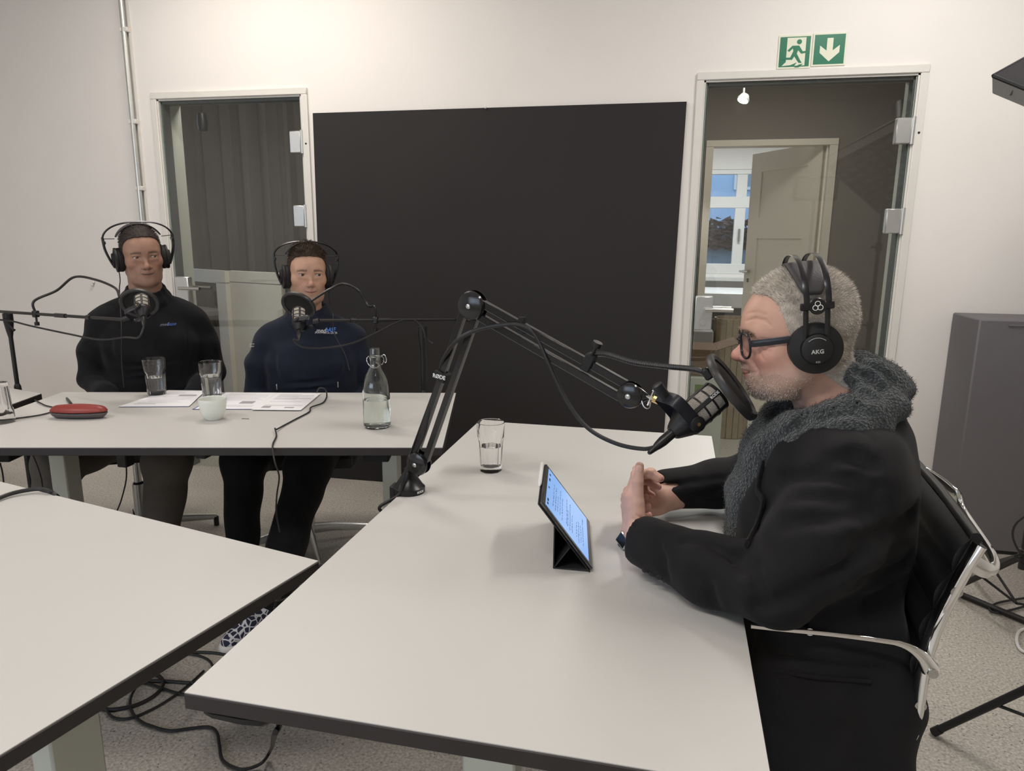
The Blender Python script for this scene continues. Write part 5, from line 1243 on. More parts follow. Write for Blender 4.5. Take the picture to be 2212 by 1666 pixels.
# glasses
gl = empty('eyeglasses', (0, 0, 0), 0, 'dark framed eyeglasses worn by the grey haired man', 'glasses', local=True); gl.matrix_basis = HMAT
m_spec = mat('spectacle_acetate', (.012, .013, .020), .3)
for s in (-1, 1):
    pts = []
    for t in np.linspace(0, 2*math.pi, 29)[:-1]:
        ct, st = math.cos(t), math.sin(t); x = .0255*math.copysign(abs(ct)**.75, ct); z = .0215*math.copysign(abs(st)**.8, st)
        pts.append((s*.0345+x, -.1085+.010*((s*.0345+x)/.06)**2+.0005, .0035+z+.0018*(st > 0)*abs(ct)))
    k = MB(); k.tube(pts+[pts[0]], .0023, 6, caps=False); k.build('rim', m_spec, gl)
    k = MB(); k.add(pts, [tuple(range(len(pts)))]); k.build('lens', make_glass('spectacle_lens', (.97, .97, .98)) if 'spectacle_lens' not in MATS else MATS['spectacle_lens'], gl)
    k = MB(); k.tube([(s*.0595, -.0985, .0105), (s*.0665, -.090, .0105), (s*.0775, -.02, .016), (s*.079, .015, .004)], .0060, 6, flat=.28, up=(0, 0, 1)); k.build('temple', m_spec, gl)
k = MB(); k.tube([(-.011, -.1090, .010), (0, -.1125, .012), (.011, -.1090, .010)], .0022, 6); k.build('bridge', m_spec, gl)
# wrist watch
wa = empty('wrist_watch', tuple(wl_), 0, 'square silver watch with blue braided band on the near wrist', 'watch')
ax = Vector(dl_)*.55+Vector(fl_).normalized()*.45; ax.normalize(); wc = Vector(wl_)+ax*.000
Mw = frame(wc, ax, (0, 0, 1)); m_navy = mat('navy_nylon', (.012, .025, .075), .8, bump=(400, .4))
for i in range(26):
    t = 2*math.pi*i/26; p = Mw @ Vector((.0325*math.cos(t), .0310*math.sin(t), 0)); rd = (Mw.to_3x3() @ Vector((math.cos(t), math.sin(t), 0))).normalized(); tg = ax.cross(rd)
    k = MB(); k.box(p, (.0035, .0076, .021), Matrix((rd, tg, ax)).transposed(), .001); k.build('band_link', m_navy, wa)
cd = (Vector(at(1340, 1175, 1.33))-wc); cd = (cd-ax*cd.dot(ax)).normalized(); tg = ax.cross(cd)
k = MB(); k.box(wc+cd*.0335, (.008, .028, .032), Matrix((cd, tg, ax)).transposed(), .0035); cs = k.build('watch_case', m_steel, wa)
k = MB(); k.box(wc+cd*.0377, (.001, .020, .024), Matrix((cd, tg, ax)).transposed()); k.build('watch_screen', m_blackg, cs)

# ================================================================== microphones
m_grille = mat('mic_grille', (.50, .46, .41), .4, .35, bump=(900, .8), noise=(700, .5))
m_micb = mat('mic_body', (.012, .012, .014), .45); m_yoke = mat('mic_yoke', (.014, .015, .022), .4)
def microphone(Mx, label, yside=(0, 1, 0), big=True):
    """broadcast microphone, own frame: z towards the speaker, yoke pivots on x"""
    root = empty('microphone', (0, 0, 0), 0, label, 'microphone', 'grey grille broadcast microphones', local=True); root.matrix_basis = Mx
    R = .0305
    k = MB(); k.lathe([(.0, -.062), (.013, -.062), (.016, -.058), (.027, -.036), (.0315, -.026), (.0315, -.016), (.0295, -.013)], 36); k.build('rear_shell', m_micb, root)
    k = MB(); k.lathe([(R*.96, -.014), (R*.985, .0), (R*.985, .040), (R*.93, .050), (R*.6, .056), (0, .057)], 40, caps=False); k.build('grille', m_grille, root)
    for z in (-.012, .0085, .029, .049):
        k = MB(); hh = .0022 if z < .04 else .0035; rr = R if z < .04 else R*.965
        k.lathe([(rr*.95, z-hh), (rr*1.02, z-hh*.8), (rr*1.02, z+hh*.8), (rr*.95, z+hh)], 40, caps=False); k.build('grille_ring', m_micb, root)
    for i in range(6):
        a = math.pi/6+i*math.pi/3; ca, sa_ = math.cos(a), math.sin(a)
        k = MB(); k.box((R*.985*ca, R*.985*sa_, .018), (.003, .0085, .064), Matrix.Rotation(a, 3, 'Z'), .001); k.build('grille_rib', m_micb, root)
    # yoke bracket
    y = MB(); P = [(.0365, 0, -.026), (.0365, .0, -.045)]
    w = .012
    path = [(.0362, -.030, -.026), (.0362, -.052, -.030), (.028, -.062, -.032), (0, -.064, -.033), (-.028, -.062, -.032), (-.0362, -.052, -.030), (-.0362, -.030, -.026), ]
    path2 = [(.0362, .006, -.024), (.0362, -.030, -.027)] + path[1:-1] + [(-.0362, -.030, -.027), (-.0362, .006, -.024)]
    k = MB(); k.tube(spline(path2, 4), .0125, 4, flat=.16, up=(0, 0, 1)); yk = k.build('yoke', m_yoke, root)
    for s in (-1, 1):
        k = MB(); k.lathe([(.0145, 0), (.0145, .008), (.0125, .0095), (0, .0095)], 28, frame((s*.034, 0, -.024), (s, 0, 0), (0, 0, 1))); kn = k.build('pivot_knob', m_micb, root)
        k = MB(); k.lathe([(.0035, .0), (.0035, .0015), (0, .0015)], 16, frame((s*.0432, 0, -.024), (s, 0, 0), (0, 0, 1))); k.build('brass_insert', m_gold, kn)
    k = MB(); k.lathe([(.0105, 0), (.0105, .030), (.009, .031)], 24, frame((0, -.063, -.033), (0, -1, 0), (1, 0, 0))); k.build('mount_socket', m_micb, root)
    # plug
    k = MB(); k.lathe([(.0095, -.060), (.0098, -.085), (.0080, -.098), (.0050, -.108), (.0040, -.118)], 20); pl = k.build('cable_plug', m_black, root)
    if big:
        T = Matrix.Rotation(math.pi/3*3+math.pi/6, 4, 'Z')
        for i in range(6):
            a = math.pi/6+i*math.pi/3; rd = Vector((math.cos(a), math.sin(a), 0)); tx = Vector((0, 0, 1)); ty = rd.cross(tx)
            Tm = Matrix(((tx.x, ty.x, rd.x, rd.x*R*1.045), (tx.y, ty.y, rd.y, rd.y*R*1.045), (tx.z, ty.z, rd.z, .038), (0, 0, 0, 1)))
            if i in LOGO_RIBS: text_mesh('RODE', .0075, Tm, m_whiteprint, 'brand_lettering', root, .0002, .0002)
    return root
m_mesh = mat('pop_mesh', (.012, .011, .011), .8, bump=(1500, .5))
def pop_filter(Mx, label, r=.068, face='both'):
    root = empty('pop_filter', (0, 0, 0), 0, label, 'pop filter', 'round black pop filters', local=True); root.matrix_basis = Mx
    k = MB(); prof = [(r-.007, -.0040), (r-.001, -.0080), (r+.004, -.0062), (r+.006, 0), (r+.004, .0062), (r-.001, .0080), (r-.007, .0040)]; k.lathe(prof+[prof[0]], 64, caps=False); k.build('rim', mat('pop_rim', (.030, .030, .031), .38), root)
    k = MB(); k.lathe([(0, .0015), (r*.5, .0012), (r-.004, .0010)], 48, caps=False); k.lathe([(0, -.0015), (r*.5, -.0012), (r-.004, -.001)], 48, caps=False); k.build('mesh_disc', m_mesh, root)
    return root
def goose(name, pts, r, label, clamp=None, m=None):
    g_ = empty(name, tuple(pts[0]), 0, label, 'gooseneck'); P_ = spline(pts, 14)
    k = MB(); k.tube(P_, r, 8); k.build('neck', m or m_black, g_)
    # spiral windings read as fine rings
    if clamp: pass
    return g_, P_
LOGO_RIBS = ()
# --- main microphone on desk boom arm
J0 = at(905, 1000, 1.515); J1 = at(1022, 660, 1.455); J2 = at(1362, 853, 1.360)
axp = (J1-J0).cross(J2-J1).normalized()
if axp.y > 0: axp = -axp          # towards the camera
arm = empty('desk_microphone_boom', tuple(on(884, 1066, TZ)), 0, 'black articulated desk boom arm clamped on the tablet table', 'mic arm')
bc = on(884, 1062, TZ)
k = MB(); k.lathe([(.0, .0), (.0385, .0), (.039, .003), (.039, .013), (.0365, .0145), (.0120, .052), (.0115, .060), (0, .060)], 40, Matrix.Translation(bc)); bs = k.build('base_cone', mat('base_metal', (.014, .014, .015), .3, .3), arm)
Tn = Matrix.Translation(bc) @ Matrix.Rotation(math.radians(52), 4, 'Z')
tr = (Vector((0, 0, CAMZ))-bc); tr.z = 0; tr.normalize(); tr = Matrix.Rotation(.75, 3, 'Z') @ tr; up_ = Vector((0, 0, 1)); rt = up_.cross(tr)
text_mesh('RODE', .0075, Matrix(((rt.x, up_.x, tr.x, bc.x+tr.x*.0392), (rt.y, up_.y, tr.y, bc.y+tr.y*.0392), (rt.z, up_.z, tr.z, bc.z+.0078), (0, 0, 0, 1))), m_whiteprint, 'brand_lettering', bs, .0002, .0002)
k = MB(); cl = bc+Vector((-.040, .01, -.012)); k.bb(cl.x-.010, cl.x+.006, cl.y-.016, cl.y+.016, TZ-.055, TZ+.012, .003); k.build('table_clamp', m_black, arm)
k = MB(); k.tube([bc+Vector((0, 0, .055)), J0-Vector((0, 0, .012))], .008, 12); k.build('swivel_post', m_black, arm)
def joint(J, r, nm, th=.020):
    k = MB(); Mj = frame(J, axp, (0, 0, 1))
    for s in (-1, 1):
        k.lathe([(0, th*s*.95), (r*.6, th*s*.92), (r*.92, th*s*.72), (r, th*s*.45), (r, th*s*.38)] if s > 0 else [(r, th*s*.38), (r, th*s*.45), (r*.92, th*s*.72), (r*.6, th*s*.92), (0, th*s*.95)], 40, Mj, caps=False)
    k.lathe([(r*.8, -th*.4), (r*.8, th*.4)], 32, Mj); j = k.build(nm, m_blackg, arm)
    k = MB(); k.lathe([(.0052, th*.93), (.0052, th*1.05), (.003, th*1.12), (0, th*1.12)], 18, Mj, caps=False); k.build('joint_screw', m_steel, j); return j
joint(J0, .0285, 'joint_disc', .018); joint(J1, .0315, 'joint_disc', .020); joint(J2, .0255, 'joint_disc', .016)
def bar(a, b, off, nm='arm_bar'):
    d = (b-a).normalized(); nrm = axp.cross(d).normalized(); a_, b_ = a+nrm*off+d*.016, b+nrm*off-d*.016
    k = MB(); c = (a_+b_)/2; L_ = (b_-a_).length; k.box(c, (L_, .0160, .0125), Matrix((d, nrm, axp)).transposed(), .0012); ob = k.build(nm, m_blackg, arm)
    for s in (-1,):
        q = MB(); q.box(c+nrm*(s*.0074)+axp*.0064, (L_, .0009, .0006), Matrix((d, nrm, axp)).transposed()); q.build('edge_highlight', mat('bar_painted_highlight', (.16, .16, .16), .3, .9), ob)  # highlight along the bar edge, put in as a lighter coloured strip
    return a_, b_, d, nrm
l1 = bar(J0, J1, .0155); l2 = bar(J0, J1, -.0155); u1 = bar(J1, J2, .0145); u2 = bar(J1, J2, -.0145)
# tension springs wires beside the lower bars
k = MB(); d = (J1-J0).normalized(); nrm = axp.cross(d); k.tube([J0+nrm*.028+d*.01, J0+nrm*.024+d*.18], .0022, 6); k.tube([J0+nrm*.026+d*.01+axp*.006, J0+nrm*.022+d*.18+axp*.004], .0022, 6); k.build('tension_wire', m_black, arm)
# cable strap with lettering
sp_ = at(958, 812, 1.487); k = MB(); d = (J1-J0).normalized(); nrm = axp.cross(d).normalized(); bc_ = J0+d*((sp_-J0).dot(d)); side = .0155 if (sp_-J0).dot(nrm) > 0 else -.0155
k.box(bc_+nrm*side, (.021, .031, .026), Matrix((d, nrm, axp)).transposed(), .002); st = k.build('cable_strap', m_blackm, arm)
rx = Vector(CR)*.985+Vector(CU)*-.10; rx = (rx-axp*rx.dot(axp)).normalized(); ry = axp.cross(rx)
pt_ = bc_+nrm*side+axp*.0136
text_mesh('RØDE', .0125, Matrix(((rx.x, ry.x, axp.x, pt_.x), (rx.y, ry.y, axp.y, pt_.y), (rx.z, ry.z, axp.z, pt_.z), (0, 0, 0, 1))), m_whiteprint, 'brand_lettering', st, .0002, .0003)
e_ = at(1128, 704, 1.425); k = MB(); k.tube([e_+Vector((0, 0, .018)), e_-Vector((0, 0, .016))], .0085, 8, flat=.7); k.build('cable_tie', m_blackm, arm)
# head of the arm: tapered plate, chrome pin, wing nut
H1 = at(1402, 858, 1.350); H2 = at(1446, 877, 1.345)
k = MB(); k.tube([J2, J2+(H1-J2)*.55, J2+(H1-J2)*.95], [.0225, .016, .006], 16, flat=.5); k.build('head_plate', m_blackg, arm)
k = MB(); k.tube([H1-(H2-H1)*.5, H1+(H2-H1)*.2], .0032, 10); k.build('chrome_pin', m_chrome, arm)
k = MB(); pr_ = (H2-H1).normalized(); rt_ = pr_.cross(axp).normalized(); k.tube([H1+pr_*.004+rt_*.016, H1+pr_*.004-rt_*.016], .0035, 8); k.build('wing_nut', m_chrome, arm)
k = MB(); k.tube([H1+pr_*.008, H1+pr_*.020], .0068, 6); k.build('brass_adapter', m_gold, arm)
k = MB(); rc = H1-pr_*.006-rt_*-.0; k.tube([rc+(pr_*math.cos(t)*.009+(-Vector(CU))*(.012+.012*math.sin(t)*-1)) for t in np.linspace(0, 2*math.pi, 19)], .0011, 6, caps=False); k.build('split_ring', m_steel, arm)
# microphone itself
MC = at(1515, 882, 1.335); ma = (.76*Vector(CR)+.62*Vector(CU)+.12*Vector(CF)).normalized()
yd = (MC-H2); yd = (yd-ma*yd.dot(ma)).normalized()          # direction from mount to mic
xx = yd.cross(ma).normalized()
xx = (-Vector(CF)*.86+Vector(CU)*-.45+Vector(CR)*-.22); xx = (xx-ma*xx.dot(ma)).normalized(); yy = ma.cross(xx)
Mm = Matrix(((xx.x, yy.x, ma.x, MC.x-ma.x*.012), (xx.y, yy.y, ma.y, MC.y-ma.y*.012), (xx.z, yy.z, ma.z, MC.z-ma.z*.012), (0, 0, 0, 1)))
LOGO_RIBS = (max(range(6), key=lambda i: (Mm.to_3x3() @ Vector((math.cos(math.pi/6+i*math.pi/3), math.sin(math.pi/6+i*math.pi/3), 0))).dot(-Vector(CF)*.9+Vector(CR)*.3)),)
microphone(Mm, 'large broadcast microphone with grey grille in front of the grey haired man')
pn = (.92*(.80*Vector(CR)+.60*Vector(CU))-.38*Vector(CF)).normalized(); PC = at(1580, 836, 1.315)
pop_filter(frame(PC, pn, Vector(CU)), 'large black pop filter in front of the grey haired man’s mouth'.replace('’', "'"), .0655)
ga = at(1282, 765, 1.385); gp = [ga, at(1312, 766, 1.375), at(1370, 783, 1.36), at(1440, 792, 1.345), at(1500, 798, 1.33), at(1528, 808, 1.325)]
gn, gP = goose('pop_filter_gooseneck', gp, .0052, 'ribbed black gooseneck clamped on the boom arm')
k = MB()
for i in range(3, len(gP)-2, 1):
    d = (gP[i+1]-gP[i]).normalized(); k.tube([gP[i]-d*.0008, gP[i]+d*.0008], .0058, 8)
k.build('winding', mat('gooseneck_steel', (.05, .05, .052), .35, .7), gn)
nrm = axp.cross((J2-J1).normalized()).normalized(); dd = (J2-J1).normalized(); cpt = J1+dd*((ga-J1).dot(dd)); sgn = 1 if (ga-J1).dot(nrm) > 0 else -1
k = MB(); k.box(cpt+nrm*sgn*.0165, (.020, .036, .024), Matrix((dd, nrm, axp)).transposed(), .002); k.build('clamp_block', m_blackm, gn)
tsc = cpt+nrm*sgn*.032; k = MB(); k.tube([tsc, tsc+nrm*sgn*.022], .003, 8); k.tube([tsc+nrm*sgn*.020, tsc+nrm*sgn*.030], .010, 12); k.build('thumb_screw', m_black, gn)
k = MB(); k.box(gP[-1]+pn*.0, (.022, .014, .016), frame((0, 0, 0), pn, (0, 0, 1)).to_3x3(), .003); k.build('rim_clip', m_black, gn)
# --- cables helper
def cable(name, pts, r, label, m=None, cat='cable', sub=10):
    k = MB(); k.tube(spline(pts, sub), r, 8); return tag(k.build(name, m or m_rubber), label, cat)
plug = Mm @ Vector((0, 0, -.118))
cable('microphone_cable', [at(949, 818, 1.500), at(956, 780, 1.475), at(985, 738, 1.44), at(1030, 713, 1.43), at(1085, 702, 1.42), at(1125, 703, 1.415), at(1157, 725, 1.41), at(1185, 785, 1.40), at(1225, 868, 1.39), at(1270, 925, 1.38), at(1330, 958, 1.37), at(1390, 970, 1.36), at(1425, 963, 1.352), plug], .0044, 'thick black cable looping along the boom arm to the main microphone')
cable('microphone_cable', [at(949, 820, 1.500), at(930, 880, 1.495), at(915, 940, 1.50), at(893, 985, 1.515), at(872, 1030, 1.53), at(862, 1068, 1.53), Vector((-.632, 1.51, .715)), Vector((-.60, 1.54, .69)), Vector((-.45, 1.60, .68)), Vector((-.22, 1.66, .68))], .0040, 'black cable running down the lower boom arm and under the table')

# --- the two stand microphones
def stand_mic(PCpx, Yf, MCpx, Ym, mtgt, label_m, label_p, r=.0655):
    pc = at(*PCpx, Yf); mc = at(*MCpx, Ym); a = (Vector(mtgt)-mc).normalized()
    xh = Vector(CR); xh = (xh-a*xh.dot(a)).normalized(); yh = a.cross(xh)
    return pc, mc, a, xh, yh
mo1 = Hm1 @ Vector((0, -.11, -.05)); mo2 = Hm2 @ Vector((0, -.11, -.05))
pf1 = at(301, 655, 2.30); n1 = (mo1-pf1).normalized(); n1 = (n1+Vector((0, 0, .25))).normalized(); pop_filter(frame(pf1, n1, (0, 0, 1)), 'black pop filter in front of the man in black fleece', .061)
mc1 = at(307, 662, 2.225); a1 = (pf1+Vector((.012, 0, .03))-mc1).normalized(); a1 = (a1+Vector((0, 0, .55))).normalized(); x1_ = Vector(CR); x1_ = (x1_-a1*x1_.dot(a1)).normalized(); y1_ = a1.cross(x1_)
def mmat(mc, a, x): y = a.cross(x); return Matrix(((x.x, y.x, a.x, mc.x), (x.y, y.y, a.y, mc.y), (x.z, y.z, a.z, mc.z), (0, 0, 0, 1)))
LOGO_RIBS = ()
def rolled(a, x, ang): return (x*math.cos(ang)+a.cross(x)*math.sin(ang)).normalized()
Mm1 = mmat(mc1, a1, rolled(a1, x1_, math.radians(-100))) @ Matrix.Scale(.82, 4); microphone(Mm1, 'broadcast microphone on the boom stand in front of the man in black fleece')
pf2 = at(645, 660, 2.46); n2 = (mo2-pf2).normalized(); n2 = (n2+Vector((.15, 0, .42))).normalized(); pop_filter(frame(pf2, n2, (0, 0, 1)), 'black pop filter in front of the man in navy fleece', .061)
mc2 = at(646, 690, 2.385); a2 = (pf2-mc2).normalized(); a2 = (a2+Vector((.0, .1, .55))).normalized(); x2_ = Vector(CR); x2_ = (x2_-a2*x2_.dot(a2)).normalized()
Mm2 = mmat(mc2, a2, rolled(a2, x2_, math.radians(80))) @ Matrix.Scale(.82, 4); microphone(Mm2, 'broadcast microphone on the boom stand in front of the man in navy fleece')
m_standm = mat('stand_black', (.012, .012, .013), .4)
def boom_stand(name, pole_top, boom_a, boom_b, label, feet_yaw):
    r = empty(name, (pole_top.x, pole_top.y, 0), 0, label, 'mic stand', 'black boom microphone stands')
    k = MB(); k.tube([(pole_top.x, pole_top.y, .10), (pole_top.x, pole_top.y, .62)], .0125, 16); k.build('lower_tube', m_standm, r)
    k = MB(); k.tube([(pole_top.x, pole_top.y, .60), (pole_top.x, pole_top.y, pole_top.z-.02)], .0085, 16); k.build('upper_tube', m_standm, r)
    k = MB(); k.lathe([(.0125, .58), (.0165, .60), (.0175, .66), (.0130, .72), (.009, .73)], 20, Matrix.Translation((pole_top.x, pole_top.y, 0))); k.build('height_clutch', m_standm, r)
    k = MB(); k.lathe([(.009, -.085), (.0135, -.06), (.019, -.02), (.019, .012), (.012, .016)], 20, Matrix.Translation(pole_top)); hd = k.build('boom_clamp', m_black, r)
    k = MB(); k.tube([pole_top+Vector((.01, -.015, -.025)), pole_top+Vector((.045, -.03, -.045)), pole_top+Vector((.055, -.03, -.052))], [.003, .003, .006], 8); k.build('clamp_lever', m_black, hd)
    k = MB(); k.tube([boom_a, boom_b], .0060, 12); bm = k.build('boom_tube', m_standm, r); d = (boom_b-boom_a).normalized()
    for t, l, rr in ((.62, .035, .0085), (.80, .012, .009), (.03, .05, .0095)):
        c = boom_a+(boom_b-boom_a)*t; k = MB(); k.tube([c-d*l, c+d*l], rr, 12); k.build('boom_sleeve', m_black, bm)
    for i in range(3):
        a = feet_yaw+i*2.094; k = MB(); k.tube([(pole_top.x, pole_top.y, .17), (pole_top.x+.34*math.cos(a), pole_top.y+.34*math.sin(a), .012)], .0085, 10); lg = k.build('leg', m_standm, r)
        k = MB(); k.sphere((pole_top.x+.34*math.cos(a), pole_top.y+.34*math.sin(a), .012), .012, 8); k.build('rubber_foot', m_black, lg)
    k = MB(); k.lathe([(.0, .10), (.024, .10), (.026, .16), (.018, .20), (.0, .20)], 20, Matrix.Translation((pole_top.x, pole_top.y, 0))); k.build('leg_hub', m_black, r)
    return r
s1t = at(17, 684, 2.46); b1 = Mm1 @ Vector((0, -.092, -.033)); ba = s1t+Vector((0, -.02, .022)); dboom = (b1-ba).normalized()
boom_stand('boom_stand', s1t, ba-dboom*.22, b1, 'black boom stand at the left edge carrying the left microphone', .5)
s2t = at(912, 712, 2.74); b2 = Mm2 @ Vector((0, -.092, -.033)); bb_ = at(885, 691, 2.70); db2 = (b2-bb_).normalized()
boom_stand('boom_stand', s2t, bb_-db2*.30, b2, 'black boom stand before the black backdrop carrying the middle microphone', .2)
# goosenecks of the two pop filters
q1 = ba+dboom*((at(110, 668, 2.42)-ba).dot(dboom)); e1 = (-.75*Vector(CR)+.66*Vector(CU)); e1 = pf1+(e1-n1*e1.dot(n1)).normalized()*.066
goose('pop_filter_gooseneck', [q1, q1+Vector((-.0, 0, .05)), at(122, 628, 2.41), at(160, 599, 2.40), at(205, 604, 2.37), at(248, 622, 2.32), e1], .0048, 'black gooseneck arching over the left boom to its pop filter')
q2 = bb_+db2*((at(797, 693, 2.60)-bb_).dot(db2)); e2 = (.80*Vector(CR)+.60*Vector(CU)); e2 = pf2+(e2-n2*e2.dot(n2)).normalized()*.066
goose('pop_filter_gooseneck', [q2, q2+Vector((0, 0, .05)), at(795, 660, 2.60), at(775, 628, 2.59), at(742, 613, 2.56), at(712, 625, 2.50), e2], .0048, 'black gooseneck arching from the middle boom to its pop filter')
for q, nm in ((q1, 'gooseneck clamp on the left microphone boom'), (q2, 'gooseneck clamp on the middle microphone boom')):
    k = MB(); k.box(q, (.020, .022, .026), None, .003); k.tube([q+Vector((0, 0, -.012)), q+Vector((0, 0, -.040))], .004, 8); k.tube([q+Vector((0, 0, -.032)), q+Vector((0, 0, -.046))], .009, 10); tag(k.build('gooseneck_clamp', m_black), 'black '+nm, 'clamp')
p1 = Mm1 @ Vector((0, 0, -.118)); cable('microphone_cable', [p1, p1+Vector((-.01, -.02, -.035)), at(270, 729, 2.24), at(215, 734, 2.28), at(150, 722, 2.33), at(70, 705, 2.38), at(20, 693, 2.42), at(-30, 690, 2.42)], .0036, 'black cable hanging below the left microphone boom')
p2 = Mm2 @ Vector((0, 0, -.118)); cable('microphone_cable', [p2, at(634, 735, 2.37), at(655, 750, 2.38), at(700, 752, 2.42), at(760, 742, 2.48), at(815, 718, 2.55), at(850, 700, 2.62), at(880, 690, 2.69), at(903, 697, 2.72), at(918, 725, 2.71), at(923, 790, 2.71), at(922, 850, 2.71), Vector((at(922, 850, 2.71).x, 2.71, .02))], .0036, 'black cable hanging from the middle microphone along its boom stand')
# headphone leads
c1 = Hm1 @ Vector((-.09, .0, -.045)); cable('headphone_cable', [c1, c1+Vector((.004, -.004, -.04)), c1+Vector((.018, -.03, -.08)), at(262, 700, 2.40), at(263, 780, 2.40), at(268, 838, 2.40)], .0020, 'thin headphone lead hanging in front of the black fleece')
c2 = Hm2 @ Vector((.088, .0, -.045)); cable('headphone_cable', [c2, c2+Vector((0, -.004, -.05)), at(719, 680, 2.60), at(722, 720, 2.58), at(745, 765, 2.56), at(755, 800, 2.54)], .0020, 'thin headphone lead hanging in front of the navy fleece')
# ================================================================== things on the tables
def tumbler(c, label, level=.45, up=True, H=.134, rt=.0375, rb=.029):
    root = empty('drinking_glass', tuple(c), 0, label, 'glass', 'faceted water glasses', local=True)
    n = 60; prof = [(rb*.96, 0), (rb, .004), (rb*1.02, .03), (rb*1.10, .075), (rb*1.16, .086), (rt*.955, .096), (rt, H), (rt-.0016, H+.0006), (rt-.0026, H), (rt*.955-.003, .098), (rb*1.10-.0045, .084), (rb*.98-.0045, .03), (rb*.90-.0045, .014), (0, .0125)]
    V = []; F = []
    for i, (r, z) in enumerate(prof):
        for k in range(n):
            a = 2*math.pi*k/n; rr = r
            if i <= 4: am = (a % (2*math.pi/10))-math.pi/10; fac = math.cos(math.pi/10)/math.cos(am); rr = r*(fac*1.035 if i < 4 else (fac*1.03+1)/2)
            V.append((rr*math.cos(a), rr*math.sin(a), z))
    for i in range(len(prof)-1):
        for k in range(n): a = i*n+k; b = i*n+(k+1) % n; F.append((a, b, b+n, a+n))
    F.append(tuple(range(n-1, -1, -1)))
    if not up: V = [(x, -y, H-z) for (x, y, z) in V]
    k = MB(); k.add(V, F); k.build('glass_body', m_drinkglass, root, angle=25)
    if level and up:
        zl = .014+(H-.02)*level; rl = np.interp(zl, [.014, .03, .084, .098, H], [rb*.90-.0045, rb*.98-.0045, rb*1.10-.0045, rt*.955-.003, rt-.0026])
        w_ = [(0, .0131), (rb*.90-.0042, .0142), (rb*.98-.0042, .03)] + ([(rb*1.10-.0042, .084)] if zl > .084 else []) + [(rl+.0003, zl), (0, zl)]
        k = MB(); k.lathe(w_, 48, caps=False); k.build('water', m_water, root)
    return root
tumbler(on(1060, 1016, TZ), 'half full water glass on the tablet table', .48)
tumbler(on(339, 851, TZ+.0045), 'half full water glass on the papers in front of the man in black fleece', .44, True, .140, .0435, .0325)
tumbler(on(459, 860, TZ+.0045), 'half full water glass standing behind the white cup', .60, True, .140, .0435, .0325)
tumbler(on(6, 912, TZ), 'empty water glass turned upside down at the left edge', 0, False)
# swing-top bottle
def bottle(c):
    root = empty('water_bottle', tuple(c), 0, 'clear swing top glass bottle half full of water on the back table', 'bottle', local=True)
    R = .0445; H = .262
    o = [(0, .004), (R*.80, .001), (R*.95, .004), (R, .012), (R, .118), (R*.985, .135), (R*.90, .155), (R*.72, .175), (R*.53, .191), (R*.44, .202), (R*.405, .214), (R*.40, .228), (R*.44, .231), (R*.44, .237), (R*.40, .240), (R*.41, .257), (R*.38, H)]
    t = .0030; inn = [(max(r-t, .0), z+(.006 if i < 3 else 0)) for i, (r, z) in enumerate(o)][::-1]; inn[-1] = (0, .012)
    k = MB(); k.lathe(o+inn, 56, caps=False); k.build('glass_body', m_bottleglass, root)
    k = MB(); k.lathe([(0, .0125), (R*.80-t+.0003, .0078), (R*.95-t+.0003, .0102), (R-t+.0003, .0125), (R-t+.0003, .094), (0, .094)], 56, caps=False); k.build('water', m_water, root)
    # wire bail with ceramic stopper hanging at the side
    k = MB()
    for s in (-1, 1): k.tube(spline([(s*.017, 0, .234), (s*.024, .004, .232), (s*.027, .010, .222), (s*.022, .018, .206), (s*.010, .024, .200)], 5), .0011, 6)
    k.tube([(.0165*math.cos(a), .0165*math.sin(a), .234) for a in np.linspace(0, 6.283, 25)], .0011, 6, caps=False)
    k.tube(spline([(.020, .0, .236), (.030, -.004, .240), (.036, -.006, .226), (.033, -.006, .214), (.026, -.004, .222)], 5), .0011, 6)
    k.tube(spline([(-.020, .0, .236), (-.026, -.004, .228), (-.024, -.008, .216), (-.015, -.018, .206), (.0, -.022, .200), (.014, -.016, .208)], 5), .0011, 6)
    k.build('wire_bail', m_steel, root)
    k = MB(); k.lathe([(0, -.010), (.007, -.008), (.009, .0), (.008, .008), (0, .010)], 16, Matrix.Translation((.004, .024, .201)) @ Matrix.Rotation(1.2, 4, 'X')); k.build('stopper', mat('stopper_ceramic', (.62, .60, .42), .4), root)
    root.rotation_euler = (0, 0, .35)
bottle(on(815, 922, TZ))
# espresso cup
cc = on(462, 906, TZ); cu = empty('coffee_cup', tuple(cc), 0, 'white handleless ceramic cup on the back table', 'cup', local=True)
k = MB(); k.lathe([(0, .003), (.022, .003), (.023, 0), (.0245, .001), (.031, .008), (.040, .030), (.0445, .055), (.0455, .072), (.0447, .0735), (.0430, .072), (.041, .055), (.036, .028), (.027, .010), (0, .008)], 48, caps=False); k.build('cup_body', m_ceramic, cu)
k = MB(); k.lathe([(0, .020), (.0325, .020)], 32, caps=False); k.build('coffee_rest', mat('coffee', (.10, .055, .03), .2), cu)
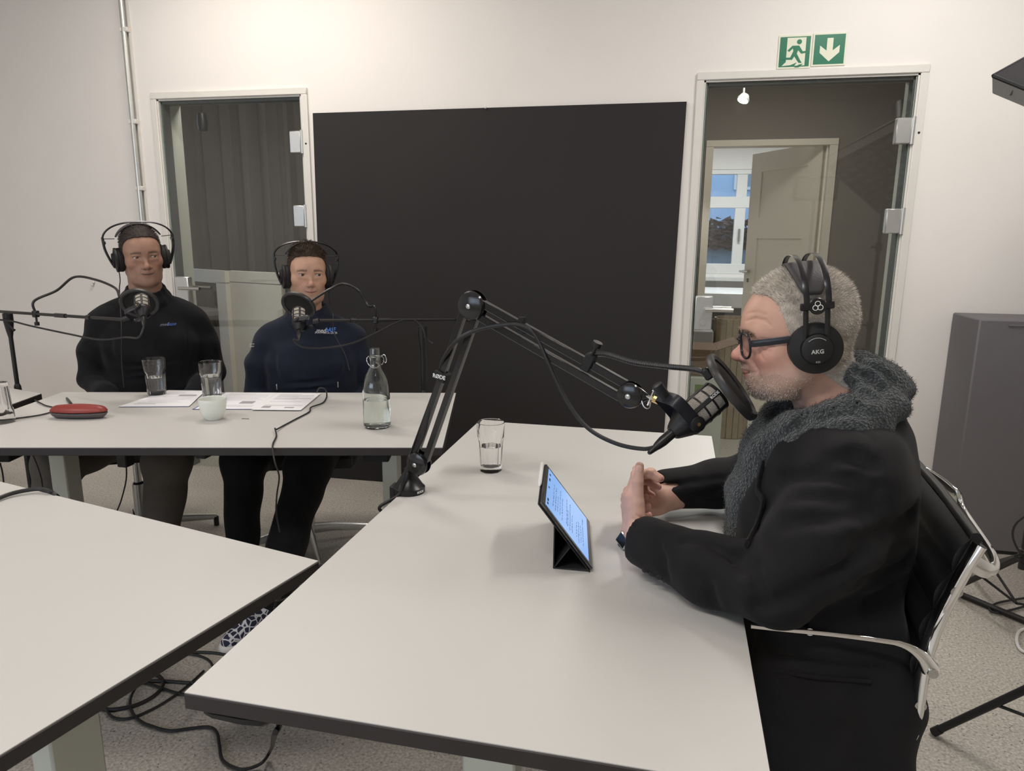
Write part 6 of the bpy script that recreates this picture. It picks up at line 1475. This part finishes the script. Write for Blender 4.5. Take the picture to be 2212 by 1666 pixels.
# spectacle case
rc_ = empty('spectacle_case', tuple(on(172, 903, TZ)), .21, 'red and dark grey spectacle case on the back table', 'case', local=True)
def case_half(nm, z0, z1, m):
    g_ = SDF((-.11, -.05, -.01), (.11, .05, .06), .0030); g_.ell((0, 0, .024), (.096, .036, .024), 0); g_.cone((-.070, 0, .022), (.070, 0, .022), .0205, .0205, .012)
    zz = (g_.lo[2]+np.arange(g_.n[2])*g_.h)[None, None, :]; g_.d = np.maximum(np.maximum(g_.d, zz-z1), z0-zz); V, F = g_.mesh(); return nets_obj(nm, V, F, m, rc_, None, 0)
case_half('case_base', .002, .0215, m_greycase); case_half('case_lid', .0235, .07, m_red)
k = MB(); k.tube([(.094*math.cos(t), .034*math.sin(t), .0225) for t in np.linspace(0, 6.283, 49)], .0010, 5, caps=False); k.build('case_seam', m_black, rc_)
# pen
pa, pb = on(144, 860, TZ+.005), on(155, 875, TZ+.005); pe = empty('pen', tuple(pa), 0, 'short black pen lying on the back table', 'pen')
d = (pb-pa); k = MB(); k.tube([pa, pa+d*.1, pa+d*.7, pa+d*.9, pb], [.0035, .0045, .0050, .0050, .0015], 12); k.build('barrel', m_black, pe); k = MB(); k.tube([pa+d*.1+Vector((0, 0, .006)), pa+d*.4+Vector((0, 0, .0065))], .001, 6); k.build('clip', m_steel, pe)
k = MB(); a, b = on(522, 905, TZ+.001), on(538, 905, TZ+.001); k.tube(spline([a, a+(b-a)*.3+Vector((0, .002, .0)), a+(b-a)*.6, b], 4), .0012, 5); tag(k.build('wood_splinter', mat('twig', (.12, .085, .05), .8)), 'tiny brown splinter lying on the back table beside the cup', 'splinter')
# paper stacks
def sheet(px4, z, n, label, lines, seed):
    C4 = [on(px, py, z) for (px, py) in px4]; r = empty('paper_stack', tuple(C4[0]), 0, label, 'papers', 'printed papers on the back table'); rg = random.Random(seed); c = sum((Vector(p) for p in C4), Vector())/4
    for i in range(n):
        j = Vector((rg.uniform(-.004, .004), rg.uniform(-.003, .003), 0)); zz = z+i*.0009; Q = [Vector((p.x, p.y, 0))+j for p in C4]; k = MB(); k.prism([(p.x, p.y) for p in Q], .0006, Matrix.Translation((0, 0, zz-.0))); k.build('sheet', m_bluecard if i == 1 else m_paper, r, smooth=False)
    top = z+(n-1)*.0009+.0007; A, B, Cc, D = [Vector((p.x, p.y, top))+j for p in C4]
    def uv(u, v): return A*(1-u)*(1-v)+D*u*(1-v)+B*(1-u)*v+Cc*u*v
    k = MB()
    for (u0, u1, v0, v1) in lines: k.add([uv(u0, v0), uv(u1, v0), uv(u1, v1), uv(u0, v1)], [(0, 1, 2, 3)])
    k.build('printed_text', m_print, r, smooth=False); return r
def textlines(v_list, seed, u0=.12, u1=.88, th=.012):
    rg = random.Random(seed); out = []
    for v in v_list: out.append((u0, u1-rg.choice((0, 0, .1, .3)), v, v+th))
    return out
L1 = textlines([.18, .22, .38, .42, .46, .72, .76, .86, .90], 9, .12, .9, .008)+[(.22, .72, .30, .315), (.30, .9, .55, .562), (.55, .92, .62, .70), (.12, .45, .12, .14), (.2, .6, .8, .81)]
sheet([(256, 880), (362, 845), (443, 846), (408, 879)], TZ+.0005, 4, 'printed sheets under the water glass of the man in black fleece', L1, 1)
L2 = textlines([.12, .16, .20, .50, .55, .60, .65, .70, .78, .85, .90], 2, .12, .92, .008)+[(.6, .85, .3, .45)]
sheet([(418, 885), (487, 849), (597, 850), (545, 885)], TZ+.0005, 3, 'printed sheets behind the white cup', L2, 2)
L3 = textlines([.22, .26, .45, .60, .64, .68, .74, .78, .82, .86, .90], 3, .12, .92)+[(.12, .30, .10, .20), (.6, .8, .1, .16)]
sheet([(545, 886), (599, 850), (693, 851), (650, 887)], TZ+.0028, 3, 'densely printed sheet lying before the man in navy fleece', L3, 3)
# headphone extension lead across the back table and down its front edge
zt = TZ+.004
cable('headphone_cable', [at(684, 848, 2.50), at(690, 838, 2.48), at(702, 841, 2.46), on(706, 855, zt), on(698, 870, zt), on(672, 880, zt+.003), on(668, 890, zt), on(640, 905, zt), on(612, 920, zt), on(597, 928, zt+.004), on(594, 926, zt+.006), on(597, 942, zt), on(590, 958, zt), at(589, 972, on(590, 967, TZ).y-.008), at(594, 1000, 1.80), at(603, 1030, 1.80), at(598, 1070, 1.80), at(597, 1110, 1.80), at(604, 1150, 1.80)], .0026, 'thin black cable trailing over the front edge of the back table')
cable('headphone_cable', [on(-10, 908, zt), on(35, 904, zt), on(85, 897, zt), on(113, 889, zt), on(116, 881, zt), on(98, 876, zt), on(82, 868, zt), on(72, 863, TZ-.02)], .0026, 'thin black cable curling on the back table by the red case')
cable('table_cable', [on(-20, 1084, TZ+.006), on(20, 1068, TZ+.008), on(60, 1059, TZ+.010), on(90, 1057, TZ+.010), on(112, 1064, TZ+.004), on(128, 1078, TZ-.03), on(140, 1100, .5)], .0052, 'thick black cable lying over the corner of the near left table')
# tablet in folio case
a_, d_ = on(1275, 1234, TZ+.003), on(1269, 1131, TZ+.003); tb = at(1165, 1083, a_.y); 
ed = Vector((d_.x-a_.x, d_.y-a_.y, 0)); eL = min(ed.length, .245); ed.normalize(); sd = (tb-a_); sd = (sd-ed*sd.dot(ed)); sL = sd.length; sd.normalize(); nn = sd.cross(ed).normalized()
if nn.x < 0: nn = -nn
tab = empty('tablet_computer', tuple(a_), 0, 'tablet with blue handwritten screen standing in a dark folio case', 'tablet')
RT = Matrix((sd, ed, nn)).transposed(); cT = a_+sd*sL/2+ed*eL/2
k = MB(); k.box(cT+nn*.003, (sL, eL, .0062), RT, .0022); tbody = k.build('tablet_body', mat('space_grey', (.12, .12, .125), .35, .8), tab)
k = MB(); k.box(cT+nn*.0063, (sL-.003, eL-.003, .0008), RT); k.build('bezel', m_blackg, tab)
k = MB(); k.box(cT+nn*.0068+sd*.002, (sL-.024, eL-.020, .0004), RT); scr = k.build('screen', mat('tablet_screen', (.05, .1, .2), .15, emit=((.235, .44, .86), .92)), tab)
k = MB(); rg = random.Random(5)
for i in range(15):
    u = .30-.045*i+.02*(i > 6); v0 = -.36+rg.uniform(0, .08); v1 = v0+rg.uniform(.3, .62); x = v0; 
    if i in (5, 10): continue
    while x < v1:
        wl = rg.uniform(.02, .09); P_ = []
        for t in range(6): P_.append(cT+nn*.00725+sd*((u+rg.uniform(-.008, .008))*sL)+ed*((x+wl*t/5)*eL))
        k.tube(P_, .00032, 3); x += wl+.022
k.build('handwriting', mat('ink', (.01, .02, .06), .5), scr)
k = MB(); q = cT+nn*.0072+sd*(sL*.40); 
for (dv, w_) in ((-.38, .02), (-.3, .03), (.0, .015), (.2, .03), (.33, .02)): k.box(q+ed*(dv*eL), (.004, w_*eL*2, .0003), RT)
k.build('menu_icons', MATS['ink'], scr)
for off in (-.30, .30):
    for i in range(8):
        k = MB(); k.box(a_+sd*(sL*(.5+off)+(i-3.5)*.0034)+nn*.003-ed*.0002, (.0016, .0006, .0022), RT); k.build('speaker_slot', m_black, tbody)
# folio: back skin, upright prop and foot
fo = tab
k = MB(); k.box(cT-nn*.0016, (sL+.003, eL+.003, .0024), RT, .001); k.build('folio_cover', mat('folio_black', (.016, .015, .016), .6, bump=(400, .1)), tab)
foot = on(1191, 1238, TZ+.001); fy = Vector((foot.x, a_.y, TZ+.001)); tp = at(1192, 1131, a_.y); 
def slab(P4, th, nm):
    n_ = (P4[1]-P4[0]).cross(P4[3]-P4[0]).normalized()*th; k = MB(); k.add([p for p in P4]+[p+n_ for p in P4], [(0, 1, 2, 3), (7, 6, 5, 4), (0, 4, 5, 1), (1, 5, 6, 2), (2, 6, 7, 3), (3, 7, 4, 0)]); k.build(nm, MATS['folio_black'], tab, smooth=False)
xt = fy.x; hh = ((xt-a_.x)/sd.x)*sd.z; tp = Vector((xt, a_.y, a_.z+hh-.004))
slab([fy, fy+ed*eL, tp+ed*eL, tp], .0022, 'folio_prop'); low = a_+sd*.004+Vector((0, 0, -.002)); slab([fy, low, low+ed*eL, fy+ed*eL], .0018, 'folio_foot'); midp = a_+sd*(sL*.36)-nn*.004; slab([fy+Vector((.003, 0, .001)), midp, midp+ed*eL, fy+ed*eL+Vector((.003, 0, .001))], .0018, 'folio_brace')
pe0 = a_+sd*(sL+.0050)+ed*(eL*.36); pe1 = a_+sd*(sL+.0050)+ed*(eL*.99); st_ = empty('stylus_pencil', tuple(pe0), 0, 'white stylus pencil attached to the top edge of the tablet', 'stylus')
k = MB(); dv = (pe1-pe0).normalized(); k.tube([pe0, pe0+dv*.003, pe0+dv*.016, pe1-dv*.002, pe1], [.0008, .0022, .0044, .0044, .0036], 14); k.build('barrel', mat('white_plastic', (.75, .75, .74), .3), st_)
# ================================================================== chairs, stands, floor things
m_leather = mat('black_leather', (.0075, .0070, .0080), .42, noise=(20, .15), bump=(500, .08))
# --- chrome-framed leather chair of the grey-haired man
ch = empty('leather_chair', (.25, 1.33, 0), 0, 'black leather chair with chrome frame and armrests under the grey haired man', 'chair')
YN, YFAR = 1.085, 1.575
prof_px = [(2116, 1176), (2092, 1215), (2060, 1272), (2031, 1330), (2008, 1390), (1994, 1445), (1985, 1505), (1976, 1555), (1962, 1592)]
rail = [at(px, py, YN) for (px, py) in prof_px]
rail += [Vector((rail[-1].x-.045, YN, rail[-1].z-.055)), Vector((.33, YN, .475)), Vector((.20, YN, .468)), Vector((.05, YN, .480)), Vector((.0, YN, .478))]
shift = Vector((.055, YFAR-YN, -.012))
RN = spline(rail, 5); RF = [p+shift for p in RN]
for R_ in (RN, RF):
    k = MB(); k.tube(R_, .0150, 14, flat=.62, up=(0, 1, 0)); rl = k.build('side_rail', m_chrome, ch)
    for (px, py) in ((2060, 1272), (1980, 1511)):
        q = at(px, py, YN); q = min(R_, key=lambda p: abs(p.z-q.z)); k = MB(); k.lathe([(.0085, 0), (.0085, .004), (.0055, .0042), (.0050, .0025), (0, .0025)], 20, frame(q+Vector((0, -.0085 if R_ is RN else .0085, 0)), (0, -1 if R_ is RN else 1, 0), (1, 0, 0))); k.build('bolt', m_steel, rl)
# leather sling with welded channels
V = []; F = []; m_ = 9; acc = 0; n = len(RN)
for i, (a, b) in enumerate(zip(RN, RF)):
    t = RN[min(i+1, n-1)]-RN[max(i-1, 0)]; t.normalize(); nr = Vector((-t.z, 0, t.x)).normalized()     # points to the sitter
    if nr.x > 0 and i < n*.6: nr = -nr
    if i >= n*.6 and nr.z < 0: nr = -nr
    if i: acc += (RN[i]-RN[i-1]).length
    bump_ = .010*abs(math.sin(acc/.062*math.pi))
    for j in range(m_):
        u = .03+.94*j/(m_-1); p = a*(1-u)+b*u; V.append(p+nr*(.006+bump_))
    for j in range(m_):
        u = .03+.94*j/(m_-1); p = a*(1-u)+b*u; V.append(p-nr*.010)
for i in range(n-1):
    A = i*2*m_; B = A+2*m_
    for j in range(m_-1): F.append((A+j, A+j+1, B+j+1, B+j)); F.append((A+m_+j, B+m_+j, B+m_+j+1, A+m_+j+1))
    F.append((A, B, B+m_, A+m_)); F.append((A+m_-1, A+2*m_-1, B+2*m_-1, B+m_-1))
F.append(tuple(range(m_))+tuple(range(2*m_-1, m_-1, -1))); L_ = (n-1)*2*m_; F.append(tuple(L_+j for j in range(m_-1, -1, -1))+tuple(L_+m_+j for j in range(m_)))
k = MB(); k.add(V, F); k.build('leather_sling', m_leather, ch)
k = MB(); k.tube([RN[0]+Vector((0, .012, .004)), (RN[0]+RF[0])/2+Vector((.004, 0, .006)), RF[0]+Vector((0, -.012, .004))], .0085, 10); k.build('top_welt', m_leather, ch)
# bowed cross brace at the back
z0 = at(2125, 1218, YN).z; nb = min(RN, key=lambda p: abs(p.z-z0)); fb = nb+shift
k = MB(); k.tube(spline([nb+Vector((.004, 0, 0)), nb+Vector((.030, .004, -.012)), nb+Vector((.046, .035, -.004)), nb+Vector((.058, .16, .010))+shift*.05, nb+shift*.6+Vector((.055, 0, .014)), fb+Vector((.035, -.03, .006)), fb+Vector((.004, 0, 0))], 8), .0125, 12, flat=.6); k.build('back_brace', m_chrome, ch)
# armrests
for Yo, sg in ((0, 1), (YFAR-YN, -1)):
    o = Vector((.055*(Yo > 0), Yo, 0)); ya = YN-.016
    A = [at(2010, 1447, ya), at(1990, 1418, ya), at(1955, 1395, ya), at(1900, 1384, ya), at(1800, 1371, ya), at(1700, 1361, ya), at(1622, 1353, ya)]; A = [p+o+Vector((0, .032*(Yo > 0), 0)) for p in A]
    k = MB(); P_ = spline(A, 6); nR = len(P_); k.tube(P_, [(.0130-.0088*min(1, i/15)) for i in range(nR)], 12, flat=.75); ar = k.build('armrest', m_chrome, ch)
    k = MB(); k.lathe([(.0075, 0), (.0075, .004), (.0045, .0042), (0, .003)], 18, frame(A[0]+Vector((0, -.008*sg, 0)), (0, -sg, 0), (1, 0, 0))); k.build('bolt', m_steel, ar)
    am = (A[4]+A[5])/2; k = MB(); k.tube(spline([am, am+Vector((0, .055*sg, -.02)), Vector((am.x-.02, YN+Yo+.03*sg, .60)), Vector((am.x-.02, YN+Yo, .475))], 6), .0060, 10); k.build('armrest_post', m_chrome, ch)
k = MB(); k.tube([(.24, 1.33, .10), (.24, 1.33, .30)], .028, 20); k.tube([(.24, 1.33, .30), (.24, 1.33, .45)], .018, 20); k.build('column', m_chrome, ch)
for s in (-1, 1): k = MB(); k.tube([(.24, 1.33, .45), (.22, YN if s < 0 else YFAR, .472)], .014, 10); k.build('seat_support', m_chrome, ch)
for i in range(5):
    a = .4+i*1.2566; k = MB(); e = Vector((.24+.30*math.cos(a), 1.33+.30*math.sin(a), .065)); k.tube([(.24, 1.33, .115), e], [.022, .013], 10, flat=.7); k.build('base_leg', m_chrome, ch)
    k = MB(); k.tube([e+Vector((-.012*math.sin(a), .012*math.cos(a), -.037)), e+Vector((.012*math.sin(a), -.012*math.cos(a), -.037))], .028, 16); k.build('caster', m_black, ch)

# --- office chairs of the two guests
def office_chair(x, y, yaw, label):
    r = empty('office_chair', (x, y, 0), yaw, label, 'chair', 'dark office chairs behind the back table', local=True)
    g_ = SDF((-.30, -.30, .40), (.30, .30, .50), .010); g_.cone((-.14, 0, .455), (.14, 0, .455), .06, .06, 0, False, ((0, 0, 1), .5)); g_.apply(lambda X, Y, Z: np.maximum(np.maximum(np.abs(X)-.23, np.abs(Y)-.22), np.abs(Z-.452)-.028), (-.24, -.23, .42), (.24, .23, .49), .03); V, F = g_.mesh(); nets_obj('seat', V, F, m_leather, r, None, 2)
    g_ = SDF((-.28, .10, .50), (.28, .40, 1.0), .010); g_.apply(lambda X, Y, Z: np.maximum(np.maximum(np.abs(X)-.21+.1*np.maximum(Z-.8, 0), np.abs(Y-.24-.12*(Z-.55))-.022), np.abs(Z-.70)-.16), (-.25, .15, .52), (.25, .36, .92), .02); V, F = g_.mesh(); nets_obj('backrest', V, F, m_leather, r, None, 2)
    k = MB(); k.tube([(0, 0, .09), (0, 0, .27)], .026, 18); k.tube([(0, 0, .27), (0, 0, .43)], .016, 18); k.build('column', m_steel, r)
    k = MB(); k.lathe([(.020, .262), (.022, .266), (.022, .274), (.018, .278)], 18); k.build('column_ring', m_black, r)
    for i in range(4):
        a = .3+i*math.pi/2; e = Vector((.31*math.cos(a), .31*math.sin(a), .045)); k = MB(); k.tube([(0, 0, .085), (.1*math.cos(a), .1*math.sin(a), .080), e], [.026, .022, .014], 10, flat=.6); lg = k.build('base_leg', m_alu, r); k = MB(); k.tube([e, (e.x, e.y, .002)], .012, 12); k.build('glide', m_black, lg)
    for s in (-1, 1):
        k = MB(); k.tube(spline([(s*.22, .10, .44), (s*.265, .09, .46), (s*.275, .08, .55), (s*.272, .05, .635), (s*.270, -.10, .64), (s*.268, -.16, .625)], 6), .011, 10, flat=.7); k.build('armrest', m_chrome, r)
    k = MB(); k.tube([(0, .05, .42), (0, .24, .44), (0, .27, .56)], .018, 10, flat=.5); k.build('back_support', m_steel, r)
    k = MB(); k.tube([(-.10, -.05, .43), (-.24, -.09, .415), (-.30, -.11, .41)], [.005, .005, .009], 8); k.build('tilt_lever', m_black, r)
    return r
c1x = at(312, 1050, 2.60); office_chair(c1x.x-.03, 2.60, math.radians(28), 'office chair with steel column under the man in black fleece')
c2x = at(672, 1130, 2.66); office_chair(c2x.x-.03, 2.70, math.radians(18), 'office chair with chrome armrests under the man in navy fleece')

# --- grey padded acoustic panel against the back wall
zt_ = at(2117, 690, 3.285).z; xp = at(2117, 690, 3.285).x
ap = empty('acoustic_panel', (1.8, 3.42, 0), 0, 'thick dark grey padded acoustic panel standing against the wall', 'panel')
k = MB(); k.bb(xp, 2.35, 3.285, 3.572, .012, zt_, .006); k.build('foam_block', m_greyfoam, ap); 
k = MB(); k.bb(xp+.004, 2.34, 3.287, 3.30, .0, .014); k.build('base_strip', m_black, ap)
k = MB(); zz = at(2190, 704, 3.28).z; k.tube([(xp+.11, 3.284, zz), (xp+.6, 3.284, zz)], .004, 6); k.build('seam', m_greyfoam, ap)

# --- softbox on a light stand at the right
e1 = (.60*Vector(CR)-.60*Vector(CU)-.50*Vector(CF)).normalized(); e2 = (.75*Vector(CR)+.35*Vector(CU)+.30*Vector(CF)); e2 = (e2-e1*e2.dot(e1)).normalized(); nS = e1.cross(e2).normalized()
if nS.z > 0: nS = -nS
corner = Vector((.925, 2.44, 1.825)); hs = .30
cS = corner+e1*hs+e2*hs
sb = empty('softbox', tuple(cS), 0, 'black square softbox lamp at the upper right edge', 'softbox'); bk = cS-nS*.30
m_sfab = mat('softbox_fabric', (.030, .028, .031), .6, bump=(60, .15)); m_silver = mat('softbox_lining', (.30, .30, .29), .5)
front = [cS+e1*(a*hs)+e2*(b*hs) for a, b in ((-1, -1), (1, -1), (1, 1), (-1, 1))]; back = [bk+e1*(a*.07)+e2*(b*.07) for a, b in ((-1, -1), (1, -1), (1, 1), (-1, 1))]; lip = [p+nS*.05 for p in front]
for i in range(4):
    j = (i+1) % 4; mid0 = (front[i]+front[j])/2-(((front[i]+front[j])/2)-cS)*.05
    k = MB(); k.add([front[i], front[j], back[j], back[i]], [(0, 1, 2, 3)]); o = k.build('side_panel', m_sfab, sb, smooth=False); o.modifiers.new('thick', 'SOLIDIFY').thickness = .003
    k = MB(); k.add([front[i], front[j], lip[j]-(lip[j]-cS-nS*.05)*.06, lip[i]-(lip[i]-cS-nS*.05)*.06], [(0, 1, 2, 3)]); o = k.build('front_lip', m_silver, sb, smooth=False); o.modifiers.new('thick', 'SOLIDIFY').thickness = .003
    k = MB(); k.tube([front[i], front[j]], .006, 6); k.build('rim_piping', m_black, sb)
k = MB(); k.add(front, [(0, 1, 2, 3)]); k.build('diffuser', mat('softbox_diffuser', (.42, .42, .42), .7), sb, smooth=False)
m_grid = mat('grid_fabric', (.10, .095, .10), .7)
for i in range(1, 9):
    for (u, v) in ((e1, e2), (e2, e1)):
        k = MB(); c = cS+u*(hs*(-1+i*2/9))+nS*.018; k.box(c, (.003, hs*1.98, .030), Matrix((u, v, nS)).transposed()); k.build('grid_strip', m_grid, sb)
k = MB(); k.tube([bk-nS*.16, bk+nS*.02], .055, 20); k.build('lamp_head', m_black, sb)
def tripod(name, x, y, z1, feet, hubz, label):
    r = empty(name, (x, y, 0), 0, label, 'light stand')
    k = MB(); k.tube([(x, y, hubz-.05), (x, y, hubz+.55)], .0145, 14); k.tube([(x, y, hubz+.5), (x, y, z1)], .011, 14); k.build('pole', m_standm, r)
    for zz in (hubz, hubz+.54, z1*.75): k = MB(); k.lathe([(.014, -.025), (.020, -.02), (.020, .02), (.014, .025)], 16, Matrix.Translation((x, y, zz))); k.tube([(x, y, zz), (x-.035, y-.02, zz)], .007, 8); k.build('collar', m_black, r)
    for f_ in feet:
        k = MB(); k.tube([(x, y, hubz), f_], .0105, 12); lg = k.build('leg', m_standm, r); k = MB(); f3 = Vector(f_); d = (f3-Vector((x, y, hubz))).normalized(); k.tube([f3-d*.02, f3+d*.004], .0125, 12); k.build('rubber_foot', m_black, lg)
        mid = Vector((x, y, hubz))*.45+f3*.55; k = MB(); k.tube([(x, y, max(.05, hubz-.18)), mid], .0045, 8); k.build('brace', m_standm, lg)
    return r
pB = at(2222, 1150, 2.55); hubz = at(2220, 1200, 2.55).z
tripod('light_stand', pB.x, 2.55, 1.75, [tuple(on(2050, 1276, .012)), (pB.x+.45, 2.45, .012), (pB.x+.05, 3.05, .012)], max(hubz, .16), 'black light stand carrying the softbox at the right edge')
fA = on(2019, 1581, .012); Yq = min(np.arange(1.0, 2.6, .01), key=lambda Y: abs(at(2330, 1436, Y).z-.36)); pole = at(2330, 1436, Yq)
tripod('light_stand', pole.x, pole.y, 1.62, [tuple(fA), (pole.x+.42, pole.y+.30, .012), (pole.x+.35, pole.y-.42, .012)], .36, 'black light stand with its leg in the lower right corner')
lp = empty('video_lamp', (pole.x, pole.y, 1.62), 0, 'small black studio lamp with barn doors on the near right light stand', 'lamp'); k = MB(); k.bb(pole.x-.14, pole.x+.14, pole.y-.05, pole.y+.05, 1.62, 1.78, .01); k.build('lamp_body', m_black, lp); k = MB(); k.bb(pole.x-.125, pole.x+.125, pole.y+.05, pole.y+.053, 1.635, 1.765); k.build('lamp_front', m_silver, lp)
k = MB(); k.tube([on(2072, 1283, .014), on(2230, 1348, .014)], .0115, 10); tag(k.build('floor_bar', m_standm), 'black bar lying on the floor behind the leather chair', 'bar')
cable('floor_cable', [on(2230, 1290, .01), on(2190, 1296, .01), on(2155, 1303, .01), on(2138, 1315, .01), on(2150, 1324, .01), on(2185, 1318, .01), on(2230, 1305, .01)], .0042, 'black cable looped on the floor by the light stand')
cable('stand_cable', [at(2230, 1105, 2.5), at(2196, 1130, 2.5), at(2188, 1160, 2.5), at(2205, 1195, 2.5), at(2225, 1190, 2.5)], .0035, 'thin black cable coiled on the softbox stand')
cable('floor_cable', [on(2240, 1352, .008), on(2205, 1362, .008), on(2196, 1382, .008), on(2206, 1405, .008), on(2240, 1415, .008)], .0050, 'white cable curving on the floor at the right edge', m_cord)

# --- cables on the floor between the tables
F_ = lambda L, r, lab: cable('floor_cable', [on(px, py, .006) for (px, py) in L], r, lab)
F_([(150, 1490), (197, 1519), (215, 1530), (245, 1533), (295, 1523), (335, 1502), (352, 1480), (345, 1462), (315, 1450), (290, 1440)], .0058, 'thick black cable making the widest loop on the floor')
zc_ = TZ-TT-.02; ca = on(598, 1546, zc_)
cable('floor_cable', [on(340, 1432, .006), on(322, 1448, .006), on(297, 1480, .008), on(282, 1510, .006), on(285, 1537, .006), on(303, 1558, .006), on(330, 1570, .006), on(368, 1579, .006), on(410, 1574, .006), on(450, 1571, .006), on(468, 1582, .006), on(474, 1610, .006), on(480, 1640, .006), on(502, 1657, .006), on(530, 1662, .006), on(566, 1648, .02), on(586, 1618, .08), at(592, 1590, ca.y+.03), at(603, 1568, ca.y+.012), ca], .0042, 'black cable snaking over the floor up to the near table edge')
F_([(240, 1482), (230, 1505), (230, 1530), (245, 1550), (280, 1552), (330, 1532), (375, 1505), (410, 1478), (440, 1450)], .0040, 'thin black cable crossing the loops on the floor')
F_([(255, 1476), (300, 1473), (345, 1471), (390, 1474), (450, 1478)], .0050, 'straight black cable lying across the floor loops')
F_([(265, 1462), (300, 1470), (345, 1485), (385, 1498), (430, 1505)], .0040, 'black cable running diagonally under the tablet table')
F_([(340, 1430), (375, 1418), (420, 1410), (455, 1410), (500, 1416)], .0046, 'black cable near the printed shoe')
F_([(350, 1400), (395, 1411), (430, 1417), (452, 1428), (462, 1445)], .0040, 'thin black cable bending beside the printed shoe')
cable('hanging_cable', [at(598, 1280, 1.60), at(594, 1310, 1.60), at(588, 1330, 1.62), on(570, 1352, .01)], .0035, 'thin black cable hanging past the printed shoe')
cable('hanging_cable', [at(270, 985, 1.95), at(273, 1010, 1.95), at(272, 1040, 1.95), at(262, 1080, 1.95), at(252, 1105, 1.95), at(240, 1125, 1.95)], .0024, 'thin black cable hanging under the back table below the cup')
cable('hanging_cable', [at(66, 974, 2.0), at(78, 1000, 2.0), at(88, 1030, 2.0), at(93, 1060, 2.0), at(96, 1090, 2.0)], .0024, 'thin black cable hanging by the left leg of the back table')
cable('hanging_cable', [at(0, 1000, 2.2), at(5, 1020, 2.2), at(8, 1045, 2.2), at(9, 1080, 2.2)], .0030, 'black cable hanging at the far left under the back table')
def under_box(px, py, h_):
    p = at(px, py, 1.95); k = MB(); k.bb(p.x-.018, p.x+.018, 1.93, 1.97, p.z-h_, TZ-TT, .003); return k
tag(under_box(270, 985, .035).build('cable_box', m_black), 'small black junction box hanging under the back table by the cable', 'box'); tag(under_box(440, 975, .02).build('cable_box', m_black), 'small black box under the back table below the white cup', 'box')
